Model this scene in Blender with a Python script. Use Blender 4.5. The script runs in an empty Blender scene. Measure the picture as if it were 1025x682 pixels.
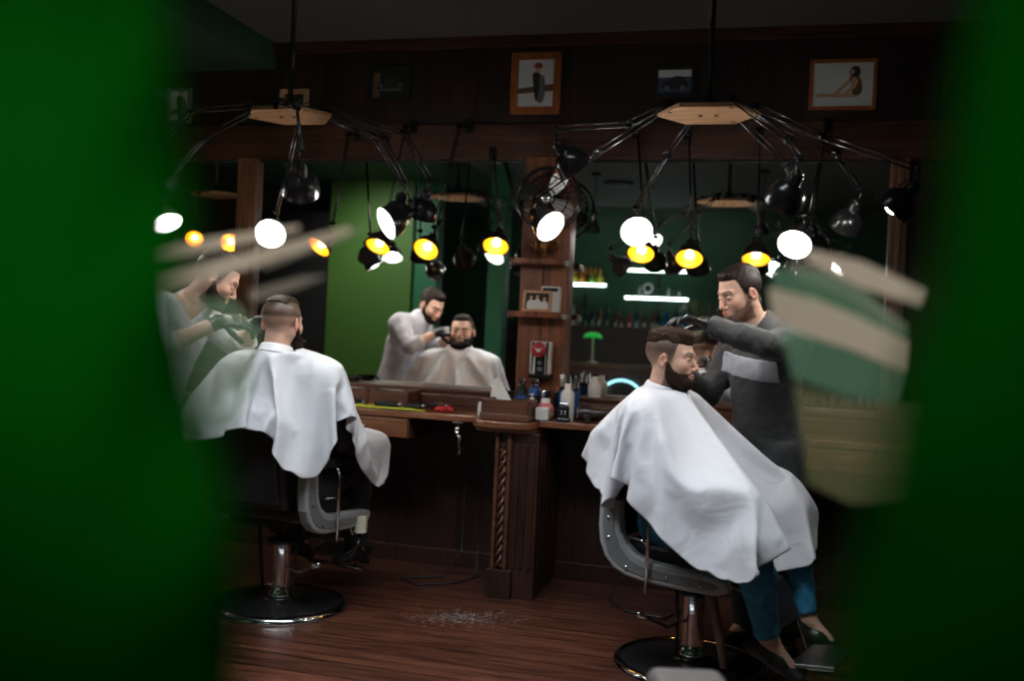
import bpy, bmesh, math, random
import numpy as np
from math import sin, cos, pi, radians, sqrt
from mathutils import Vector, Matrix, Euler
S = bpy.context.scene
COL = S.collection
RND = random.Random(7)

# ---------------------------------------------------------------- materials
MATS = {}
def _nt(name):
    m = bpy.data.materials.new(name); m.use_nodes = True
    nt = m.node_tree; b = nt.nodes['Principled BSDF']
    MATS[name] = m
    return m, nt, b
def N(nt, t, **kw):
    n = nt.nodes.new(t)
    for k, v in kw.items():
        if k in n.inputs: n.inputs[k].default_value = v
        else: setattr(n, k, v)
    return n
def rgba(c): return (c[0], c[1], c[2], 1)
def mat(name, col, rough=.5, metal=0, vary=.12, scale=30, bump=0, bscale=200, spec=.5, coat=0, sheen=0, trans=0, emit=None, es=0):
    m, nt, b = _nt(name)
    b.inputs['Roughness'].default_value = rough; b.inputs['Metallic'].default_value = metal
    b.inputs['Specular IOR Level'].default_value = spec
    b.inputs['Coat Weight'].default_value = coat; b.inputs['Sheen Weight'].default_value = sheen
    b.inputs['Transmission Weight'].default_value = trans
    if emit: b.inputs['Emission Color'].default_value = rgba(emit); b.inputs['Emission Strength'].default_value = es
    tc = N(nt, 'ShaderNodeTexCoord'); no = N(nt, 'ShaderNodeTexNoise', Scale=scale, Detail=3.0)
    nt.links.new(tc.outputs['Object'], no.inputs['Vector'])
    mx = N(nt, 'ShaderNodeMix'); mx.data_type = 'RGBA'
    mx.inputs[6].default_value = rgba([c*(1-vary) for c in col]); mx.inputs[7].default_value = rgba([min(1, c*(1+vary)) for c in col])
    nt.links.new(no.outputs['Fac'], mx.inputs[0]); nt.links.new(mx.outputs[2], b.inputs['Base Color'])
    if bump:
        n2 = N(nt, 'ShaderNodeTexNoise', Scale=bscale, Detail=2.0); nt.links.new(tc.outputs['Object'], n2.inputs['Vector'])
        bp = N(nt, 'ShaderNodeBump', Strength=bump, Distance=.004); nt.links.new(n2.outputs['Fac'], bp.inputs['Height'])
        nt.links.new(bp.outputs['Normal'], b.inputs['Normal'])
    return m
def wood(name, c1, c2, rough=.4, stretch=(12, 12, 1.2), plank=0, axis='X', scale=3, vary=.35, gapc=None):
    """grain running along the axis with the small stretch factor; plank = plank width along 'axis' in metres"""
    m, nt, b = _nt(name); b.inputs['Roughness'].default_value = rough
    tc = N(nt, 'ShaderNodeTexCoord'); mp = N(nt, 'ShaderNodeMapping'); mp.inputs['Scale'].default_value = stretch
    nt.links.new(tc.outputs['Object'], mp.inputs['Vector'])
    no = N(nt, 'ShaderNodeTexNoise', Scale=scale, Detail=6.0, Roughness=.65, Distortion=.6); nt.links.new(mp.outputs['Vector'], no.inputs['Vector'])
    cr = N(nt, 'ShaderNodeValToRGB'); cr.color_ramp.elements[0].color = rgba(c1); cr.color_ramp.elements[1].color = rgba(c2)
    cr.color_ramp.elements[0].position = .36; cr.color_ramp.elements[1].position = .64
    nt.links.new(no.outputs['Fac'], cr.inputs['Fac']); out = cr.outputs['Color']
    bp = N(nt, 'ShaderNodeBump', Strength=.25, Distance=.002)
    h = no.outputs['Fac']
    if plank:
        sp = N(nt, 'ShaderNodeSeparateXYZ'); nt.links.new(tc.outputs['Object'], sp.inputs[0])
        dv = N(nt, 'ShaderNodeMath', operation='DIVIDE'); nt.links.new(sp.outputs[axis], dv.inputs[0]); dv.inputs[1].default_value = plank
        fl = N(nt, 'ShaderNodeMath', operation='FLOOR'); nt.links.new(dv.outputs[0], fl.inputs[0])
        wn = N(nt, 'ShaderNodeTexWhiteNoise'); wn.noise_dimensions = '1D'; nt.links.new(fl.outputs[0], wn.inputs['W'])
        fr = N(nt, 'ShaderNodeMath', operation='FRACT'); nt.links.new(dv.outputs[0], fr.inputs[0])
        pg = N(nt, 'ShaderNodeMath', operation='PINGPONG'); nt.links.new(fr.outputs[0], pg.inputs[0]); pg.inputs[1].default_value = .5
        gp = N(nt, 'ShaderNodeMapRange'); gp.inputs[1].default_value = 0; gp.inputs[2].default_value = .05; nt.links.new(pg.outputs[0], gp.inputs[0])
        mr = N(nt, 'ShaderNodeMapRange'); mr.inputs[3].default_value = 1-vary; mr.inputs[4].default_value = 1+vary; nt.links.new(wn.outputs['Value'], mr.inputs[0])
        hs = N(nt, 'ShaderNodeHueSaturation'); nt.links.new(out, hs.inputs['Color']); nt.links.new(mr.outputs[0], hs.inputs['Value'])
        mx = N(nt, 'ShaderNodeMix'); mx.data_type = 'RGBA'; mx.inputs[6].default_value = rgba(gapc or [c*.3 for c in c1])
        nt.links.new(gp.outputs[0], mx.inputs[0]); nt.links.new(hs.outputs[0], mx.inputs[7]); out = mx.outputs[2]
        h = gp.outputs[0]; bp.inputs['Strength'].default_value = .35; bp.inputs['Distance'].default_value = .002
    nt.links.new(out, b.inputs['Base Color']); nt.links.new(h, bp.inputs['Height']); nt.links.new(bp.outputs['Normal'], b.inputs['Normal'])
    return m
def glow(name, col, s):
    m, nt, b = _nt(name); nt.nodes.remove(b)
    e = N(nt, 'ShaderNodeEmission', Color=rgba(col), Strength=s); nt.links.new(e.outputs[0], nt.nodes['Material Output'].inputs[0])
    return m
def vcol(name, rough=.5, sss=0, bump=.1, bscale=300, sheen=0, spec=.4):
    m, nt, b = _nt(name); a = N(nt, 'ShaderNodeVertexColor'); a.layer_name = 'Col'
    tc = N(nt, 'ShaderNodeTexCoord'); no = N(nt, 'ShaderNodeTexNoise', Scale=bscale, Detail=3.0); nt.links.new(tc.outputs['Object'], no.inputs['Vector'])
    bp = N(nt, 'ShaderNodeBump', Strength=bump, Distance=.002); nt.links.new(no.outputs['Fac'], bp.inputs['Height'])
    mr = N(nt, 'ShaderNodeMapRange'); mr.inputs[3].default_value = .86; mr.inputs[4].default_value = 1.14; nt.links.new(no.outputs['Fac'], mr.inputs[0])
    hs = N(nt, 'ShaderNodeHueSaturation'); nt.links.new(a.outputs['Color'], hs.inputs['Color']); nt.links.new(mr.outputs[0], hs.inputs['Value'])
    nt.links.new(hs.outputs[0], b.inputs['Base Color']); nt.links.new(bp.outputs['Normal'], b.inputs['Normal'])
    b.inputs['Roughness'].default_value = rough; b.inputs['Specular IOR Level'].default_value = spec; b.inputs['Sheen Weight'].default_value = sheen
    if sss:
        b.inputs['Subsurface Weight'].default_value = sss; b.inputs['Subsurface Radius'].default_value = (.012, .005, .003); b.inputs['Subsurface Scale'].default_value = 1
    return m

M_wall = wood('dark_plank_wood', (.013, .0045, .0035), (.034, .011, .007), .5, (14, 14, 1.0), .14, 'X', 3, .3, (.009, .0035, .003))
M_beam = wood('beam_wood', (.035, .012, .007), (.10, .035, .018), .4, (1.0, 14, 14), 0, 'X', 3)
M_post = wood('post_wood', (.10, .045, .026), (.23, .10, .06), .4, (14, 14, 1.0), 0, 'X', 3)
M_pillar = wood('pillar_wood', (.10, .030, .013), (.28, .088, .036), .42, (14, 14, .9), .15, 'X', 2.6, .12)
M_counter = wood('counter_wood', (.11, .04, .02), (.26, .105, .05), .28, (1.0, 12, 12), 0, 'X', 3)
M_cabinet = wood('cabinet_wood', (.055, .02, .012), (.13, .05, .028), .4, (1.2, 12, 12), 0, 'X', 3)
M_darkwood = wood('dark_cabinet_wood', (.016, .006, .004), (.045, .016, .010), .42, (12, 12, 1.2), 0, 'X', 3)
M_floor = wood('floor_planks', (.042, .014, .009), (.115, .042, .025), .33, (.9, 9, 9), .16, 'Y', 3.2, .3)
M_plate = wood('light_plywood', (.46, .24, .12), (.68, .40, .22), .42, (1.5, 12, 12), 0, 'X', 3)
M_framewood = wood('orange_frame_wood', (.28, .075, .02), (.46, .14, .04), .4, (8, 8, 2), 0, 'X', 4)
M_ceiling = mat('ceiling_paint', (.16, .16, .155), .8, vary=.06, scale=3)
M_green = mat('green_paint', (.075, .17, .028), .55, vary=.06, scale=2)
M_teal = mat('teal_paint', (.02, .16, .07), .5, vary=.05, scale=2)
M_dkgreen = mat('dark_green_paint', (.012, .07, .03), .6, vary=.08, scale=2)
M_black = mat('black_enamel', (.012, .012, .013), .22, vary=.1, spec=.6)
M_blackmat = mat('black_matte', (.014, .014, .015), .6, vary=.15)
M_rubber = mat('black_rubber', (.018, .018, .02), .45, vary=.15, bump=.1)
M_leather = mat('black_leather', (.02, .02, .022), .4, vary=.2, bump=.25, bscale=150)
M_chrome = mat('chrome', (.72, .73, .75), .12, 1, vary=.04)
M_steel = mat('brushed_steel', (.42, .42, .43), .3, 1, vary=.1)
M_rod = mat('lamp_rod_steel', (.13, .13, .14), .25, 1, vary=.1)
M_shell = mat('grey_shell_plastic', (.33, .35, .36), .38, vary=.08, scale=8)
M_shell2 = mat('dark_grey_plastic', (.17, .18, .19), .45, vary=.08, scale=8)
M_tan = mat('tan_leather', (.17, .11, .07), .5, vary=.15, bump=.2)
M_white = mat('white_plastic', (.72, .71, .70), .4, vary=.04)
M_cream = mat('cream_plastic', (.62, .57, .45), .5, vary=.06)
M_paper = mat('paper', (.75, .74, .72), .7, vary=.04)
M_red = mat('red_plastic', (.45, .015, .02), .4)
M_blue = mat('blue_plastic', (.015, .09, .35), .3)
M_pink = mat('pink_liquid', (.60, .18, .20), .35)
M_yellow = mat('yellow_green_cloth', (.42, .46, .05), .8, bump=.3)
M_brownred = mat('red_brown_liquid', (.25, .06, .03), .3)
M_inwhite = mat('lamp_white_inside', (.85, .85, .83), .5, vary=.02)
M_gold = mat('lamp_gold_inside', (.95, .50, .03), .32, .55, vary=.05)
M_skin = vcol('skin', .5, .12, .12, 260)
M_hair = vcol('hair_dark', .6, 0, .5, 220, spec=.12)
M_capeR = mat('white_cape_nylon', (.70, .71, .76), .5, vary=.02, scale=6, sheen=.15, bump=.55, bscale=7)
for _n in M_capeR.node_tree.nodes:
    if _n.bl_idname == 'ShaderNodeBump': _n.inputs['Distance'].default_value = .012
    if _n.bl_idname == 'ShaderNodeTexNoise': _n.inputs['Distortion'].default_value = 1.2
M_bulb = glow('bulb_white', (1, .96, .90), 150)
M_bulbgold = glow('bulb_warm', (1, .62, .22), 30)
M_led = glow('led_strip', (.75, 1, .92), 11)
M_neon = glow('neon_ring', (.35, .85, 1), 2.6)
M_banker = mat('green_glass_shade', (.03, .55, .08), .2, vary=.05, emit=(.05, .8, .12), es=.3)
def mirror_mat():
    m, nt, b = _nt('mirror_glass'); b.inputs['Metallic'].default_value = 1; b.inputs['Roughness'].default_value = 0
    b.inputs['Base Color'].default_value = (.84, .86, .85, 1); return m
M_mirror = mirror_mat()
def jeans():
    m = mat('blue_denim', (.03, .22, .38), .8, vary=.75, scale=28, bump=.5, bscale=420); return m
M_jeans = jeans()
M_shirtB = mat('black_shirt_cloth', (.02, .021, .024), .75, vary=.2, bump=.25, bscale=60, sheen=.1)
M_panel = mat('grey_chest_panel', (.34, .35, .40), .75, vary=.3, scale=18)
M_shirtW = mat('pale_shirt_cloth', (.62, .61, .66), .8, vary=.05, scale=14, bump=.25, bscale=70)
M_trouser = mat('dark_trousers', (.022, .024, .028), .8, vary=.2, bump=.2, bscale=80)
M_glove = mat('black_nitrile_glove', (.012, .012, .014), .3, vary=.1, bump=.2, bscale=120)
M_shoe = mat('black_shoe', (.012, .012, .012), .4)

# ---------------------------------------------------------------- mesh builder
class MB:
    def __init__(s): s.bm = bmesh.new(); s.T = Matrix.Identity(4); s.mi = 0
    def _f(s, vs, smooth=False):
        try: f = s.bm.faces.new(vs)
        except ValueError: return
        f.material_index = s.mi; f.smooth = smooth
    def v(s, co): return s.bm.verts.new(s.T @ Vector(co))
    def box(s, lo, hi, bev=0, M=None, seg=2):
        b = bmesh.new(); bmesh.ops.create_cube(b, size=1)
        for v in b.verts: v.co = Vector([(lo[i]+hi[i])/2 + v.co[i]*(hi[i]-lo[i]) for i in range(3)])
        if bev: bmesh.ops.bevel(b, geom=b.edges[:], offset=bev, segments=seg, profile=.5, affect='EDGES')
        s.merge(b, M, smooth=False); return s
    def merge(s, b, M=None, smooth=None):
        T = s.T @ M if M is not None else s.T
        mp = {v: s.bm.verts.new(T @ v.co) for v in b.verts}
        for f in b.faces:
            try: n = s.bm.faces.new([mp[v] for v in f.verts])
            except ValueError: continue
            n.material_index = s.mi; n.smooth = f.smooth if smooth is None else smooth
        b.free()
    def lathe(s, prof, seg=24, M=None, smooth=True, sx=1, sy=1):
        """profile list of (r, z), turned about local Z"""
        T = s.T @ M if M is not None else s.T
        rings = []
        for r, z in prof:
            if r < 1e-6: rings.append([s.bm.verts.new(T @ Vector((0, 0, z)))])
            else: rings.append([s.bm.verts.new(T @ Vector((r*cos(2*pi*i/seg)*sx, r*sin(2*pi*i/seg)*sy, z))) for i in range(seg)])
        for a, b in zip(rings, rings[1:]):
            for i in range(seg):
                j = (i+1) % seg
                if len(a) == 1 and len(b) == 1: continue
                if len(a) == 1: s._f([a[0], b[j], b[i]][::-1], smooth)
                elif len(b) == 1: s._f([a[i], a[j], b[0]], smooth)
                else: s._f([a[i], a[j], b[j], b[i]], smooth)
        return s
    def tube(s, pts, r, seg=8, cap=True, closed=False):
        P = [Vector(p) for p in pts]; n = len(P); rr = r if isinstance(r, (list, tuple)) else [r]*n
        rings = []; up = None
        for i in range(n):
            a = P[i-1] if (i > 0 or closed) else P[i]; b = P[(i+1) % n] if (i < n-1 or closed) else P[i]
            t = (b-a)
            if t.length < 1e-9: t = Vector((0, 0, 1))
            t.normalize()
            if up is None: up = t.orthogonal().normalized()
            up = (up - t*up.dot(t));
            if up.length < 1e-6: up = t.orthogonal()
            up.normalize(); w = t.cross(up)
            rings.append([s.v(P[i] + (up*cos(2*pi*k/seg)+w*sin(2*pi*k/seg))*rr[i]) for k in range(seg)])
        m = n if closed else n-1
        for i in range(m):
            a, b = rings[i], rings[(i+1) % n]
            for k in range(seg): s._f([a[k], a[(k+1) % seg], b[(k+1) % seg], b[k]], True)
        if cap and not closed: s._f(rings[0][::-1]); s._f(rings[-1])
        return s
    def prism(s, pts, d0, d1, M=None, bev=0):
        """outline in local XY, extruded along Z from d0 to d1"""
        b = bmesh.new(); lo = [b.verts.new((x, y, d0)) for x, y in pts]; hi = [b.verts.new((x, y, d1)) for x, y in pts]
        n = len(pts); fl = b.faces.new(lo[::-1]); fh = b.faces.new(hi)
        for i in range(n): b.faces.new([lo[i], lo[(i+1) % n], hi[(i+1) % n], hi[i]])
        bmesh.ops.recalc_face_normals(b, faces=b.faces[:])
        if bev: bmesh.ops.bevel(b, geom=list(fl.edges)+list(fh.edges), offset=bev, segments=2, profile=.5, affect='EDGES')
        s.merge(b, M, smooth=False); return s
    def build(s, name, mats, parent=None, loc=None, auto=None):
        me = bpy.data.meshes.new(name); bmesh.ops.recalc_face_normals(s.bm, faces=s.bm.faces[:]) if auto else None
        s.bm.to_mesh(me); s.bm.free()
        for m in (mats if isinstance(mats, (list, tuple)) else [mats]): me.materials.append(m)
        o = bpy.data.objects.new(name, me); COL.objects.link(o)
        if parent: o.parent = parent
        if loc: o.location = loc
        return o
def TR(x=0, y=0, z=0, rx=0, ry=0, rz=0): return Matrix.Translation((x, y, z)) @ Euler((rx, ry, rz)).to_matrix().to_4x4()
def AIM(p, d, up=(0, 0, 1)):
    """matrix at p whose local +Z points along d"""
    return Matrix.Translation(p) @ Vector(d).to_track_quat('Z', 'Y').to_matrix().to_4x4()
def thing(name, label, cat, loc=(0, 0, 0), rz=0, group=None):
    o = bpy.data.objects.new(name, None); COL.objects.link(o); o.location = loc; o.rotation_euler = (0, 0, rz); o.empty_display_size = .1
    o['label'] = label; o['category'] = cat
    if group: o['group'] = group
    return o
def tag(o, label, cat, group=None, kind=None):
    o['label'] = label; o['category'] = cat
    if group: o['group'] = group
    if kind: o['kind'] = kind
    return o
def struct(o, label=None):
    o['kind'] = 'structure'
    if label: o['label'] = label
    return o
def copy_tree(o, parent=None):
    c = o.copy(); COL.objects.link(c)
    if parent: c.parent = parent
    for ch in [x for x in bpy.data.objects if x.parent == o]: copy_tree(ch, c)
    return c

# ---------------------------------------------------------------- implicit surfaces (smooth unions turned into one skin)
def smin(a, b, k):
    h = np.maximum(k-np.abs(a-b), 0)/k
    return np.minimum(a, b) - h*h*k*.25
def smax(a, b, k): return -smin(-a, -b, k)
def ell(P, c, r, R=None):
    q = P - np.array(c, np.float32)
    if R is not None: q = q @ np.array(R, np.float32)      # R: columns = local axes
    r = np.array(r, np.float32); a = np.linalg.norm(q/r, axis=1); b = np.linalg.norm(q/(r*r), axis=1)+1e-9
    return a*(a-1)/b
def cap(P, a, b, ra, rb=None):
    a = np.array(a, np.float32); b = np.array(b, np.float32); rb = ra if rb is None else rb
    ab = b-a; t = np.clip(((P-a) @ ab)/max(float(ab @ ab), 1e-9), 0, 1)
    return np.linalg.norm(P-a-t[:, None]*ab, axis=1) - (ra+(rb-ra)*t)
def rbox(P, c, h, r, R=None):
    q = P - np.array(c, np.float32)
    if R is not None: q = q @ np.array(R, np.float32)
    q = np.abs(q) - (np.array(h, np.float32)-r)
    return np.linalg.norm(np.maximum(q, 0), axis=1) + np.minimum(q.max(axis=1), 0) - r
def surf(fn, lo, hi, h, B=8):
    lo = np.array(lo, float); n = np.ceil((np.array(hi)-lo)/h).astype(int)+1; n = ((n+B-1)//B)*B
    nb = n//B; gi = np.stack(np.meshgrid(*[np.arange(k) for k in nb], indexing='ij'), -1).reshape(-1, 3)
    cen = (lo + (gi*B+(B-1)/2)*h).astype(np.float32); dc = fn(cen)
    D = np.repeat(np.repeat(np.repeat(dc.reshape(nb), B, 0), B, 1), B, 2).astype(np.float32)
    act = gi[np.abs(dc) < h*B*1.35]
    off = np.stack(np.meshgrid(*[np.arange(B)]*3, indexing='ij'), -1).reshape(-1, 3)
    for s0 in range(0, len(act), 400):
        a = act[s0:s0+400]; idx = (a[:, None, :]*B + off[None]).reshape(-1, 3)
        D[idx[:, 0], idx[:, 1], idx[:, 2]] = fn((lo+idx*h).astype(np.float32))
    s = D < 0; c = np.zeros([k-1 for k in n], np.int8)
    for dx in (0, 1):
        for dy in (0, 1):
            for dz in (0, 1): c += s[dx:n[0]-1+dx, dy:n[1]-1+dy, dz:n[2]-1+dz]
    cells = np.argwhere((c > 0) & (c < 8)); vid = -np.ones(c.shape, np.int64); vid[tuple(cells.T)] = np.arange(len(cells))
    acc = np.zeros((len(cells), 3)); cnt = np.zeros(len(cells))
    cor = [(i, j, k) for i in (0, 1) for j in (0, 1) for k in (0, 1)]
    for a in cor:
        for ax in range(3):
            if a[ax]: continue
            b = list(a); b[ax] = 1
            da = D[tuple((cells+a).T)]; db = D[tuple((cells+b).T)]; m = (da < 0) != (db < 0)
            t = np.where(m, da/np.where(m, da-db, 1), 0); p = np.tile(np.array(a, float), (len(cells), 1)); p[:, ax] += t
            acc[m] += p[m]; cnt[m] += 1
    V = lo + (cells + acc/cnt[:, None])*h
    F = []
    for ax in range(3):
        sl = [slice(1, -1)]*3; sl[ax] = slice(0, -1)
        sh = list(sl); sh[ax] = slice(1, None)
        A = s[tuple(sl)]; Bq = s[tuple(sh)]
        e = np.argwhere(A != Bq); o = np.ones(3, int); o[ax] = 0; e = e+o
        fl = s[tuple(e.T)]; u, w = [(1, 2), (2, 0), (0, 1)][ax]
        q = []
        for du, dw in ((-1, -1), (0, -1), (0, 0), (-1, 0)):
            z = e.copy(); z[:, u] += du; z[:, w] += dw; z = np.minimum(z, np.array(c.shape)-1); q.append(vid[tuple(z.T)])
        q = np.stack(q, 1); q[~fl] = q[~fl][:, ::-1]; F.append(q)
    F = np.concatenate(F); F = F[(F >= 0).all(1)]
    return V, F
def mesh_obj(name, parts, mats, parent=None, origin=(0, 0, 0), smooth_it=0):
    """parts: list of (V, F, colours or None, material index)"""
    me = bpy.data.meshes.new(name); Vs = []; Fs = []; Cs = []; Ms = []; o = 0
    for V, F, C, mi in parts:
        Vs.append(V-np.array(origin)); Fs.append(F+o); o += len(V)
        Cs.append(C if C is not None else np.full((len(V), 3), .5)); Ms.append(np.full(len(F), mi))
    V = np.concatenate(Vs); F = np.concatenate(Fs); C = np.concatenate(Cs); Mi = np.concatenate(Ms)
    me.from_pydata(V.tolist(), [], F.tolist())
    me.polygons.foreach_set('use_smooth', np.ones(len(F), bool)); me.polygons.foreach_set('material_index', Mi.astype(np.int32))
    ca = me.color_attributes.new('Col', 'FLOAT_COLOR', 'POINT'); ca.data.foreach_set('color', np.c_[C, np.ones(len(C))].astype(np.float32).ravel())
    for m in (mats if isinstance(mats, (list, tuple)) else [mats]): me.materials.append(m)
    ob = bpy.data.objects.new(name, me); COL.objects.link(ob)
    if parent: ob.parent = parent
    return ob
# ---------------------------------------------------------------- people
def frame(fwd, tilt=0, roll=0):
    """columns: person's right, forward, up"""
    f = Vector(fwd).normalized(); r = f.cross(Vector((0, 0, 1))).normalized(); u = r.cross(f)
    R = Matrix((r, f, u)).transposed()
    return np.array(R @ Euler((tilt, roll, 0)).to_matrix())
def wob(P, f, s=0):
    x, y, z = P[:, 0]*f, P[:, 1]*f, P[:, 2]*f
    return (np.sin(x+1.7*np.sin(y*.8+s)+s)+np.sin(y*1.1+1.5*np.sin(z*.9+s*2)+2)+np.sin(z*1.2+1.6*np.sin(x*.7)+s*3))/3
class Head:
    def __init__(s, c, R, wide=1.0, jaw=1.0, smile=0, skin=(.58, .36, .27), hair=(.035, .02, .013), beard=(.035, .018, .012), eyes='open',
                 style='quiff', btype='short', fade=1.0, stub=.75):
        s.__dict__.update(c=np.array(c, float), R=np.array(R, float), wide=wide, jaw=jaw, smile=smile, skin=np.array(skin), hairc=np.array(hair),
                          beardc=np.array(beard), eyes=eyes, style=style, btype=btype, fade=fade, stub=stub)
    def world(s, V): return V @ s.R.T + s.c
    def core(s, P):
        w = s.wide; A = np.abs(P); Q = P.copy(); Q[:, 0] = A[:, 0]                # symmetric: work on |x|
        d = ell(Q, (0, -.012, .032), (.075*w, .099, .084))
        d = smin(d, ell(Q, (0, .026, -.036), (.059*w, .064, .083)), .03)
        d = smin(d, cap(Q, (.052*w, -.004, -.052), (.020*w*s.jaw, .066, -.098), .018, .016), .035)
        d = smin(d, ell(Q, (0, .074, -.101), (.022*s.jaw, .018, .016)), .02)
        d = smin(d, ell(Q, (.041*w, .058, -.028), (.021, .022, .020+.004*s.smile)), .03)
        d = smin(d, cap(Q, (.010, .087, .020), (.044*w, .071, .019), .0095, .008), .016)
        d = smax(d, -ell(Q, (.031*w, .104, -.001), (.020, .021, .014)), .014)
        d = smin(d, ell(Q, (.031*w, .0765, -.003), (.0155, .0125, .0115)), .004)
        d = smin(d, cap(Q, (0, .087, .008), (0, .1115, -.036), .0068, .0098), .012)
        d = smin(d, ell(Q, (.0125, .0995, -.0405), (.0075, .0095, .0075)), .006)
        d = smin(d, ell(Q, (0, .080, -.070), (.029, .017, .024)), .018)
        d = smin(d, ell(Q, (0, .0965, -.0640), (.021+.006*s.smile, .0065, .0042)), .003)
        d = smin(d, ell(Q, (0, .0955, -.0730), (.018+.006*s.smile, .0075, .0055)), .003)
        d = smax(d, -ell(Q, (0, .106, -.0683), (.022+.006*s.smile, .010, .0012+.001*s.smile)), .002)
        return d
    def neck(s, P):
        return cap(P, (0, -.020, -.050), (0, -.042, -.205), .053*s.wide, .060*s.wide)
    def ear(s, P):
        Q = P.copy(); Q[:, 0] = np.abs(Q[:, 0]); a = radians(22)
        R = np.array([[cos(a), -sin(a), 0], [sin(a), cos(a), 0], [0, 0, 1]])
        t = radians(-10); R = R @ np.array([[1, 0, 0], [0, cos(t), -sin(t)], [0, sin(t), cos(t)]])
        c = (.079*s.wide, -.012, -.012)
        e = ell(Q, c, (.0062, .0185, .031), R)
        e = smax(e, -ell(Q, (.0845*s.wide, -.010, -.009), (.006, .0105, .017), R), .004)
        return smin(e, ell(Q, (.078*s.wide, .001, -.016), (.006, .005, .007)), .005)
    def skinf(s, P): return smin(smin(s.core(P), s.neck(P), .025), s.ear(P), .006)
    def color(s, V):
        x = np.abs(V[:, 0]); y = V[:, 1]; z = V[:, 2]; n = len(V)
        C = np.tile(s.skin, (n, 1)); C *= (1+.05*wob(V, 90)[:, None])
        def mixc(C, col, m): m = np.clip(m, 0, 1)[:, None]; return C*(1-m)+np.array(col)*m
        C = mixc(C, s.skin*np.array((1.12, .80, .76)), .28*np.exp(-((x-.045)**2+(z+.03)**2)/.0005)*(y > .03))        # cheeks
        C = mixc(C, s.skin*np.array((1.1, .78, .74)), .5*(x > .074*s.wide)*(z < .03)*(z > -.05))                    # ears
        C = mixc(C, s.skin*np.array((1.05, .80, .78)), .6*np.exp(-(x**2+(z+.036)**2+(y-.112)**2)/.0003))            # nose tip
        lip = np.exp(-((x/(.021+.006*s.smile))**4 + ((z+.0685)/.0085)**4))*(y > .088)
        C = mixc(C, s.skin*np.array((.92, .55, .52)), lip)
        if s.smile: C = mixc(C, (.85, .82, .78), (x < .024)*(np.abs(z+.0675-x*x*8) < .0042)*(y > .080))
        # brows
        bz = .024+.004*np.clip((x-.02)/.02, 0, 1)-.007*np.clip((x-.038)/.012, 0, 1)
        C = mixc(C, s.hairc*1.2, .9*np.clip(1-np.abs(z-bz)/.006, 0, 1)**.5*(x > .009)*(x < .052)*(y > .055))
        # eyes
        ex = (x-.031*s.wide)/.0135; ez = (z+.003)
        if s.eyes == 'open':
            op = .0036*np.sqrt(np.clip(1-ex**2, 0, 1)); m = (np.abs(ez) < op)*(y > .075)
            C = mixc(C, (.52, .48, .45), m*1.0)
            C = mixc(C, (.035, .022, .015), 1.0*m*(np.abs(V[:, 0]-np.sign(V[:, 0])*.031*s.wide-.002) < .0055))
            C = mixc(C, (.05, .03, .025), .85*(np.abs(ez-op-.001) < .0016)*(np.abs(ex) < 1)*(y > .07))
        else:
            C = mixc(C, (.05, .028, .02), .85*(np.abs(ez+.004-(.002 if s.eyes == 'smile' else -.001)*(1-ex**2)*(2 if s.eyes == 'smile' else 1)) < .0016)*(np.abs(ex) < 1)*(y > .07))
        # cropped side hair painted where hair is too short to stand off the scalp
        edge = np.where(y > .02, .052-.5*np.clip(y-.06, 0, .1)*0, 0)
        side = np.clip((z+.045)/.075, 0, 1)**(1.4*s.fade)*.92
        back = (y < .028+.25*np.clip(z, 0, .1)) & (z > -.055) & ~((x > .0765*s.wide) & (z < .022) & (y > -.04))
        C = mixc(C, s.hairc*1.3, side*back*np.clip((.036+.3*np.clip(z, 0, .1)-y)/.010, 0, 1))
        C = mixc(C, s.hairc, .85*np.clip((z-.066)/.008, 0, 1))
        # stubble
        C = mixc(C, s.beardc*1.4, s.stub*np.clip(-s.bmask(V)/.010, 0, 1))
        # sideburn
        C = mixc(C, s.beardc*1.4, .85*s.stub*np.clip(1-np.abs(y-.014)/.012, 0, 1)*(z < .03)*(z > -.05)*(x > .05))
        return np.clip(C, 0, 1)
    def bmask(s, P):
        """negative inside the beard region"""
        x = np.abs(P[:, 0]); y = P[:, 1]; z = P[:, 2]
        line = np.interp(y, [-.01, .012, .03, .055, .075, .10], [-.01, -.012, -.040, -.054, -.056, -.052])
        m = z-line
        m = np.maximum(m, -.004-y-.35*np.clip(-.06-z, 0, .1)); m = np.maximum(m, -.150-z+.25*(.09-y))
        mo = 1-np.sqrt((x/(.0235+.008*s.smile))**2+((z+.0690)/(.0095+.002*s.smile))**2)       # mouth opening
        m = np.maximum(m, np.where(y > .07, mo*.0110, -1))
        return m
    def beardf(s, P):
        z = P[:, 2]; y = P[:, 1]; m = s.bmask(P)
        th = {'stubble': .0022, 'short': .0045, 'full': .011}[s.btype]
        extra = {'stubble': 0, 'short': .004, 'full': .020}[s.btype]*np.clip((-.06-z)/.05, 0, 1)*np.clip(y/.05, 0, 1)
        n = .0012*np.sin(P[:, 0]*900+6*np.sin(z*160))+.001*np.sin(y*800+5*np.sin(z*190))
        t = (th+extra)*np.clip(-m/.016, 0, 1)**.8
        d = smin(s.core(P), s.neck(P)+.006, .02)-t+(n if s.btype != 'stubble' else n*.4)+.0012
        if s.btype == 'full':
            d = smin(d, ell(P, (0, .072, -.128), (.050, .040, .040))+n, .02)
        return smax(d, m, .004)
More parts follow.
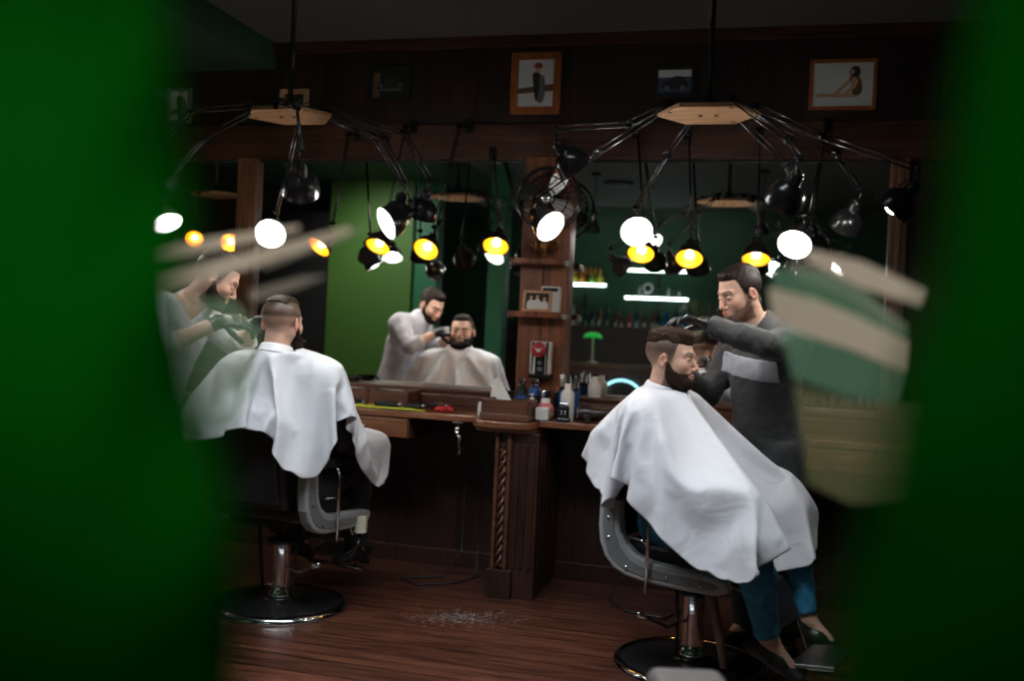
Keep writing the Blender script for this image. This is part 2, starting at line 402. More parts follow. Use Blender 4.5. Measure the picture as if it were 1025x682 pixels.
    def hairf(s, P):
        x, y, z = P[:, 0], P[:, 1], P[:, 2]; ax = np.abs(x)
        cran = ell(P, (0, -.012, .032), (.075*s.wide, .099, .084))
        ridge = .0018*np.sin(x*620+4*np.sin(y*42+z*20))+.0012*np.sin(x*1100+y*90)
        if s.style == 'pomp':       # combed back from a lifted fringe
            h = cran-.006-.007*np.clip((z-.05)/.05, 0, 1)
            h = smin(h, ell(P, (0, .050, .100), (.047, .040, .021)), .025); h = smin(h, ell(P, (0, -.035, .098), (.052, .062, .024)), .02)
            reg = np.maximum(.060-z, ax-.067); reg = np.maximum(reg, y-.088+.5*ax*ax/.07)
        elif s.style == 'quiff':
            h = cran-.006-.006*np.clip((z-.05)/.05, 0, 1)
            h = smin(h, ell(P, (0, .052, .098), (.046, .036, .022)), .02)
            ridge = ridge+.0016*wob(P, 170)
            reg = np.maximum(.050-z, ax-.070); reg = np.maximum(reg, y-.088+.5*ax*ax/.07)
        elif s.style == 'short':
            h = cran-.006-.005*np.clip((z-.06)/.04, 0, 1); ridge = ridge+.0016*wob(P, 200, 1)
            h = smin(h, ell(P, (0, .050, .092), (.044, .030, .017)), .015)
            reg = np.maximum(.052-z, ax-.070); reg = np.maximum(reg, y-.086+.5*ax*ax/.07)
        else:                        # 'flat': short slicked top over shaved sides
            h = cran-.006; h = smin(h, ell(P, (0, .020, .098), (.048, .055, .014)), .02)
            reg = np.maximum(.064-z+.3*np.clip(-y-.02, 0, .1), ax-.064); reg = np.maximum(reg, y-.084+.5*ax*ax/.07)
        if s.style != 'pomp': reg = np.maximum(reg, np.where(y > .03, .058+.26*(y-.03)+.10*ax-z, -1))
        h = h+.009*(1-np.clip(-reg/.014, 0, 1))**2*np.clip((.072-y)/.01, .15 if s.style in ('pomp', 'quiff') else .7, 1)
        e = s.ear(P); top = smax(h+ridge, reg, .006)
        if s.style in ('short', 'quiff'):       # closely cropped sides and nape
            crop = np.maximum(np.maximum((-.034 if s.style == 'short' else -.005)-z, y-.022-.25*z), cran-.0045)
            top = np.minimum(top, smax(cran-.0034+.0004*np.sin(x*900+z*700), crop, .002))
        return smax(top, -(e-.002), .002)
    def build(s, parent, origin, h=.0028):
        lo, hi = (-.1*s.wide, -.125, -.215), (.1*s.wide, .135, .14)
        V, F = surf(lambda P: s.skinf(P), lo, hi, h)
        part = (s.world(V), F, s.color(V), 0)
        V, F = surf(lambda P: s.hairf(P), (-.1, -.125, -.06), (.1, .12, .15), h)
        c = np.tile(s.hairc, (len(V), 1))*(1+.35*np.sin(V[:, :1]*500+3*np.sin(V[:, 1:2]*40)))
        hair = mesh_obj('hair', [(s.world(V), F, c, 0)], M_hair, parent, origin)
        V, F = surf(lambda P: s.beardf(P), (-.1, -.03, -.2), (.1, .15, .02), .0026)
        c = np.tile(s.beardc, (len(V), 1))*(1+.3*np.sin(V[:, :1]*900+V[:, 2:3]*300))
        if s.btype == 'stubble': c = c*1.6+s.skin*.10
        beard = mesh_obj('beard', [(s.world(V), F, c, 0)], M_hair, parent, origin)
        return part

def unit(v): v = np.array(v, float); return v/np.linalg.norm(v)
def hand_prims(w, d, pn, curl, side=1, spread=.10, grip=.6, sc=1.0):
    """w wrist, d direction to the fingers, pn palm normal (out of the palm), side +1: thumb towards d x pn"""
    d = unit(d); pn = unit(pn-np.dot(pn, d)*d); t = np.cross(d, pn)*side; L = []
    w = np.array(w, float)
    pc = w+d*.045*sc
    L.append(('box', pc, (.040*sc, .046*sc, .013*sc), .012*sc, np.stack([t, d, pn], 1), .01))
    L.append(('cap', w-d*.03, w+d*.012, .026*sc, .025*sc, .015))
    lens = [(.042, .026, .021), (.046, .029, .022), (.042, .027, .021), (.034, .021, .019)]
    for i, ln in enumerate(lens):
        o = (.030-.020*i)*sc; p = w+d*(.086-.004*abs(i-1))*sc+t*o
        a = spread*(1.5-i)*.7; cu = curl[i] if hasattr(curl, '__len__') else curl; ang = 0
        r = (.0088-.0006*i)*sc
        for j, l in enumerate(ln):
            ang += cu*(.7, 1.0, .6)[j]
            dd = d*cos(ang)+pn*sin(ang); dd = unit(dd+t*a*cos(ang)); q = p+dd*l*sc
            L.append(('cap', p, q, r, r*.92, .003 if j else .006)); p = q; r *= .93
    p = w+d*.020*sc+t*.030*sc+pn*.004; td = unit(d*.55+t*.75+pn*.35)
    for j, l in enumerate((.040, .032, .026)):
        q = p+td*l*sc; L.append(('cap', p, q, (.0125-.0015*j)*sc, (.011-.0015*j)*sc, .006)); p = q
        td = unit(td+grip*(pn*.6+d*.55-t*.5))
    return L
def evalp(L, P, off=0):
    d = None
    for q in L:
        if q[0] == 'cap': e = cap(P, q[1], q[2], q[3]+off, q[4]+off); k = q[5]
        elif q[0] == 'ell': e = ell(P, q[1], np.array(q[2])+off, q[3]); k = q[4]
        else: e = rbox(P, q[1], np.array(q[2])+off, q[3]+off, q[4]); k = q[5]
        d = e if d is None else smin(d, e, k)
    return d
def bounds(L, pad=.03):
    pts = []
    for q in L:
        if q[0] == 'cap': r = max(q[3], q[4]); pts += [np.array(q[1])-r, np.array(q[1])+r, np.array(q[2])-r, np.array(q[2])+r]
        else: r = max(q[2]); pts += [np.array(q[1])-r, np.array(q[1])+r]
    pts = np.array(pts); return pts.min(0)-pad, pts.max(0)+pad
def lerp(a, b, t): return np.array(a, float)*(1-t)+np.array(b, float)*t
def torso_prims(J, g=1.0):
    """J: pelvis chest neck shR shL; g girth"""
    pe, ch, ne, sR, sL = [np.array(J[k], float) for k in ('pelvis', 'chest', 'neck', 'shR', 'shL')]
    x = unit(sR-sL); up = unit(ch-pe); y = np.cross(up, x); y = unit(y); z = np.cross(x, y); R = np.stack([x, y, z], 1)
    L = [('ell', pe, (.165*g, .115*g, .13), R, .05)]
    L.append(('ell', lerp(pe, ch, .45)+y*.01*(g-1)*10, (.145*g, .105*g*g, .16), R, .10))
    L.append(('ell', ch, (.165*g, .115*g, .17), R, .10))
    L.append(('ell', lerp(ch, ne, .45), (.155, .09, .10), R, .08))
    for s_ in (sR, sL):
        L.append(('cap', lerp(ne, ch, .15), s_, .052, .062, .06))
        L.append(('cap', lerp(ch, s_, .25), s_, .085, .058, .06))
    return L, (x, y, z)
def arm_prims(sh, el, wr, g=1.0, t1=1.0):
    m = lerp(sh, el, .35)
    return [('cap', sh, m, .058*g, .050*g, .03), ('cap', m, el, .049*g, .040*g, .03), ('cap', el, lerp(el, wr, .35), .041*g, .041*g, .02), ('cap', lerp(el, wr, .35), lerp(el, wr, t1), .040*g, .028*g, .02)]
def leg_prims(hp, kn, an, g=1.0):
    m = lerp(hp, kn, .4); c = lerp(kn, an, .35)
    return [('cap', hp, m, .088*g, .082*g, .06), ('cap', m, kn, .078*g, .056*g, .04), ('cap', kn, c, .055*g, .055*g, .03), ('cap', c, an, .053*g, .037*g, .03)]
def planecut(P, p, n): return (P-np.array(p, np.float32)) @ np.array(unit(n), np.float32)

def shoe(name, an, fw, parent, origin, m):
    an = np.array(an, float); f = unit(fw); up = np.array((0, 0, 1.)); up = unit(up-np.dot(up, f)*f); L = []
    b = an-up*.055
    L += [('cap', b-f*.045, b+f*.07, .036, .038, .02), ('cap', b+f*.07, b+f*.165-up*.012, .040, .026, .03), ('cap', b-f*.02, an+up*.0, .038, .040, .03)]
    fn = lambda P: smax(smin(evalp(L, P), 9, .001), -planecut(P, b-up*.030, up), .006)
    lo, hi = bounds(L)
    V, F = surf(fn, lo, hi, .006); o = mesh_obj(name, [(V, F, None, 0)], m, parent, origin)
    sole = lambda P: np.maximum(np.abs(planecut(P, b-up*.033, up))-.010, evalp(L, P-np.array(-up*0, np.float32), .004))
    V, F = surf(sole, lo-.01, hi+.01, .006); mesh_obj('sole', [(V, F, None, 0)], M_rubber, o)
    return o
BODYR = {}
def person(root, J, head, sleeve, trouser, shirtm, gloves=True, hands=None, girth=1.0, seated=False, cuffs=(1, 1), shoes=M_shoe, hres=.0022, bres=.0085,
           panel=None, collar=True, trouserend=(1, 1), shirtlen=.14, footdir=None):
    O = np.array(root.location)
    L, (x, y, z) = torso_prims(J, girth)
    legs = {s: leg_prims(J['hip'+s], J['kn'+s], J['an'+s], girth) for s in 'RL'}
    arms = {s: arm_prims(J['sh'+s], J['el'+s], J['wr'+s], min(girth, 1.12)) for s in 'RL'}
    foot = {s: [('cap', J['an'+s], np.array(J['an'+s])+unit(footdir[s])*.10-np.array((0, 0, .045)), .032, .024, .03)] for s in 'RL'}
    allp = L+legs['R']+legs['L']+arms['R']+arms['L']+foot['R']+foot['L']
    hp = [head.world(np.array([(0, -.03, -.12)]))[0], head.world(np.array([(0, -.042, -.2)]))[0]]
    allp.append(('cap', hp[1], J['neck'], .058*girth, .07*girth, .04))
    lo, hi = bounds(allp)
    skin = head.skin
    def bf(P):
        d = evalp(L, P)
        for g in (legs['R'], legs['L'], arms['R'], arms['L'], foot['R'], foot['L'], [allp[-1]]): d = smin(d, evalp(g, P), .03)
        return d
    V, F = surf(bf, lo, hi, bres)
    parts = [head.build(root, O), (V, F, np.tile(skin, (len(V), 1))*(1+.04*wob(V, 60)[:, None]), 0)]
    for s in 'RL':
        if hands and hands.get(s):
            V, F = surf(lambda P: evalp(hands[s], P), *bounds(hands[s], .012), hres)
            parts.append((V, F, np.tile(skin*np.array((1.03, .93, .9)), (len(V), 1)), 0))
            if gloves:
                gw = np.array(J['wr'+s]); gd = unit(gw-np.array(J['el'+s]))
                gl = list(hands[s])+[('cap', gw-gd*.045, gw, .031, .027, .01)]
                fn = lambda P: smax(evalp(gl, P, .0018)-.0008*wob(P, 260), -planecut(P, gw-gd*.05, gd), .002)
                V, F = surf(fn, *bounds(gl, .015), hres); mesh_obj('glove', [(V, F, None, 0)], M_glove, root, O)
    body = mesh_obj('body', parts, M_skin, root, O)
    # trousers: one continuous garment over hips and both legs
    tl = [('ell', np.array(J['pelvis']), (.172*girth, .122*girth, .12), np.stack([x, y, z], 1), .05)]+legs['R']+legs['L']
    def tf(P):
        d = smin(evalp(tl[:1], P, .006), smin(evalp(legs['R'], P, .012), evalp(legs['L'], P, .012), .015), .05)
        d = d - .004*wob(P, 38, 1) - .0035*np.abs(wob(P, 75, 2))
        for s in 'RL':
            a, k = np.array(J['an'+s]), np.array(J['kn'+s]); e = lerp(k, a, trouserend[0 if s == 'R' else 1])
            near = cap(P, a, lerp(k, a, .6), .12); d = np.where(near < 0, smax(d, planecut(P, e, unit(a-k)), .004), d)
        return d
    lo, hi = bounds(tl); V, F = surf(tf, lo, hi, bres*.9); mesh_obj('trousers', [(V, F, None, 0)], trouser, root, O)
    # shirt: torso and both sleeves, ending at collar, cuffs and hem
    sl = []
    cu = {}
    for i, s in enumerate('RL'):
        a, e, w = J['sh'+s], J['el'+s], J['wr'+s]; c = cuffs[i]
        if c <= 1: cu[s] = (lerp(e, w, c), unit(np.array(w)-np.array(e)))
        else: cu[s] = (lerp(a, e, c-1), unit(np.array(e)-np.array(a)))
        sl.append(arms[s] if c <= 1 else [arms[s][0], arms[s][1]])
    def sf(P):
        d = evalp(L, P, .010); f = .0045*wob(P, 34, .5)+.004*np.abs(wob(P, 62, 3))
        for i, s in enumerate('RL'):
            w = .004*np.abs(wob(P, 110, i)); lastp = sl[i][2:] if len(sl[i]) > 2 else sl[i][1:]; first = sl[i][:len(sl[i])-len(lastp)]
            e = smin(evalp(first, P, .011)-w, smax(evalp(lastp, P, .011)-w, planecut(P, cu[s][0], cu[s][1]), .004), .012); d = smin(d, e, .03)
        d = d-f
        d = smax(d, planecut(P, np.array(J['pelvis'])-z*shirtlen, -z), .01)
        nd = unit(hp[0]-np.array(J['neck']))
        d = smin(d, smax(cap(P, J['neck'], hp[0], .074*girth, .066*girth), planecut(P, lerp(hp[1], hp[0], .50), nd), .004), .03) if collar else d
        near = np.linalg.norm(P-np.array(lerp(hp[1], hp[0], .75), np.float32), axis=1)-.11
        d = smax(d, -smax(-planecut(P, lerp(hp[1], hp[0], .52), nd), near, .01), .004)
        return d
    lo, hi = bounds(L+arms['R']+arms['L']); V, F = surf(sf, lo, hi, bres*.75)
    mi = np.zeros(len(F), int)
    shirt = mesh_obj('shirt', [(V, F, None, 0)], shirtm, root, O)
    if panel:
        pc, ph, zc, zh = panel       # a broad sewn-on band across the chest, following the shirt surface
        def pf(P):
            d = sf(P)-.0022; q = P-np.array(J['chest'], np.float32)
            xx = q @ x.astype(np.float32); zz = q @ z.astype(np.float32); yy = q @ y.astype(np.float32)
            r = np.maximum(np.abs(xx-pc)-ph, np.abs(zz-zc-.12*xx)-zh)
            return np.maximum(np.maximum(d, r), -yy)
        V, F = surf(pf, np.array(J['chest'])-.28, np.array(J['chest'])+.28, .0055); mesh_obj('chest_panel', [(V, F, None, 0)], M_panel, root, O)
    for s in 'RL': shoe('shoe', J['an'+s], footdir[s], root, O, shoes)
    return body
def A3(*a): return np.array(a, float)

# ---- seated client of the right-hand chair
f = unit((.94, -.34, 0)); sd = A3(-.34, -.94, 0)
JR = dict(pelvis=A3(-.325, -1.275, .64), chest=A3(-.395, -1.325, .94), neck=A3(-.385, -1.345, 1.130))
JR['shR'] = A3(-.385, -1.340, 1.060)+sd*.185; JR['shL'] = A3(-.385, -1.340, 1.060)-sd*.185
JR['hipR'] = JR['pelvis']+sd*.09-A3(0, 0, .03); JR['hipL'] = JR['pelvis']-sd*.09-A3(0, 0, .03)
JR['knR'] = A3(.0, -1.71, .635); JR['knL'] = A3(.145, -1.14, .695); JR['anR'] = A3(.078, -1.53, .235); JR['anL'] = A3(.235, -1.15, .235)
JR['elR'] = A3(-.385, -1.615, .815); JR['elL'] = A3(-.235, -1.045, .815); JR['wrR'] = A3(-.150, -1.655, .80); JR['wrL'] = A3(-.010, -1.105, .80)
client_R = thing('person', 'seated man with swept-back hair and beard in a white cape, facing right', 'person', (-.33, -1.30, 0))
headR = Head((-.360, -1.360, 1.300), frame((.985, -.20, 0), tilt=radians(-2)), skin=(.60, .37, .28), hair=(.024, .011, .006), beard=(.030, .014, .009), style='pomp', btype='short', fade=.8)
hR = {'R': hand_prims(JR['wrR'], (1, -.05, 0), (0, 0, -1), .35), 'L': hand_prims(JR['wrL'], (1, 0, 0), (0, 0, -1), .35, -1)}
fdR = {'R': (.75, -.35, -.32), 'L': (.85, -.2, -.3)}
person(client_R, JR, headR, None, M_jeans, M_blackmat, gloves=False, hands=hR, trouserend=(.93, .95), footdir=fdR)

# ---- barber behind the right-hand chair
bf_ = unit((-.66, -.75, 0)); br = A3(-.75, .66, 0)      # his right points away from the camera
JB = dict(pelvis=A3(.045, -.93, .93), chest=A3(.020, -.955, 1.24), neck=A3(.010, -.985, 1.452))
JB['shL'] = A3(.125, -1.070, 1.385); JB['shR'] = A3(-.100, -.835, 1.385)
JB['hipR'] = JB['pelvis']+br*.09-A3(0, 0, .03); JB['hipL'] = JB['pelvis']-br*.09-A3(0, 0, .03)
JB['knR'] = A3(-.03, -.86, .48); JB['knL'] = A3(.13, -1.04, .48); JB['anR'] = A3(-.02, -.80, .075); JB['anL'] = A3(.16, -.99, .075)
JB['elL'] = A3(.015, -1.335, 1.375); JB['wrL'] = A3(-.232, -1.270, 1.450)
JB['elR'] = A3(-.225, -.885, 1.135); JB['wrR'] = A3(-.315, -1.060, 1.215)
barber_R = thing('person', 'bearded barber in a black shirt with grey chest panel, combing the nearer client', 'person', (.065, -.93, 0))
headB = Head((-.105, -1.04, 1.598), frame((-.80, -.60, 0), tilt=radians(-20)), skin=(.56, .34, .26), hair=(.009, .005, .0035), beard=(.035, .019, .013), style='short', btype='stubble', eyes='down', fade=.45)
hB = {'L': hand_prims(JB['wrL'], (-.93, -.12, .22), (-.1, -.15, -1), (.75, .55, .6, .8), -1), 'R': hand_prims(JB['wrR'], (-.2, -.8, .25), (-.9, .1, -.2), .6, 1)}
person(barber_R, JB, headB, None, M_trouser, M_shirtB, hands=hB, cuffs=(.95, .93), panel=(.0, .155, .045, .048), footdir={'R': (-.6, -.7, 0), 'L': (-.6, -.7, 0)})

# ---- seated client of the left-hand chair, facing the mirror
JL = dict(pelvis=A3(-2.16, -1.26, .63), chest=A3(-2.145, -1.345, .93), neck=A3(-2.135, -1.375, 1.195))
JL['shR'] = A3(-1.925, -1.36, 1.125); JL['shL'] = A3(-2.345, -1.36, 1.125)
JL['hipR'] = A3(-2.06, -1.25, .60); JL['hipL'] = A3(-2.26, -1.25, .60); JL['knR'] = A3(-1.97, -.82, .67); JL['knL'] = A3(-2.33, -.82, .67)
JL['anR'] = A3(-1.99, -.74, .24); JL['anL'] = A3(-2.31, -.74, .24); JL['elR'] = A3(-1.865, -1.25, .84); JL['elL'] = A3(-2.44, -1.25, .84)
JL['wrR'] = A3(-1.85, -1.0, .81); JL['wrL'] = A3(-2.42, -1.0, .81)
client_L = thing('person', 'seated man in a white cape seen from behind, smiling in the mirror', 'person', (-2.16, -1.26, 0))
headL = Head((-2.125, -1.385, 1.375), frame((.12, 1, 0), tilt=radians(-1)), wide=1.10, jaw=1.15, smile=1, skin=(.62, .38, .29), hair=(.014, .008, .005), beard=(.016, .008, .006), style='flat', btype='full', eyes='smile', fade=2.4)
hL = {'R': hand_prims(JL['wrR'], (0, 1, 0), (0, 0, -1), .35), 'L': hand_prims(JL['wrL'], (0, 1, 0), (0, 0, -1), .35, -1)}
person(client_L, JL, headL, None, M_trouser, M_blackmat, gloves=False, hands=hL, girth=1.15, footdir={'R': (0, 1, -.3), 'L': (0, 1, -.3)})

# ---- barber of the left-hand chair
JC = dict(pelvis=A3(-2.70, -1.56, .95), chest=A3(-2.62, -1.53, 1.25), neck=A3(-2.49, -1.505, 1.455))
JC['shL'] = A3(-2.60, -1.35, 1.40); JC['shR'] = A3(-2.57, -1.70, 1.40)
JC['hipL'] = A3(-2.71, -1.47, .92); JC['hipR'] = A3(-2.69, -1.65, .92); JC['knL'] = A3(-2.68, -1.45, .48); JC['knR'] = A3(-2.66, -1.69, .48)
JC['anL'] = A3(-2.74, -1.43, .075); JC['anR'] = A3(-2.72, -1.72, .075)
JC['elL'] = A3(-2.45, -1.19, 1.24); JC['wrL'] = A3(-2.285, -1.33, 1.36)
JC['elR'] = A3(-2.47, -1.86, 1.22); JC['wrR'] = A3(-2.27, -1.66, 1.365)
barber_L = thing('person', 'bearded barber in a pale shirt leaning over the client seen from behind', 'person', (-2.70, -1.56, 0))
headC = Head((-2.405, -1.49, 1.560), frame((.88, .48, 0), tilt=radians(-30)), skin=(.58, .35, .27), hair=(.009, .005, .0035), beard=(.020, .011, .008), style='quiff', btype='short', eyes='down', fade=.6)
hC = {'L': hand_prims(JC['wrL'], (.75, -.1, .05), (.5, -.6, -.3), (.5, .7, .7, .8), 1), 'R': hand_prims(JC['wrR'], (.75, .65, .03), (.4, .7, -.3), .6, -1)}
person(barber_L, JC, headC, None, M_trouser, M_shirtW, hands=hC, cuffs=(.35, .35), footdir={'R': (1, .2, 0), 'L': (1, .2, 0)}, bres=.0085)
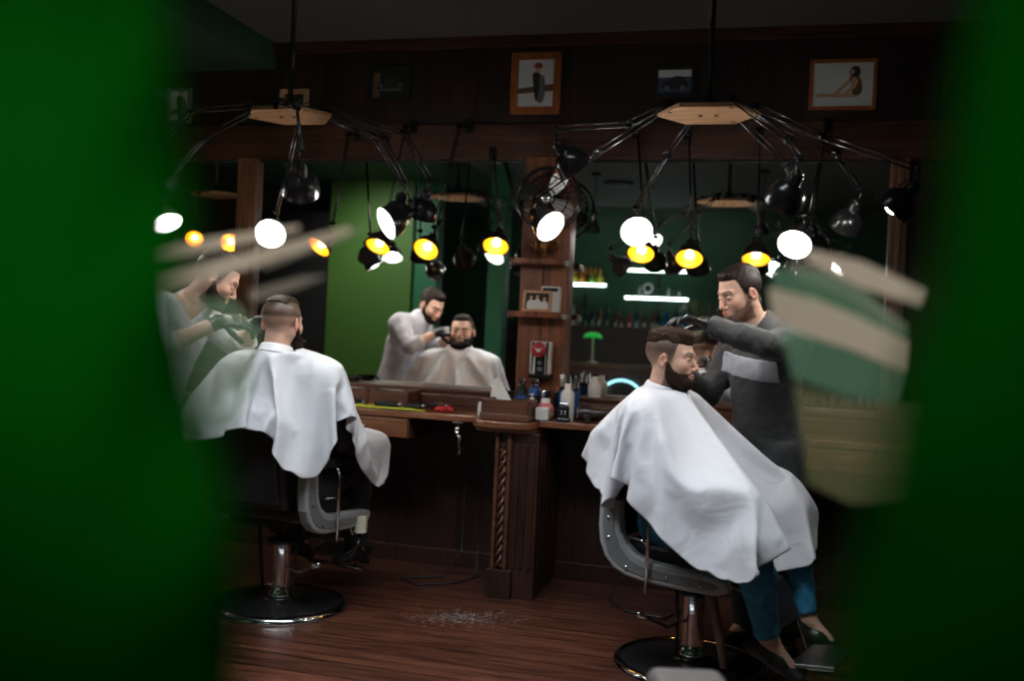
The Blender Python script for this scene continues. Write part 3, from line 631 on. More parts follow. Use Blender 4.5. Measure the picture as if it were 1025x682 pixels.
# drape of the two capes in millimetres: step from one cloth vertex to the next, per axis
CAPE_R = (2231, (-0.73213, -1.85432, 0.44884), [
[342,14,25,26,21,22,26,23,20,23,22,15,27,27,26,27,27,26,23,20,20,21,24,28,28,23,19,11,8,16,-688,27,8,5,7,13,24,27,18,20,25,24,13,23,24,25,25,26,26,27,27,27,27,26,19,19,23,28,28,27,
12,12,20,23,7,-2,-3,0,-767,27,27,27,10,5,7,14,21,28,22,17,19,24,26,11,25,26,26,26,26,26,27,27,27,27,28,19,21,27,27,27,12,12,27,7,2,-3,0,3,7,4,-787,15,25,27,27,12,4,9,13,21,
27,24,19,16,23,25,17,27,26,25,26,21,26,26,27,27,27,27,27,20,26,28,21,9,27,8,7,-2,0,2,4,6,5,0,-788,11,11,23,27,28,12,5,9,14,19,26,26,21,16,19,24,28,25,25,25,20,23,28,24,28,
27,26,25,26,27,26,21,23,16,11,8,7,1,1,0,4,5,4,5,-784,14,10,19,28,27,14,5,10,14,18,25,27,23,17,17,28,24,26,26,23,17,27,24,27,25,27,26,26,26,26,25,21,13,13,13,12,8,4,1,7,
6,7,6,7,6,-831,25,22,14,13,27,27,16,5,11,14,17,24,27,24,20,15,28,25,26,26,14,26,21,26,25,27,26,25,26,26,23,23,23,13,11,10,9,9,9,7,7,6,6,7,6,6,-833,25,24,19,12,25,27,17,
6,12,14,17,22,27,25,23,14,26,26,27,23,13,25,21,24,27,25,26,26,25,21,23,22,24,8,8,9,8,8,7,7,8,8,7,7,5,8,7,-812,7,25,24,14,23,27,19,6,13,15,16,20,27,26,25,14,24,27,28,
20,12,23,25,21,25,25,25,25,25,26,27,13,8,8,9,8,9,8,7,7,8,7,7,8,7,8,7,-771,3,0,25,23,19,27,20,8,14,14,16,19,26,25,27,17,22,28,27,15,16,23,24,22,24,25,26,27,27,22,9,
8,8,8,9,8,9,8,7,7,8,7,7,8,7,8,7,-744,6,5,3,2,25,25,24,23,16,17,13,9,17,23,27,27,19,22,27,28,12,18,22,23,24,25,27,28,25,16,8,8,7,8,9,8,9,8,8,8,7,7,7,
8,7,8,8,9,-721,9,8,6,4,3,26,25,24,21,19,19,11,9,21,27,27,22,20,28,24,13,20,22,26,23,28,27,21,12,7,8,8,8,8,8,9,8,9,8,7,7,7,11,6,7,9,9,9,-703,11,8,3,-6,8,
24,25,24,25,22,21,21,5,15,26,28,24,20,28,20,14,23,26,21,28,25,18,9,7,8,7,8,8,9,8,8,9,8,9,6,8,10,10,4,10,9,10,10,-690,16,3,-1,-9,12,25,25,23,25,20,25,20,24,5,23,26,
28,20,27,15,20,27,19,28,23,13,7,8,7,8,8,8,8,9,8,8,8,9,8,7,11,12,5,10,9,10,10,11,-657,-4,-1,-12,2,24,12,26,25,21,25,18,24,24,24,9,27,27,23,23,17,26,18,28,19,9,7,8,
7,7,9,8,8,9,8,8,8,8,8,8,12,13,6,17,15,8,5,9,9,-668,-3,-1,-4,25,7,23,18,26,24,20,24,18,23,24,20,23,27,24,21,24,16,28,15,7,7,7,8,8,8,9,9,8,9,8,8,9,8,10,
10,10,11,16,17,16,5,6,7,9,-621,-6,-31,-6,22,2,25,23,21,25,22,21,22,19,22,24,24,26,25,23,18,27,10,6,7,8,8,9,9,9,9,9,9,9,9,9,10,10,10,10,11,15,14,16,18,7,4,6,7,-611,
-7,-4,-1,-20,6,24,25,24,23,22,22,22,21,20,21,25,26,26,24,24,5,9,11,12,14,8,8,8,7,7,8,9,10,9,10,10,11,11,11,13,13,14,16,18,9,3,5,6,-605,-7,-4,-4,-5,-11,24,24,24,24,23,22,
22,21,21,21,24,26,26,24,19,11,20,9,8,6,7,6,7,7,9,9,9,10,10,11,10,11,11,12,12,13,14,16,18,10,4,3,5,-603,-5,-4,-5,-5,-7,17,24,24,24,23,23,22,22,22,21,24,25,26,22,15,23,5,
7,7,8,8,8,9,9,10,10,10,11,10,10,11,11,11,11,12,12,14,16,17,13,3,4,5,-604,-4,-4,-3,-10,2,22,9,24,24,24,23,23,22,23,21,25,25,25,18,25,8,15,8,6,9,10,9,9,9,10,9,10,10,
10,10,10,11,10,11,11,12,12,16,17,15,3,5,7,-609,-3,-2,-4,-12,18,4,16,20,22,23,24,24,23,22,24,25,26,23,25,12,17,12,11,13,10,8,9,8,8,8,9,9,10,10,10,11,10,11,10,11,11,11,12,15,
19,5,6,11,-620,1,-5,0,-4,-2,18,26,17,17,19,20,23,23,24,22,30,12,51,16,21,14,14,11,9,7,7,7,8,7,9,10,10,10,11,10,12,11,11,12,12,12,13,16,3,10,11,13,14,-652,-3,-2,-4,1,25,21,
21,19,19,19,17,16,21,22,21,30,26,27,49,8,11,17,7,7,8,7,9,8,10,10,10,11,11,12,11,12,12,13,12,13,13,13,13,15,4,13,12,19,-650,-3,-3,-6,3,-5,21,21,22,21,20,19,18,15,21,27,105,44,
6,17,6,8,8,8,8,9,11,11,11,11,12,12,13,13,13,13,13,14,15,12,15,12,7,13,18,20,-683,1,-2,-7,0,16,3,18,19,22,21,21,20,19,18,158,30,6,9,10,10,11,11,11,12,12,12,13,13,13,14,14,
15,13,14,14,11,14,15,9,12,16,20,20,-717,5,0,-5,-3,12,20,15,15,15,20,20,21,21,20,158,25,25,18,14,12,11,10,9,10,10,10,11,13,14,14,16,14,15,15,14,11,12,15,11,13,18,19,20,-750,6,5,-3,
-4,16,11,17,17,19,19,20,19,20,21,158,26,22,23,22,19,17,14,12,10,9,9,8,9,17,16,11,15,15,16,14,11,11,13,14,19,16,20,11,-781,7,7,6,-4,18,12,21,21,22,19,20,17,17,12,26,26,79,28,23,
20,21,20,23,22,23,19,16,13,11,9,8,7,14,20,12,15,15,14,12,13,12,19,17,16,10,8,-811,7,7,8,9,19,24,22,21,18,17,13,13,19,23,17,25,27,27,26,23,22,19,20,21,22,23,22,22,23,22,19,15,
11,9,6,13,21,14,15,15,13,11,18,9,14,16,7,8,-824,12,13,19,0,15,21,24,14,15,16,19,25,19,16,10,25,26,26,27,22,17,21,19,21,21,22,22,23,23,21,24,23,21,16,12,6,13,23,16,15,10,18,7,
9,16,11,7,8,-806,13,8,-4,18,18,11,15,18,18,24,20,15,3,18,12,24,26,26,26,23,18,18,19,19,20,21,22,22,23,23,23,23,21,24,22,19,13,11,24,16,14,5,10,10,12,11,12,12,-797,0,-6,18,19,17,
11,15,20,19,16,-4,10,18,7,17,23,25,27,26,24,19,18,18,18,18,18,21,22,22,23,23,23,23,23,22,24,23,20,18,18,17,15,13,13,12,12,12,12,-830,2,18,19,17,16,14,14,19,13,-1,14,3,-1,13,17,22,
25,27,26,24,19,15,16,18,20,19,18,21,22,23,23,23,23,23,23,23,23,24,22,20,16,17,15,15,14,14,13,9,-830,18,18,18,16,16,16,15,13,8,5,-2,-4,6,10,15,21,23,27,25,24,22,15,15,14,17,19,21,
20,21,22,23,23,23,23,23,23,24,23,23,22,9,18,18,17,18,17,16,16,-815,18,17,16,16,15,14,12,7,2,-4,-1,6,6,6,18,23,14,25,25,22,19,20,17,17,13,15,19,20,22,22,22,23,23,23,24,23,23,23,
22,22,21,2,17,17,18,17,15,16,-775,16,16,16,15,13,10,4,-2,1,5,10,10,4,-6,23,5,22,21,22,20,22,18,15,20,19,15,13,18,21,22,22,23,24,23,23,23,23,23,23,23,17,21,-2,19,17,13,18,12,-741,
16,16,16,13,7,3,0,5,9,13,9,-1,-11,8,14,22,2,27,19,14,19,22,19,8,21,20,19,12,18,21,23,23,24,22,23,24,23,23,23,22,16,21,18,-3,19,15,13,13,-695,17,12,7,1,5,9,12,14,5,-4,-14,
7,13,7,25,-7,26,11,23,12,19,18,22,4,21,18,21,19,16,22,23,23,23,23,23,24,23,23,22,15,19,19,18,-8,14,13,13,-662,17,9,2,8,11,14,11,3,-9,-15,5,10,9,18,1,0,25,6,24,7,20,18,20,
23,3,18,18,19,21,22,22,23,22,24,23,23,24,23,21,15,17,20,18,21,-12,5,9,-625,15,4,10,13,13,10,-2,-11,-15,2,11,16,5,23,-2,-13,22,2,22,22,0,21,19,22,22,3,16,22,21,22,19,22,23,23,24,
23,24,22,22,14,17,19,19,19,22,-11,3,-603,7,12,13,13,7,-6,-14,-15,1,11,19,11,10,16,-15,-10,17,-1,24,24,-5,16,20,22,21,22,5,14,21,22,23,21,22,23,23,24,23,23,21,17,16,21,21,18,15,21,12,
-609,9,13,10,4,-10,-15,-15,-1,13,20,9,4,25,2,-20,-6,10,8,9,24,10,-1,20,22,22,20,23,6,12,23,23,22,21,23,23,23,24,22,22,18,16,23,21,20,15,14,-552,6,3,-14,-16,-14,-3,14,20,12,2,14,22,
-9,-21,1,2,16,-1,19,20,-10,18,18,22,21,21,22,7,15,21,23,23,23,22,23,23,22,22,20,17,22,22,21,18,15,-537,-17,-15,-13,-5,15,20,14,4,6,23,8,-13,-15,-13,6,21,-5,14,25,-6,1,21,21,22,20,22,
19,10,20,18,23,22,23,23,23,22,22,21,19,22,22,22,20,-548,-12,-7,16,21,14,9,3,12,22,-4,-20,-13,-11,5,24,-7,17,16,7,10,-8,21,22,21,22,22,12,17,21,20,21,23,23,23,22,23,21,21,22,20,23,-538,
17,21,15,10,6,6,20,10,-11,-20,-13,-12,5,26,-3,2,27,26,-9,-10,9,21,22,22,22,19,13,19,22,21,21,23,23,22,22,22,22,21,-417,8,6,11,22,-5,-16,-16,-15,-12,3,27,4,-2,20,25,9,-14,-8,17,22,22,
22,21,16,15,21,21,22,22,23,23,22],
[873,-24,-11,9,17,15,0,-11,9,15,17,23,-7,-9,-8,-8,-9,-9,-15,-19,-18,-18,-14,2,-2,-16,17,-17,-21,22,179,-6,-27,-27,-28,-24,-15,5,19,18,7,-10,25,14,11,-11,-11,-9,-9,-8,-8,-6,-8,-9,-20,-20,-16,-3,1,8,
-17,-18,-13,16,-8,-4,-3,-5,215,-4,6,-4,-26,-28,-27,-24,-17,-1,16,20,19,-9,9,24,-12,-10,-10,-10,-10,-8,-7,-8,-7,-7,-4,-19,-18,-8,6,-6,-17,-17,6,-9,-6,-3,-5,-6,-7,-7,283,-23,-10,6,-3,-25,-28,-27,-24,-19,
-5,12,19,21,14,-12,20,-8,-9,-12,-9,-17,-11,-9,-7,-7,-8,-8,-3,-19,-10,0,-13,-17,-5,-9,-8,-4,-5,-6,-6,-8,-6,-5,345,-24,-25,-15,2,0,-25,-27,-26,-25,-20,-9,8,17,21,19,-13,4,10,-12,-12,-18,-15,-2,-13,-5,
-9,-10,-12,-10,-4,-11,-14,-13,-15,-10,-9,-8,-5,-5,-5,-7,-6,-7,-7,378,-23,-25,-20,-2,2,-24,-27,-26,-24,-22,-12,4,15,20,20,1,-13,8,-10,-14,-20,-4,-15,-5,-13,-7,-10,-10,-11,-11,-12,-14,-12,-12,-12,-12,-8,-7,-5,-6,
-7,-7,-6,-6,-7,416,-6,-16,-24,-23,-6,2,-23,-27,-26,-24,-22,-15,1,12,18,22,-4,-13,8,-10,-20,-10,-16,-9,-12,-7,-11,-11,-11,-10,-14,-13,-13,-13,-11,-11,-9,-10,-9,-7,-7,-7,-6,-6,-7,-6,442,-9,-11,-20,-24,-11,2,-22,
-27,-26,-24,-22,-17,-4,11,15,22,-9,-10,6,-13,-21,-12,-16,-12,-8,-12,-10,-10,-11,-12,-13,-14,-14,-9,-8,-8,-8,-7,0,-1,-3,-3,-5,-6,-8,-3,-5,406,11,-8,-12,-23,-15,-1,-20,-27,-25,-24,-23,-19,-7,9,11,22,-14,-7,4,
-17,-20,-15,-12,-16,-12,-12,-11,-11,-11,-11,-7,-17,7,-8,-9,-10,-11,-8,-2,-1,-1,-1,0,1,-3,-4,-4,373,8,7,-5,-14,-20,-4,-19,-26,-24,-25,-22,-20,-11,10,4,21,-16,-7,1,-20,-19,-15,-13,-16,-12,-12,-10,-8,-6,-16,-12,
6,0,-9,-9,-11,-8,-10,2,0,0,0,-1,-3,-3,-4,-5,341,9,8,9,7,-4,-12,-11,-17,-22,-23,-24,-26,-22,-16,8,2,18,-17,-6,-4,-21,-19,-15,-15,-12,-11,-8,-4,-12,-19,-6,2,4,-7,-8,-8,-9,-13,-5,-3,4,1,0,
-3,-5,-5,-7,-7,327,9,9,9,8,8,-8,-10,-13,-19,-20,-20,-26,-26,-19,-3,6,15,-18,-2,-13,-21,-17,-15,-9,-15,-3,-8,-16,-17,-3,2,3,-5,-8,-8,-8,-9,-10,-9,0,3,1,-9,0,-5,-7,-8,-8,317,8,9,9,13,5,
-7,-8,-8,-9,-17,-18,-19,-27,-23,-9,3,12,-18,-5,-17,-20,-15,-8,-17,0,-12,-18,-13,-1,2,1,-5,-7,-8,-8,-7,-9,-10,-8,1,2,-9,-8,2,-8,-8,-9,-10,312,6,10,11,13,3,-8,-8,-7,-9,-6,-12,-19,-12,-27,-15,7,
0,-19,-7,-21,-17,-7,-18,-1,-14,-18,-8,0,2,-2,-6,-7,-8,-7,-8,-7,-8,-11,-4,0,-9,-11,3,-10,-8,-9,-10,-10,310,3,11,18,7,0,-5,-10,-8,-6,-9,-4,-8,-12,-13,-26,5,-7,-15,-14,-20,-9,-18,-2,-17,-14,-4,2,
-2,-4,-7,-8,-8,-7,-8,-7,-7,-6,-7,-6,-10,-13,-2,-11,-10,-9,-6,-9,-9,324,7,13,0,-1,4,-9,-7,-10,-7,-6,-7,-5,-6,-15,-2,-16,-7,-13,-17,-13,-18,-4,-17,-8,0,-2,-5,-7,-8,-8,-8,-8,-8,-7,-8,-8,-8,-8,
-9,-8,-9,-11,-11,-11,-7,-7,-8,-9,338,0,2,0,-1,6,-10,-8,-8,-8,-7,-6,-6,-5,-6,-11,-5,-11,-13,-14,-18,-7,-14,0,-4,-6,-8,-9,-8,-8,-9,-8,-9,-9,-8,-8,-9,-9,-9,-9,-9,-10,-11,-10,-12,-8,-6,-7,-8,334,
1,4,4,-2,3,-10,-9,-9,-8,-7,-6,-6,-6,-5,-6,-8,-10,-12,-13,-13,-4,-10,-9,-9,-9,-8,-8,-8,-7,-8,-8,-9,-8,-9,-9,-9,-9,-9,-10,-9,-10,-11,-10,-12,-8,-6,-7,-8,332,2,3,6,-1,3,-10,-9,-9,-8,-8,-7,
-6,-5,-6,-6,-8,-9,-11,-13,-13,-6,-10,-9,-9,-8,-7,-7,-7,-8,-8,-9,-9,-9,-9,-9,-9,-9,-9,-10,-9,-10,-11,-10,-12,-9,-6,-6,-8,331,1,3,4,2,2,-2,-13,-9,-9,-8,-7,-7,-6,-6,-6,-7,-10,-10,-13,-9,-10,-4,
-8,-8,-9,-8,-9,-9,-9,-9,-9,-9,-9,-9,-9,-9,-9,-10,-9,-10,-9,-10,-11,-12,-9,-6,-7,-7,330,1,3,3,5,-2,-2,-2,-10,-11,-10,-9,-7,-6,-7,-6,-8,-10,-9,-12,-9,-6,-10,-8,-8,-9,-8,-9,-9,-9,-9,-9,-9,-9,
-9,-9,-9,-9,-10,-9,-9,-9,-10,-11,-11,-10,-7,-7,-7,331,2,0,2,8,-3,1,-6,-7,-7,-8,-10,-10,-8,-6,-9,-9,-9,-7,-10,-9,-10,-9,-9,-8,-9,-9,-9,-9,-9,-8,-9,-9,-9,-9,-9,-9,-10,-9,-9,-9,-10,-9,-9,-11,
-12,-7,-7,-8,335,0,2,-1,6,9,-10,-5,-8,-7,-7,-6,-7,-9,-9,-6,-11,-3,-28,12,-17,-13,-8,-9,-9,-9,-9,-9,-9,-9,-9,-9,-9,-9,-9,-9,-9,-9,-9,-9,-9,-9,-9,-8,-13,-10,-9,-8,-7,368,0,-1,0,-4,-11,-9,
-8,-7,-7,-7,-7,-6,-7,-6,-6,-14,-10,-9,14,-29,-14,-11,-9,-9,-9,-9,-9,-9,-9,-9,-9,-9,-9,-9,-9,-9,-9,-9,-9,-8,-9,-9,-8,-8,-13,-9,-8,-3,364,-2,-1,-1,-4,-8,-7,-9,-10,-8,-8,-7,-6,-6,-8,-9,-38,-17,
-6,-7,-9,-9,-9,-9,-9,-9,-9,-9,-9,-9,-9,-8,-9,-9,-8,-9,-8,-8,-8,-9,-7,-9,-13,-8,-2,4,348,-4,-2,0,-2,-10,-7,-7,-7,-9,-9,-9,-7,-7,-7,-57,-14,-5,-9,-10,-9,-10,-9,-8,-9,-9,-8,-9,-8,-8,-8,-8,
-7,-9,-7,-8,-10,-8,-7,-12,-9,-5,3,3,338,-6,-3,-1,-1,-7,-11,-7,-7,-7,-8,-8,-8,-9,-7,-58,-9,-9,-4,-5,-8,-8,-10,-11,-11,-10,-11,-9,-8,-8,-8,-6,-8,-7,-6,-8,-10,-10,-7,-10,-8,-2,1,2,334,-6,-6,-2,
-1,-8,-7,-8,-8,-9,-8,-8,-8,-8,-8,-57,-9,-7,-7,-6,-4,-4,-6,-8,-10,-11,-12,-13,-11,-5,-6,-10,-8,-7,-6,-8,-10,-10,-9,-7,2,-6,1,-8,338,-7,-7,-7,-1,-9,-7,-8,-7,-6,-8,-8,-9,-9,-9,-10,-9,-29,-10,-7,
-5,-4,-2,-11,-8,-7,-4,-6,-7,-9,-12,-13,-14,-7,-3,-10,-7,-6,-8,-10,-8,-9,4,-6,-6,-9,-9,351,-8,-8,-10,-11,-8,-5,-7,-7,-9,-8,-8,-8,-10,-8,-11,-10,-9,-9,-11,-3,-8,0,-3,-4,-5,-8,-8,-15,-10,-7,-5,-7,
-9,-12,-15,-8,-2,-9,-6,-8,-8,-11,2,-10,-7,-6,-10,-10,351,-8,-8,-5,-14,-10,-6,-6,-8,-7,-8,-10,-1,-11,-12,-12,-10,-10,-9,-9,-5,-1,-2,-2,-3,-4,-6,-7,-8,-11,-16,-11,-9,-7,-6,-10,-14,-8,-1,-7,-7,-10,-2,-11,
-9,-7,-8,-10,-10,369,-7,-15,-16,-7,-5,-16,-11,-7,-6,4,-9,-14,-10,-13,-12,-11,-10,-9,-9,-4,-2,-1,-1,-2,-2,-5,-5,-7,-8,-10,-12,-12,-17,-11,-8,-7,-8,-10,-1,-5,-7,-11,-10,-9,-9,-8,-8,-7,380,-18,-16,-6,-4,-9,
-15,-11,0,-5,-13,-12,-12,-14,-11,-13,-12,-11,-9,-8,-5,-2,-1,-1,-1,-1,-2,-3,-6,-8,-9,-10,-11,-12,-14,-16,-12,-8,-7,-5,-4,-5,-5,-4,-5,-4,-5,-5,-4,353,-18,-5,-5,-7,-9,-13,-12,-3,-12,-17,-8,-14,-14,-13,-13,-12,
-11,-10,-8,-4,-2,1,1,-1,-4,-2,-1,-5,-5,-9,-10,-11,-11,-12,-13,-14,-14,-12,-7,-5,-5,-4,-5,-4,-4,-5,-4,-6,360,-6,-5,-8,-9,-9,-9,-11,-13,-14,-15,-14,-12,-15,-13,-14,-12,-11,-10,-6,-5,-4,1,1,2,0,-2,-4,
-4,-4,-7,-9,-11,-12,-12,-13,-13,-14,-14,-10,-6,4,-8,-8,-7,-6,-6,-5,-5,378,-7,-9,-9,-9,-10,-12,-13,-14,-15,-13,-14,-15,-14,-14,-13,-10,-15,1,-13,-2,5,-14,0,0,2,2,-2,-4,-5,-6,-10,-9,-13,-14,-13,-13,-13,-11,
-7,-9,-6,6,-3,-4,-4,-11,5,-3,361,-9,-10,-9,-10,-12,-14,-15,-14,-15,-14,-12,-12,-16,-15,-9,-13,-14,7,-17,5,-3,8,-21,-4,-2,1,2,-1,-4,-6,-7,-14,-13,-13,-13,-11,-7,-3,-5,-6,-18,-10,6,-6,-4,1,-4,6,351,
-9,-9,-10,-12,-15,-15,-14,-15,-12,-9,-14,-16,-13,-17,-13,14,-26,-8,16,-22,6,-1,7,-24,-8,-5,-1,2,-1,-5,-7,-10,-11,-15,-12,-4,2,-5,-2,-9,-20,-12,-18,6,-8,0,2,4,339,-8,-12,-15,-15,-15,-13,-10,-9,-15,-16,-9,
-17,-16,22,-10,-26,-10,23,-9,-23,4,9,-2,-25,1,-14,-9,-2,1,-7,-7,-9,-15,2,-3,3,-3,-4,-10,-21,-15,-16,-18,9,5,5,0,323,-8,-14,-15,-14,-11,-8,-11,-16,-15,-8,-18,-16,22,15,-27,-27,-11,25,4,-26,-12,8,4,
-5,-25,5,-15,-13,-10,-6,-6,-6,5,-1,-3,4,-1,-5,-11,-22,-18,-15,-17,-12,7,13,13,304,-10,-16,-12,-10,-8,-12,-17,-12,-8,-17,-17,16,23,-4,-27,-24,-17,26,10,-14,-26,-2,8,-1,-7,-25,9,-9,-8,-8,-12,-5,-4,0,1,
2,2,-6,-12,-22,-19,-16,-16,-16,-8,9,14,311,-16,-11,-8,-10,-14,-16,-10,-7,-18,-16,12,20,21,-22,-22,-26,-22,27,7,5,-26,-18,4,-3,1,-6,-25,11,-9,-5,-1,-10,-4,-3,0,0,2,-7,-11,-20,-20,-13,-13,-16,-21,-6,19,
311,-14,-9,-13,-15,-14,-8,-8,-18,-15,11,20,22,2,-27,-20,-26,-26,25,25,7,-24,-25,-13,-2,-3,2,-5,-23,12,1,-2,-4,-8,-4,-2,-1,0,-8,-11,-17,-20,-10,-13,-15,-20,-21,310,-15,-16,-11,-7,-9,-17,-15,9,19,23,17,-16,
-26,-18,-28,-27,21,26,18,-15,-25,-15,-14,1,-10,2,-5,-23,11,6,0,-1,-4,-3,-4,-6,-7,-10,-15,-19,-10,-12,-13,-17,-20,262,-5,-8,-11,-17,-14,8,18,22,21,6,-26,-24,-23,-23,-28,17,27,22,0,-25,-26,-6,-6,-7,-10,6,
-12,-22,8,9,2,-1,-4,-4,-5,-7,-9,-13,-17,-10,-12,-11,-14,217,-12,-15,-13,6,17,21,22,19,-13,-28,-18,-24,-25,-28,13,26,20,20,-24,-25,-23,-6,-3,-7,0,2,-20,-16,6,8,3,-1,-4,-5,-6,-8,-11,-13,-12,-14,-9,169,
-12,5,17,20,21,22,9,-25,-26,-19,-24,-24,-28,8,27,27,5,5,-23,-23,-21,-5,-2,0,2,-11,-20,-11,3,5,5,-2,-4,-6,-9,-10,-11,-12,172,20,22,19,-7,-27,-23,-22,-23,-24,-28,4,27,27,17,12,-23,-20,-23,-14,-2,0,
1,-6,-17,-18,-6,4,3,1,-2,-5,-8],
[243,3,4,6,8,9,10,11,18,6,0,-7,-1,-2,-1,-1,-1,-2,-7,-5,-6,-6,-4,1,-1,5,-12,-19,-17,7,21,5,2,2,2,2,4,6,8,8,9,11,0,8,9,-4,-8,-3,-2,-1,1,2,0,-3,-6,-5,-5,-2,1,3,
-18,-19,-13,-4,-26,-27,-28,-28,134,6,6,6,2,2,1,3,4,5,7,9,8,11,0,8,-5,-4,-3,-4,-4,-1,0,1,0,1,6,-6,-6,-2,2,-5,-18,-19,-5,-25,-28,-27,-28,-27,-26,-27,203,6,7,6,5,3,1,2,3,3,
5,6,9,9,7,3,8,-3,-4,-4,-4,-7,-3,0,1,0,0,1,5,-6,-3,0,-12,-20,-9,-25,-26,-27,-28,-27,-27,-27,-26,-28,246,7,7,6,6,6,2,2,2,3,3,4,6,8,9,8,3,-2,7,-4,-4,-9,-5,1,-2,2,
0,-1,-3,0,5,-4,-12,-10,-17,-24,-25,-26,-28,-27,-28,-27,-27,-26,-27,268,7,7,6,6,6,3,2,2,2,3,4,6,7,9,9,3,-4,7,-4,-5,-11,1,-6,3,-4,2,-1,-1,-1,-2,-5,-12,-21,-23,-21,-23,-25,-27,-28,-26,
-26,-27,-26,-27,-26,303,10,8,7,6,6,6,4,1,3,2,3,4,5,7,8,9,2,-4,6,-3,-13,-1,-10,1,-5,3,-2,-2,-2,-1,-8,-9,-10,-22,-24,-24,-25,-24,-25,-27,-26,-26,-27,-26,-27,-27,325,10,9,7,7,6,6,3,
2,2,3,3,3,5,7,7,9,-1,-2,6,-6,-14,-4,-9,-5,2,-6,1,-2,-2,-14,-10,-10,-5,-25,-26,-25,-26,-25,-28,-27,-26,-27,-27,-26,-27,-26,-27,370,24,10,9,7,6,6,4,2,2,3,3,3,4,6,7,9,-3,-1,5,
-9,-14,-7,-4,-10,-5,-5,-5,-4,-5,-4,0,-19,-26,-25,-25,-25,-24,-26,-27,-27,-27,-27,-27,-27,-27,-27,-26,382,27,27,11,8,6,7,3,2,3,3,3,3,3,7,5,10,-5,-1,3,-12,-12,-7,-6,-9,-5,-5,-4,-3,-1,-7,-23,
-27,-26,-26,-25,-24,-26,-24,-27,-27,-27,-28,-27,-26,-27,-27,-26,371,26,26,26,27,12,7,7,4,2,1,3,4,4,3,6,5,9,-6,0,0,-14,-10,-8,-8,-5,-5,-3,-2,-4,-13,-26,-27,-26,-26,-26,-25,-25,-24,-26,-27,-27,-27,-27,
-27,-26,-26,-26,-26,385,25,26,25,27,27,10,7,5,3,2,3,3,4,3,4,6,8,-6,1,-4,-14,-10,-7,-4,-7,-2,-3,-7,-20,-26,-27,-27,-26,-26,-26,-25,-25,-25,-25,-27,-27,-27,-24,-28,-26,-26,-25,-26,400,24,25,27,24,26,
14,10,10,10,4,2,3,5,3,3,6,7,-6,0,-8,-13,-8,-4,-8,-2,-4,-13,-23,-27,-27,-27,-26,-26,-25,-26,-26,-25,-24,-26,-27,-27,-24,-25,-28,-25,-25,-25,-24,413,22,26,25,23,25,10,10,15,8,18,7,3,6,5,3,5,
6,-7,-2,-12,-9,-4,-9,-2,-7,-17,-26,-27,-27,-27,-26,-26,-26,-25,-26,-26,-25,-24,-27,-27,-24,-23,-27,-24,-25,-25,-24,-24,417,28,25,19,27,14,23,5,11,17,10,21,12,6,7,4,5,3,-5,-6,-11,-5,-12,-1,-10,-23,-27,-26,
-27,-27,-26,-26,-25,-26,-25,-26,-26,-26,-26,-26,-23,-22,-27,-20,-21,-25,-27,-25,-25,414,28,24,27,14,26,13,20,5,14,18,12,21,15,3,19,-2,4,-4,-9,-6,-13,-1,-16,-26,-27,-27,-26,-26,-26,-25,-26,-25,-26,-25,-26,-25,-26,-25,
-24,-25,-24,-20,-19,-20,-27,-27,-25,-25,420,27,13,27,22,27,9,13,18,8,16,17,15,21,17,5,15,0,-2,-7,-12,-3,-22,-27,-27,-26,-26,-25,-25,-25,-25,-25,-26,-25,-25,-25,-25,-24,-25,-24,-24,-22,-22,-20,-18,-26,-27,-27,-25,412,
26,26,25,25,26,10,10,11,13,16,16,17,17,19,18,9,5,-2,-4,-7,-27,-25,-24,-24,-22,-26,-25,-26,-26,-26,-26,-25,-25,-25,-24,-25,-24,-24,-24,-23,-23,-21,-21,-18,-25,-28,-26,-27,410,27,28,30,27,22,9,11,12,12,15,15,
17,17,18,18,12,5,1,-5,-16,-25,-17,-25,-25,-26,-27,-26,-27,-25,-26,-25,-25,-24,-25,-24,-25,-24,-24,-23,-24,-22,-22,-21,-18,-25,-27,-27,-26,405,28,27,28,27,27,21,5,11,13,13,15,16,16,17,17,12,8,4,-10,-22,-12,-28,
-25,-26,-26,-26,-25,-25,-25,-25,-24,-25,-24,-25,-24,-24,-25,-24,-24,-23,-23,-22,-21,-19,-23,-27,-27,-27,402,27,29,25,26,29,17,26,11,9,11,12,15,17,14,16,11,6,11,-17,-10,-25,-22,-26,-26,-25,-25,-25,-25,-25,-25,-24,-25,-25,
-24,-25,-24,-25,-24,-24,-24,-24,-23,-21,-19,-21,-27,-27,-26,396,28,28,28,23,22,27,22,19,16,12,11,12,13,16,10,11,4,17,-10,-24,-19,-24,-24,-23,-25,-25,-25,-25,-26,-25,-25,-25,-25,-24,-25,-24,-25,-24,-24,-24,-25,-24,-23,-21,
-18,-26,-26,-25,389,29,27,25,31,26,19,11,21,20,20,18,15,13,12,13,10,4,3,-19,2,-23,-23,-24,-26,-25,-26,-26,-25,-26,-25,-25,-25,-24,-24,-25,-24,-24,-24,-23,-24,-24,-23,-22,-24,-24,-25,-23,-23,377,28,28,26,30,17,16,
18,19,20,20,21,22,17,17,11,-8,0,0,25,-17,-25,-21,-26,-26,-25,-26,-25,-25,-25,-25,-24,-25,-24,-24,-24,-24,-23,-24,-23,-24,-23,-23,-23,-22,-25,-23,-24,-21,363,27,28,27,28,26,18,16,15,17,18,19,22,23,13,4,0,17,
-27,-20,-26,-25,-26,-25,-25,-25,-25,-24,-24,-24,-24,-24,-23,-23,-24,-23,-23,-23,-23,-23,-22,-24,-24,-23,-22,-18,341,28,28,27,27,21,27,21,19,16,16,16,18,20,20,0,3,-28,-26,-24,-24,-25,-24,-24,-24,-24,-24,-23,-24,-23,-23,-23,
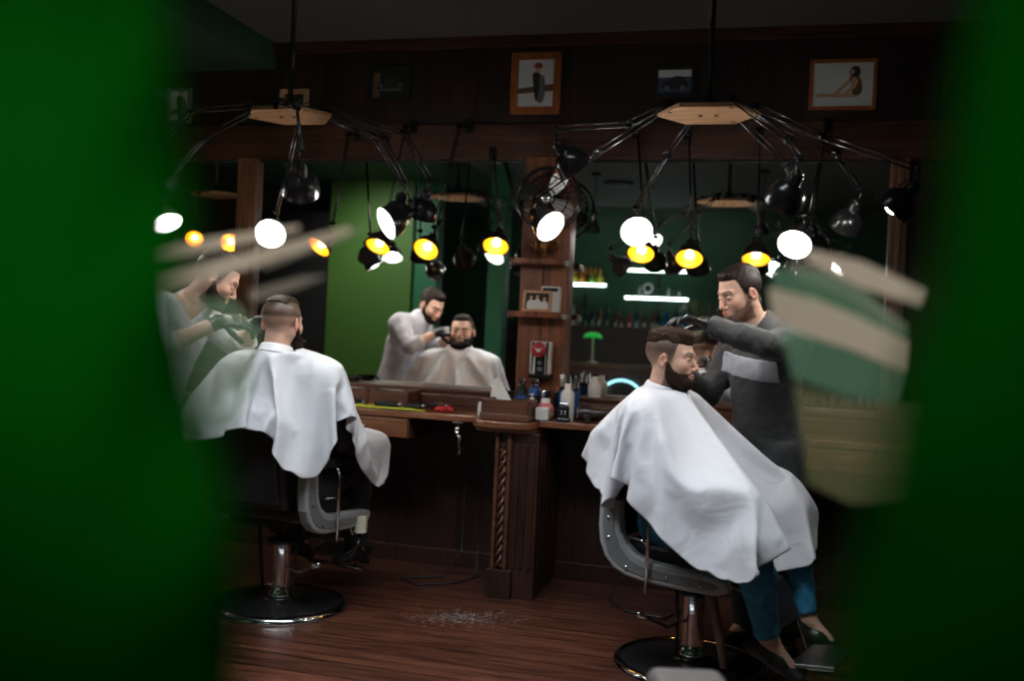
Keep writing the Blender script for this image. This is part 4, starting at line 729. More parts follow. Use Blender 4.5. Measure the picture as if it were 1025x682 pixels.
-22,-24,-22,-23,-24,-23,-22,-24,-24,-22,-19,-19,322,27,28,27,28,25,16,22,23,23,18,17,17,17,18,0,-8,-8,-22,-23,-25,-24,-24,-24,-24,-24,-24,-24,-23,-23,-23,-23,-22,-23,-22,-23,-24,-24,-22,-24,-23,-21,-20,-20,307,26,27,28,
28,21,25,21,21,19,18,19,19,18,17,0,-9,-15,-14,-17,-19,-22,-24,-24,-24,-24,-24,-24,-24,-21,-23,-23,-23,-22,-23,-23,-23,-24,-23,-23,-20,-23,-19,-25,295,26,26,27,27,20,24,18,16,17,18,19,20,21,23,5,0,0,0,-15,
-17,-19,-19,-13,-14,-16,-19,-22,-24,-24,-24,-24,-23,-23,-20,-23,-22,-23,-23,-23,-23,-24,-20,-22,-22,-24,-25,286,26,26,25,24,19,13,16,18,20,20,24,23,18,14,20,1,-3,0,2,-17,-12,-22,-18,-18,-17,-15,-15,-9,-12,-16,-20,-23,
-24,-23,-23,-24,-17,-23,-23,-23,-23,-23,-21,-25,-23,-22,-25,-25,270,24,24,20,25,21,18,13,23,22,22,18,11,18,20,24,6,-1,0,-2,-15,-22,-19,-20,-19,-18,-17,-15,-15,-11,-8,-11,-12,-18,-22,-23,-24,-23,-16,-23,-22,-24,-22,-25,
-24,-23,-24,-25,-25,245,24,22,22,21,20,21,21,20,20,14,18,19,26,17,22,11,2,-1,-5,-15,-22,-21,-21,-20,-20,-18,-16,-16,-14,-13,-10,-11,-6,-10,-15,-20,-23,-24,-15,-22,-24,-25,-25,-24,-24,-24,-24,-24,217,22,22,21,20,21,
20,21,20,20,19,25,24,16,24,19,12,6,-1,-8,-15,-20,-21,-21,-22,-22,-21,-18,-17,-15,-13,-12,-11,-11,-8,-6,-10,-13,-19,-21,-20,-22,-23,-25,-24,-25,-25,-24,-25,189,22,20,21,20,21,21,21,20,22,23,23,24,24,21,18,14,
7,0,-8,-15,-20,-24,-23,-22,-20,-20,-21,-18,-17,-14,-12,-12,-10,-11,-9,-8,-7,-11,-15,-19,-22,-22,-23,-24,-24,-24,-24,-26,165,21,20,21,21,21,21,21,22,22,23,25,24,23,23,19,16,9,-1,-10,-14,-17,-24,-24,-24,-22,-21,-18,
-19,-18,-15,-14,-12,-10,-10,-9,-9,-8,-7,-13,-17,-27,-19,-20,-21,-21,-21,-23,-23,140,21,21,21,21,21,21,22,23,23,25,24,23,24,23,17,13,18,-13,-3,-17,-20,-12,-22,-23,-24,-24,-21,-18,-17,-17,-13,-13,-9,-8,-9,-9,-8,-12,
-15,-14,-18,-27,-22,-22,-21,-20,-23,-23,138,21,21,21,21,21,23,23,24,24,24,23,23,23,22,13,25,8,-16,1,-20,-15,-20,-12,-19,-21,-23,-25,-21,-18,-17,-15,-8,-8,-9,-10,-10,-15,-15,-15,-15,-12,-15,-28,-20,-21,-25,-21,-25,135,
21,21,21,22,23,23,24,24,23,23,23,23,22,20,20,11,10,-4,-13,-11,-19,-17,-20,-11,-17,-18,-22,-25,-21,-17,-16,-12,-10,-7,-10,-15,-15,-15,-16,-15,-10,-15,-12,-27,-19,-23,-25,-24,151,21,22,23,23,24,23,23,23,23,22,23,
21,19,16,8,9,-2,-12,-12,-11,-19,-20,-18,-11,-19,-16,-17,-21,-23,-16,-14,-13,-7,-15,-15,-16,-15,-15,-15,-10,-13,-13,-12,-25,-24,-25,-24,149,21,22,24,23,23,23,23,23,22,22,22,20,16,14,8,7,-2,-11,-13,-9,-15,-20,-19,
-16,-12,-20,-15,-16,-17,-15,-17,-16,-15,-16,-15,-15,-15,-16,-14,-10,-12,-13,-12,-15,-25,-23,-24,143,22,23,23,23,23,23,23,22,22,22,20,16,15,14,6,6,-1,-9,-13,-11,-10,-18,-19,-18,-16,-12,-21,-16,-16,-16,-16,-17,-16,-15,-15,
-16,-15,-15,-14,-10,-11,-13,-13,-13,-16,-25,-24,141,22,23,23,23,23,22,23,22,21,20,17,16,17,9,5,5,2,-9,-12,-13,-7,-15,-19,-17,-18,-16,-13,-22,-15,-17,-16,-16,-16,-16,-16,-15,-15,-15,-14,-12,-11,-13,-13,-13,-12,-17,-17,
130,23,23,23,23,22,22,23,21,20,17,17,17,13,7,5,4,4,-9,-9,-12,-11,-12,-16,-17,-16,-19,-16,-14,-22,-16,-16,-17,-16,-16,-16,-15,-16,-14,-15,-12,-11,-14,-13,-13,-12,-13,141,23,23,22,22,22,22,20,17,17,16,17,10,
5,5,5,4,-8,-9,-11,-12,-9,-16,-16,-17,-16,-18,-16,-15,-20,-18,-16,-17,-16,-15,-16,-16,-15,-14,-13,-12,-13,-13,-14,-12,-13,173,22,22,22,22,19,18,17,16,17,15,6,6,6,6,2,-7,-9,-10,-12,-10,-11,-17,-17,-16,-17,-17,
-17,-14,-19,-19,-17,-16,-16,-16,-15,-16,-14,-14,-12,-13,-14,-13,-13,190,22,22,19,17,17,17,17,17,12,4,6,6,5,3,-7,-8,-10,-10,-12,-8,-14,-18,-17,-17,-17,-17,-15,-17,-18,-18,-17,-17,-16,-15,-15,-15,-14,-14,-13,-13,-14,207,
19,17,17,17,17,17,17,7,4,6,5,6,3,-6,-8,-8,-8,-8,-14,-13,-16,-18,-17,-17,-17,-17,-15,-17,-17,-18,-18,-16,-16,-15,-15,-14,-14,-13,234,17,17,17,15,3,5,5,6,6,3,-6,-8,-8,-7,-6,-14,-13,-14,-18,-17,-17,
-17,-17,-16,-16,-17,-18,-17,-17,-16,-16,-15]])
CAPE_L = (2339, (-2.60319, -1.64854, 0.57336), [
[92,3,1,-3,-11,-11,-12,7,23,-7,6,17,27,-6,-27,5,-5,-23,-28,-27,-21,1,12,13,10,7,3,3,3,3,4,5,6,1,2,1,4,20,-13,3,3,4,4,3,-14,-11,-9,-9,-2,26,-5,10,19,27,-9,-26,10,-6,-28,-27,
-27,-9,12,13,13,-3,0,1,2,3,4,5,5,3,5,6,-1,9,22,24,21,-1,-19,-55,4,3,3,5,4,3,-18,-8,-11,-7,-5,18,5,12,20,27,-12,-25,15,-11,-25,-28,-26,13,12,12,7,0,-6,-2,-2,1,1,4,5,5,
9,5,0,12,24,23,11,-12,-18,-14,-36,2,4,4,3,4,5,4,-22,-10,-6,-6,-5,8,24,4,20,27,-19,-20,18,-14,-23,-28,-14,13,18,11,6,1,-1,-3,-7,-2,-2,-1,2,9,9,3,2,17,24,17,0,-18,-14,15,-58,0,
4,4,3,3,6,5,-22,-1,3,-6,-13,-5,27,7,19,27,-19,-21,20,-21,-17,-27,0,17,18,5,-1,-10,12,3,-2,-2,-3,-4,-4,4,11,5,1,22,21,8,-10,-17,16,16,15,-88,-8,1,4,3,3,8,5,-20,11,1,-4,-11,
-15,15,21,13,26,-18,-21,20,-24,-14,-22,16,16,8,1,-17,10,2,10,-2,-8,-2,0,4,3,2,9,2,23,14,-1,-15,15,16,15,13,-89,-8,-10,-7,1,3,4,8,5,-16,14,6,-2,-9,-18,0,27,11,26,-22,-17,21,-24,-22,
4,13,17,1,-17,11,-5,3,12,-10,1,4,2,2,2,0,4,6,21,6,-10,15,15,13,12,10,-101,-11,-4,-2,-9,2,3,8,6,-12,15,9,3,-6,-14,-17,23,15,21,-8,-26,21,-25,-12,16,12,-3,-1,9,-1,1,5,-10,6,
2,0,1,2,3,2,1,5,16,-2,15,14,11,9,11,10,-113,-8,5,-1,-9,-12,2,3,9,-6,11,17,5,-1,-13,-19,4,24,16,1,-26,15,-22,4,10,16,-8,10,10,-1,2,-11,-2,2,2,1,2,2,1,2,1,4,9,15,
12,11,11,11,11,15,-136,-5,6,2,0,-12,-14,1,2,12,3,17,9,4,-7,-19,-14,26,3,23,-26,7,-14,16,10,2,10,10,8,0,-8,-6,4,3,2,1,2,1,1,0,1,2,11,12,12,12,11,12,12,13,-150,-8,-5,3,
4,7,-13,-15,3,6,8,17,11,5,1,-14,-18,1,25,22,-26,-7,11,11,16,6,7,12,4,-3,-9,2,5,2,2,2,2,1,1,-3,-4,9,11,12,12,11,12,11,12,12,-155,-1,-3,-2,-4,-21,-3,14,-10,-2,7,13,13,9,
-1,0,-18,-6,25,20,-23,0,15,12,13,4,11,13,1,-7,-2,5,4,2,2,2,2,-2,-8,-2,6,5,13,12,13,12,12,12,11,7,-151,1,-2,-13,-11,-2,-4,-4,0,2,-7,4,13,13,-2,0,0,-15,20,22,-19,10,15,14,
5,12,12,9,-1,-6,5,2,0,4,4,2,-3,-11,2,-6,3,14,9,5,14,16,17,13,12,7,-150,-2,-10,-6,-4,-3,-4,-5,-1,-5,2,-8,-2,14,6,-4,3,-8,15,20,-10,16,14,13,9,10,13,7,-5,3,-9,10,5,3,
2,-6,-10,5,-3,-7,2,7,12,8,14,18,17,15,14,11,-150,-6,-5,-6,-5,-4,-3,-3,-4,-3,-4,-5,-3,-7,6,5,0,1,16,2,13,15,13,11,12,13,11,5,-1,-14,2,6,11,5,-8,-11,8,-2,-6,-5,2,7,8,10,
14,17,18,14,9,-3,-119,-6,-5,-5,-6,-4,-3,-3,-3,-3,-5,-5,-5,-5,-6,3,3,6,9,12,12,14,13,12,13,13,9,0,-13,-4,7,7,12,-15,-1,7,-1,-5,-5,-3,3,6,7,10,13,16,19,9,6,3,-106,-5,-5,-6,
-5,-4,-4,-6,-5,-4,-5,-4,-5,-4,-3,0,2,6,11,12,13,13,13,13,13,12,3,-8,-11,3,8,11,-13,5,5,0,-4,-6,-4,1,4,5,6,9,13,15,17,1,5,6,-86,-6,-5,-6,-5,-4,-6,-5,-5,-4,-5,-5,-4,-4,
-3,0,2,6,10,12,12,13,14,13,13,7,-7,-11,-2,9,8,-7,8,2,-1,-2,-6,-4,-1,3,5,5,5,7,13,16,9,-1,6,6,-70,-3,-6,-5,-5,-5,-5,-5,-5,-5,-5,-5,-4,-4,-3,-1,3,5,11,10,12,13,13,12,
13,-6,-9,-6,8,4,2,8,-1,-1,-2,-5,-3,-1,2,4,5,4,4,6,14,10,1,4,7,7,-64,1,0,-7,-4,-5,-5,-5,-5,-5,-5,-5,-4,-3,-3,-2,3,5,6,14,12,12,11,14,-1,-8,-9,8,3,8,5,-3,-3,-2,
-4,-2,1,3,4,4,5,3,4,3,6,6,7,6,7,8,-68,-1,-5,11,2,-6,-5,-5,-4,-7,-11,1,-2,-3,-4,-3,5,5,5,10,14,13,8,-7,6,-9,9,0,12,0,-5,-4,-2,-1,1,2,4,4,4,4,4,4,4,5,
4,5,5,5,6,7,-70,-5,2,-7,-1,0,5,2,-1,-10,-9,-5,2,0,-5,3,-2,3,8,11,16,11,10,-12,-3,5,-1,8,-2,-6,-1,0,2,3,4,4,4,4,5,4,4,5,4,5,4,5,6,6,5,2,-64,-6,-5,-4,
-3,-2,-2,2,7,-5,-7,-9,-4,2,3,3,-9,6,5,13,21,7,-11,3,-1,-4,-2,0,2,3,3,4,4,4,4,5,4,4,5,4,5,4,5,5,5,5,5,4,1,-2,-54,-5,-6,-5,-5,-4,-3,-2,2,6,-5,-7,-8,6,
3,-14,5,4,-9,13,11,36,-18,-8,0,4,3,2,4,3,4,4,4,4,4,4,4,4,5,4,5,5,5,4,5,4,3,1,-3,0,-46,-5,-6,-5,-5,-6,-4,-4,-2,0,4,-3,-7,-10,0,8,12,4,-7,54,-22,-17,2,5,
5,5,4,4,4,4,3,4,4,4,5,4,4,5,5,4,5,5,4,2,0,-1,-2,-3,-45,-2,-3,-3,-5,-5,-5,-6,-5,-5,-3,-1,6,-7,4,19,-39,88,-30,-13,3,6,5,5,4,5,3,4,4,4,4,4,4,4,5,5,
4,5,4,4,1,-5,-3,-3,3,-1,-90,-1,1,8,1,-1,-7,11,3,0,-2,-3,-1,1,28,58,-32,-17,-5,-1,0,0,2,5,4,4,13,7,7,5,6,5,5,4,4,3,5,1,3,-5,-5,-3,-6,1,-124,3,3,4,5,5,
5,5,5,5,6,7,-1,4,28,57,-40,-7,-8,1,-1,0,-1,-1,-1,1,1,2,4,6,17,13,12,11,7,3,3,2,2,-4,-6,-6,-4,-6,-114,4,3,3,5,5,5,5,5,5,6,6,-5,9,5,19,-8,2,16,-2,-2,-5,
-15,1,0,3,9,5,2,-1,-3,-1,1,7,9,15,24,18,5,2,1,-1,-5,-7,-7,-7,-109,4,4,3,5,5,4,5,6,5,2,-7,9,8,8,4,12,16,-16,-7,11,-11,-3,-3,-1,-1,0,0,1,1,2,2,9,4,2,3,
-1,-1,16,23,26,10,0,-1,-3,-5,-8,-7,-110,5,5,3,5,4,6,5,3,0,-7,5,6,0,10,18,4,4,5,3,-12,0,-2,-1,-2,0,-2,-2,-1,1,1,0,1,1,1,4,3,3,7,2,7,3,24,25,8,3,-2,-4,
-6,-7,-112,4,3,9,1,7,6,-4,-10,6,2,1,-3,9,9,14,20,2,5,-6,-1,1,-3,0,-2,-5,3,-2,-1,-2,1,1,0,1,2,2,3,4,5,6,6,5,3,24,10,9,7,-3,-3,-7,-119,6,6,5,8,5,-15,-8,
11,-6,1,-2,5,8,10,15,15,19,0,-2,-1,3,-3,-3,-5,1,-4,5,-2,-1,-1,0,1,1,1,2,4,5,6,6,5,5,4,3,10,10,10,8,-7,1,-135,5,3,19,7,-8,-16,12,-6,-4,-1,3,7,11,15,16,11,14,
11,-4,3,2,-3,-3,-5,-3,0,-3,7,-2,-1,-1,0,1,2,2,5,5,6,6,5,5,4,3,3,11,10,0,1,5,-159,9,18,19,-10,-13,11,-6,-4,-3,1,7,11,15,14,15,13,12,7,6,3,1,-2,-4,-4,-4,-4,1,
-1,7,-2,-1,0,0,2,3,5,5,6,4,6,6,2,4,5,4,5,3,4,8,-170,17,12,-8,2,9,-4,-3,-5,-1,6,11,14,15,14,15,14,12,9,6,3,1,-2,-3,-4,-4,-4,-5,1,7,2,-1,0,-2,3,3,5,6,
5,5,4,4,5,5,4,4,5,3,3,8,-180,7,-4,11,9,4,-3,-6,-3,4,10,14,14,15,15,15,14,12,10,6,4,1,-1,-3,-4,-4,-5,-3,-4,-4,12,5,-1,-1,2,3,4,5,5,7,5,4,5,4,5,4,4,4,
3,3,-206,5,16,8,1,7,1,-7,1,9,13,15,15,14,15,15,14,12,10,8,4,1,-1,-5,-11,-9,9,-1,-4,-4,-4,9,12,-1,-5,8,5,5,5,6,6,4,4,4,4,3,4,3,2,-15,-204,18,8,0,4,7,5,-6,
7,13,15,15,15,15,14,15,9,16,3,15,6,-4,-12,11,-11,-12,-10,14,4,-2,-4,-5,11,12,-5,9,6,5,5,5,3,3,3,2,2,2,2,1,-1,0,-208,8,1,3,5,6,8,0,13,16,14,15,15,13,13,7,19,2,
18,-9,21,-17,4,-13,20,-12,-13,-10,16,8,3,-3,-5,11,12,-7,11,-1,1,3,4,4,6,1,1,-1,-1,1,-2,0,-199,1,3,5,5,6,8,14,16,14,15,14,11,8,14,9,8,18,0,-7,26,-21,3,-15,6,23,-12,-14,
-10,15,13,7,0,-5,11,3,2,4,1,2,2,1,-1,0,-1,-1,0,-3,5,-3,-197,4,6,6,6,11,15,15,15,14,12,8,7,17,6,18,12,-21,11,6,25,-11,-23,2,-10,26,15,-12,-14,-11,12,16,12,6,-4,8,-9,-2,
2,-2,3,1,0,0,0,-1,-2,-1,7,0,-192,7,6,7,12,15,15,15,13,9,6,9,18,4,18,14,-20,-15,4,28,27,-4,-24,-17,7,4,22,12,-10,-13,-12,9,15,16,13,1,-13,-6,-6,-4,2,2,0,0,1,-1,-3,1,
8,2,-172,7,11,14,16,14,11,7,5,11,18,5,16,16,-15,-23,-10,22,23,17,15,-24,-24,3,-4,22,17,8,-8,-10,-13,7,14,21,6,6,-12,-12,-9,-8,-1,0,1,0,1,-3,4,7,6,-159,10,13,16,12,9,6,6,13,
17,6,14,17,-11,-22,-20,2,25,27,19,18,-26,-22,-8,-3,6,25,16,1,-12,0,-13,10,20,-6,6,16,0,-10,-11,-13,-4,-3,-3,-1,-2,8,6,9,-148,16,13,11,7,6,7,14,16,8,12,17,-6,-20,-23,-15,19,26,23,19,
20,-23,-20,-7,-6,-9,18,10,21,-1,-13,6,-9,17,-7,-5,14,9,3,-2,-5,-6,-5,-6,-6,-10,9,8,-116,12,8,6,8,16,14,9,11,18,-3,-17,-23,-22,-3,26,27,26,25,-3,-3,-20,-23,-7,-7,6,25,0,20,-3,-14,12,
2,-5,-9,0,11,4,1,-1,-4,-4,-9,-4,5,7,2,-94,7,8,17,11,9,13,17,2,-16,-22,-22,-20,17,25,24,24,13,26,-8,-24,-23,-16,-5,-1,17,5,8,18,-7,-11,-2,-1,0,-1,0,2,2,1,0,-1,0,4,4],
[189,25,25,25,23,22,23,22,-14,-27,-27,-22,-1,27,7,26,27,17,5,-3,19,24,14,16,18,25,26,27,26,26,26,26,26,26,27,27,26,15,-688,25,26,25,25,26,21,23,23,23,24,1,-28,-26,-20,1,26,9,25,26,6,6,
7,26,14,11,15,27,26,27,26,26,26,26,26,26,26,26,27,24,13,6,13,24,16,-788,25,26,25,25,26,25,19,23,23,23,24,18,-28,-25,-19,3,24,12,23,25,13,0,10,13,11,17,23,27,27,27,26,27,26,27,25,26,
25,26,27,22,8,10,22,22,16,20,-857,26,25,25,26,25,25,25,17,23,23,24,24,23,-13,-27,-19,4,20,19,20,24,16,-2,22,11,0,19,24,25,26,28,27,27,27,27,26,25,24,27,26,19,7,17,25,17,20,6,-866,25,
26,25,26,25,25,25,16,25,26,24,18,24,5,-27,-20,7,21,18,18,18,22,5,22,-5,8,24,25,24,23,27,27,27,27,27,27,26,24,26,27,12,13,24,22,18,4,6,9,-881,24,26,25,25,26,24,25,19,24,26,25,21,
16,21,-18,-25,9,21,18,18,14,23,16,7,-10,22,25,20,24,26,24,28,26,27,27,26,27,27,24,27,9,21,25,19,3,7,11,14,-857,-9,-9,24,26,25,26,24,25,21,23,26,25,23,12,25,-3,-25,10,17,22,17,14,17,
23,-13,10,25,21,18,27,26,23,26,27,26,27,27,27,27,26,26,12,24,23,1,10,15,15,16,-845,-9,-9,-11,23,26,25,25,25,23,22,25,26,25,17,15,15,-24,17,24,9,18,12,24,8,-16,26,26,3,28,27,25,26,25,
27,27,27,27,27,26,28,26,18,24,3,13,16,18,16,17,-835,-10,-12,-10,-7,22,25,26,24,25,25,21,26,26,20,9,25,-13,21,24,-1,22,16,22,-17,11,25,5,17,27,27,25,28,27,27,26,27,27,27,27,27,27,23,9,
15,17,16,16,15,6,-807,-11,-12,-11,-11,-3,19,26,26,23,26,22,25,26,24,10,19,8,24,12,1,26,23,1,-16,26,10,9,22,27,26,28,24,26,27,27,27,27,27,27,28,27,20,17,15,16,15,14,14,10,-789,-9,-13,-11,
-11,-10,-1,17,26,25,25,22,25,25,26,19,13,28,5,16,9,26,18,-14,2,20,19,1,25,28,27,26,21,26,27,27,27,27,28,28,28,17,19,17,17,13,18,17,15,17,-814,4,-9,9,-4,-9,3,-3,8,24,26,24,23,25,
26,26,14,26,8,18,14,27,7,-13,14,22,-1,13,26,27,28,18,26,27,27,27,26,28,27,28,15,11,20,19,18,19,16,17,16,6,-807,6,-2,-10,-7,17,10,17,2,-2,20,26,23,24,26,26,26,19,17,16,20,20,1,-5,
23,8,-2,19,28,27,17,26,28,26,25,27,28,26,27,7,13,17,18,16,18,19,20,18,17,6,-805,2,-9,-5,12,14,11,13,20,7,1,14,25,23,26,25,26,23,23,18,26,5,-4,14,18,-5,10,22,28,22,26,22,24,26,
27,27,26,26,9,5,13,16,17,17,19,19,20,18,19,16,-807,-5,0,4,5,11,14,16,16,21,13,9,6,19,26,25,26,26,21,28,19,0,13,16,-4,4,16,25,27,24,26,24,19,26,27,25,23,9,7,6,13,15,17,18,
19,19,19,19,18,16,-790,-1,1,1,5,13,20,16,15,15,14,14,13,13,10,26,26,28,26,23,21,11,12,-1,2,9,21,27,25,27,24,23,17,24,28,17,10,7,7,8,14,15,16,18,18,20,19,18,18,17,-770,1,-2,1,
5,12,18,10,13,14,14,14,14,13,17,23,27,28,26,24,19,16,5,4,3,15,26,26,26,26,23,9,25,26,14,10,8,6,8,11,14,15,16,16,19,19,19,17,18,18,-751,3,0,-2,5,16,8,12,13,13,13,14,13,15,
17,23,26,27,27,23,20,16,9,5,3,22,27,25,27,23,3,27,23,11,9,9,6,8,10,13,14,14,15,16,19,19,18,17,18,17,-738,11,1,-3,5,15,12,14,15,13,15,14,8,9,17,20,26,27,24,25,21,18,6,2,
14,27,26,27,22,0,27,17,10,9,8,8,7,10,12,14,15,14,13,15,20,17,17,18,18,18,-737,15,15,5,-1,11,15,16,18,15,13,9,2,16,17,14,27,27,26,19,23,19,-2,8,27,27,26,21,0,23,13,8,8,9,
8,8,10,13,14,14,14,13,13,14,17,18,17,19,18,18,-739,15,13,14,16,16,17,14,12,9,1,16,15,13,11,14,27,28,27,24,14,22,-8,26,26,26,18,3,16,9,7,8,8,9,10,12,13,14,14,13,14,14,14,15,
15,17,16,17,18,17,-738,12,17,9,16,17,19,18,17,2,5,11,18,16,10,26,26,27,28,24,19,15,2,23,28,12,5,9,8,7,8,10,10,12,12,14,14,14,14,15,14,14,15,16,16,16,18,20,22,24,-742,6,5,13,
14,15,15,18,20,13,8,1,13,18,20,28,23,26,31,26,24,21,-14,28,12,5,6,8,8,10,12,12,13,13,14,14,15,14,14,15,15,15,16,16,16,20,21,23,26,26,-750,4,3,8,12,12,14,14,19,20,13,8,1,23,
23,16,27,28,18,45,28,11,17,-14,9,8,11,11,14,13,12,13,13,12,13,13,14,14,14,15,16,16,16,18,18,23,24,26,26,26,-762,5,5,7,7,10,11,12,16,17,19,16,9,4,19,32,84,66,20,-6,10,1,13,8,
8,7,7,13,12,12,12,11,12,12,13,15,15,15,16,17,18,19,20,26,26,26,27,26,-749,1,1,1,5,6,6,7,11,14,15,17,20,6,27,138,55,10,6,3,15,3,7,8,8,9,9,10,11,12,13,12,13,15,15,17,
17,19,19,20,24,27,26,27,26,26,-751,5,7,10,7,6,6,4,4,5,6,8,13,18,194,18,26,7,20,14,12,10,9,9,9,9,5,9,9,9,8,12,14,17,20,22,19,23,22,27,27,27,27,26,-739,9,8,8,8,9,
6,4,5,3,3,-5,14,3,194,3,30,22,12,23,14,14,15,15,12,11,8,8,8,9,8,9,9,8,14,22,22,23,23,27,27,27,27,27,-743,7,4,5,15,9,7,5,4,5,3,0,-10,15,27,139,56,8,11,25,6,5,
1,14,16,16,19,18,18,16,16,13,12,7,8,10,10,9,19,24,24,25,27,27,27,28,-760,11,6,4,16,12,10,4,5,-1,-6,-11,16,18,17,29,83,15,31,35,20,7,5,5,12,14,14,15,16,17,17,18,21,20,19,20,
17,15,10,9,8,16,24,26,26,27,27,27,-777,12,11,4,17,7,16,6,-4,-9,-12,19,21,22,18,9,28,27,34,25,19,27,11,18,23,-6,6,12,11,16,16,15,16,17,16,20,19,21,23,19,27,23,9,5,21,22,26,27,
27,27,-797,11,8,17,7,15,18,-10,-10,-7,22,23,23,18,19,13,9,27,28,21,28,28,10,23,20,11,-8,11,7,9,16,15,16,16,17,18,20,20,23,25,26,27,26,7,20,20,21,26,26,28,-823,12,13,13,19,23,-10,-11,
1,23,23,23,20,19,18,13,14,5,25,27,27,28,18,10,16,24,8,-10,5,9,13,14,15,16,17,18,21,22,26,24,27,27,27,26,19,20,20,20,27,25,-807,13,13,-1,20,-12,-11,8,23,23,23,22,20,15,11,2,22,16,
12,26,28,27,22,17,13,9,23,4,-13,4,10,12,14,16,17,19,22,24,25,26,27,28,28,27,27,19,19,26,26,21,-787,12,1,-5,-12,-12,13,23,23,23,23,19,16,8,2,14,4,14,27,24,28,27,24,20,15,9,9,23,
-2,-13,1,11,13,14,18,20,23,25,27,27,27,27,27,28,28,27,24,24,24,18,-771,-8,-13,-12,-15,18,23,23,24,22,20,16,10,0,4,6,10,18,22,27,28,28,25,21,17,11,9,10,22,-14,-8,5,12,8,18,20,26,26,
27,27,27,28,27,27,27,28,27,26,25,9,-780,-14,-13,-12,19,21,23,24,23,21,16,11,6,4,2,1,11,16,23,26,27,28,26,22,18,18,11,8,7,18,-15,-13,10,8,24,14,28,27,26,25,27,28,27,27,27,27,27,27,
27,22,-815,-14,-7,20,22,21,22,23,22,18,11,7,2,0,2,8,11,15,22,24,27,28,25,20,9,14,20,18,13,12,9,-15,-16,15,7,26,24,27,26,27,27,27,27,26,27,27,27,26,27,10,-818,-3,20,21,22,20,21,24,
19,12,5,1,-1,3,8,9,18,8,26,16,27,25,20,24,12,7,12,19,20,17,12,9,-16,-15,7,26,27,26,26,27,26,27,26,27,26,27,26,26,27,26,-833,20,22,21,21,21,20,22,12,4,-2,1,5,11,12,17,-5,24,
12,25,17,18,25,22,15,9,5,13,17,21,19,16,8,-16,-15,18,26,26,26,27,26,27,26,26,27,26,27,26,26,26,-807,21,22,21,21,21,19,11,3,-1,3,9,14,16,11,-16,23,5,27,26,0,14,26,20,24,10,5,5,
13,18,19,21,18,10,-15,-14,26,26,27,26,26,26,27,26,27,26,26,27,26,26,-781,21,21,20,21,17,12,1,1,7,13,16,16,6,-17,7,18,13,25,26,-9,25,6,25,23,2,17,8,5,12,20,17,19,21,14,-15,-4,26,
26,27,26,26,26,27,26,27,26,26,26,26,-755,20,20,20,16,11,2,5,11,16,17,15,2,-18,0,16,13,20,26,4,1,27,-2,18,25,25,-12,17,12,7,11,20,18,17,20,19,-1,-6,25,26,26,27,26,26,27,26,26,27,
25,26,-712,19,17,11,3,10,14,17,17,14,-2,-17,-6,13,19,10,23,15,-12,22,23,3,2,25,25,14,-17,18,15,14,5,21,18,14,19,20,12,0,24,25,26,27,26,26,27,26,26,25,26,-690,17,14,6,12,16,17,17,12,
-5,-17,-10,10,22,10,13,26,-7,-5,20,22,-2,5,24,25,25,-2,-18,18,13,18,7,20,15,22,20,10,23,22,20,18,26,26,26,26,27,25,25,26,-665,10,12,15,16,17,16,10,-8,-16,-12,6,23,14,7,20,19,-6,-14,20,
20,13,-13,24,24,23,18,-23,-6,17,13,17,13,17,22,22,15,18,23,25,24,25,25,24,25,24,25,26,-602,13,16,17,16,7,-11,-15,-13,1,23,17,9,10,25,4,-2,-5,-6,27,26,-14,7,24,24,25,-4,-24,1,17,14,14,
19,22,22,22,17,22,24,24,25,25,24,25,26,25,26,-559,16,16,4,-13,-15,-13,-3,23,18,12,9,15,20,-10,-9,-8,24,12,24,-2,-7,19,24,26,19,-23,-23,7,17,15,21,20,22,22,21,24,23,24,24,25,25,26,25],
[150,11,12,12,13,12,12,15,7,0,3,3,-2,-6,-2,-8,-5,0,0,1,-3,-14,-21,-20,-17,-11,-10,-9,-9,-10,-9,-9,-10,-9,-9,-8,-9,-13,113,11,11,12,11,12,10,13,13,13,13,11,1,3,2,-2,-5,-3,-8,-5,0,1,
0,-7,-21,-22,-20,-7,-10,-9,-10,-9,-9,-10,-9,-9,-10,-9,-8,-10,-13,-13,-13,-14,-13,155,11,12,11,11,12,11,9,13,13,13,13,13,3,3,2,-3,-5,-4,-7,-5,-2,3,0,-22,-22,-19,-15,-9,-5,-7,-8,-9,-9,-9,-10,-9,
-10,-9,-8,-11,-13,-13,-14,-13,-14,-13,158,12,11,11,12,11,11,12,7,13,13,14,13,13,3,5,2,-3,-4,-5,-7,-4,-3,3,-10,-22,-21,-17,-14,-11,-10,-7,-2,-6,-8,-7,-9,-10,-10,-9,-9,-12,-13,-13,-13,-14,-13,-23,169,11,
12,11,11,11,12,11,7,12,10,13,16,15,5,5,3,-4,-5,-4,-7,-3,-4,1,-18,-22,-20,-13,-12,-9,-11,-9,-7,-7,-6,-5,-5,-9,-11,-9,-8,-14,-12,-13,-14,-13,-23,-22,-22,199,13,11,11,12,11,11,12,8,7,11,13,15,
16,9,3,5,-4,-5,-4,-7,-2,-4,-6,-22,-21,-15,-12,-10,-11,-9,-10,-7,-5,-6,-6,-9,-8,-8,-10,-9,-13,-12,-14,-13,-23,-22,-21,-21,169,25,24,13,11,11,12,11,11,9,7,9,11,15,17,13,3,5,-4,-5,-5,-6,-2,-4,
-15,-21,-20,-12,-9,-19,-1,-10,-10,-5,-7,-9,-8,-8,-7,-7,-8,-10,-13,-13,-13,-24,-21,-20,-21,-20,160,24,26,26,13,11,11,12,11,10,6,8,10,13,15,18,5,5,-6,-13,5,-6,-2,-9,-21,-21,-11,-11,-26,-4,-6,-12,0,-10,
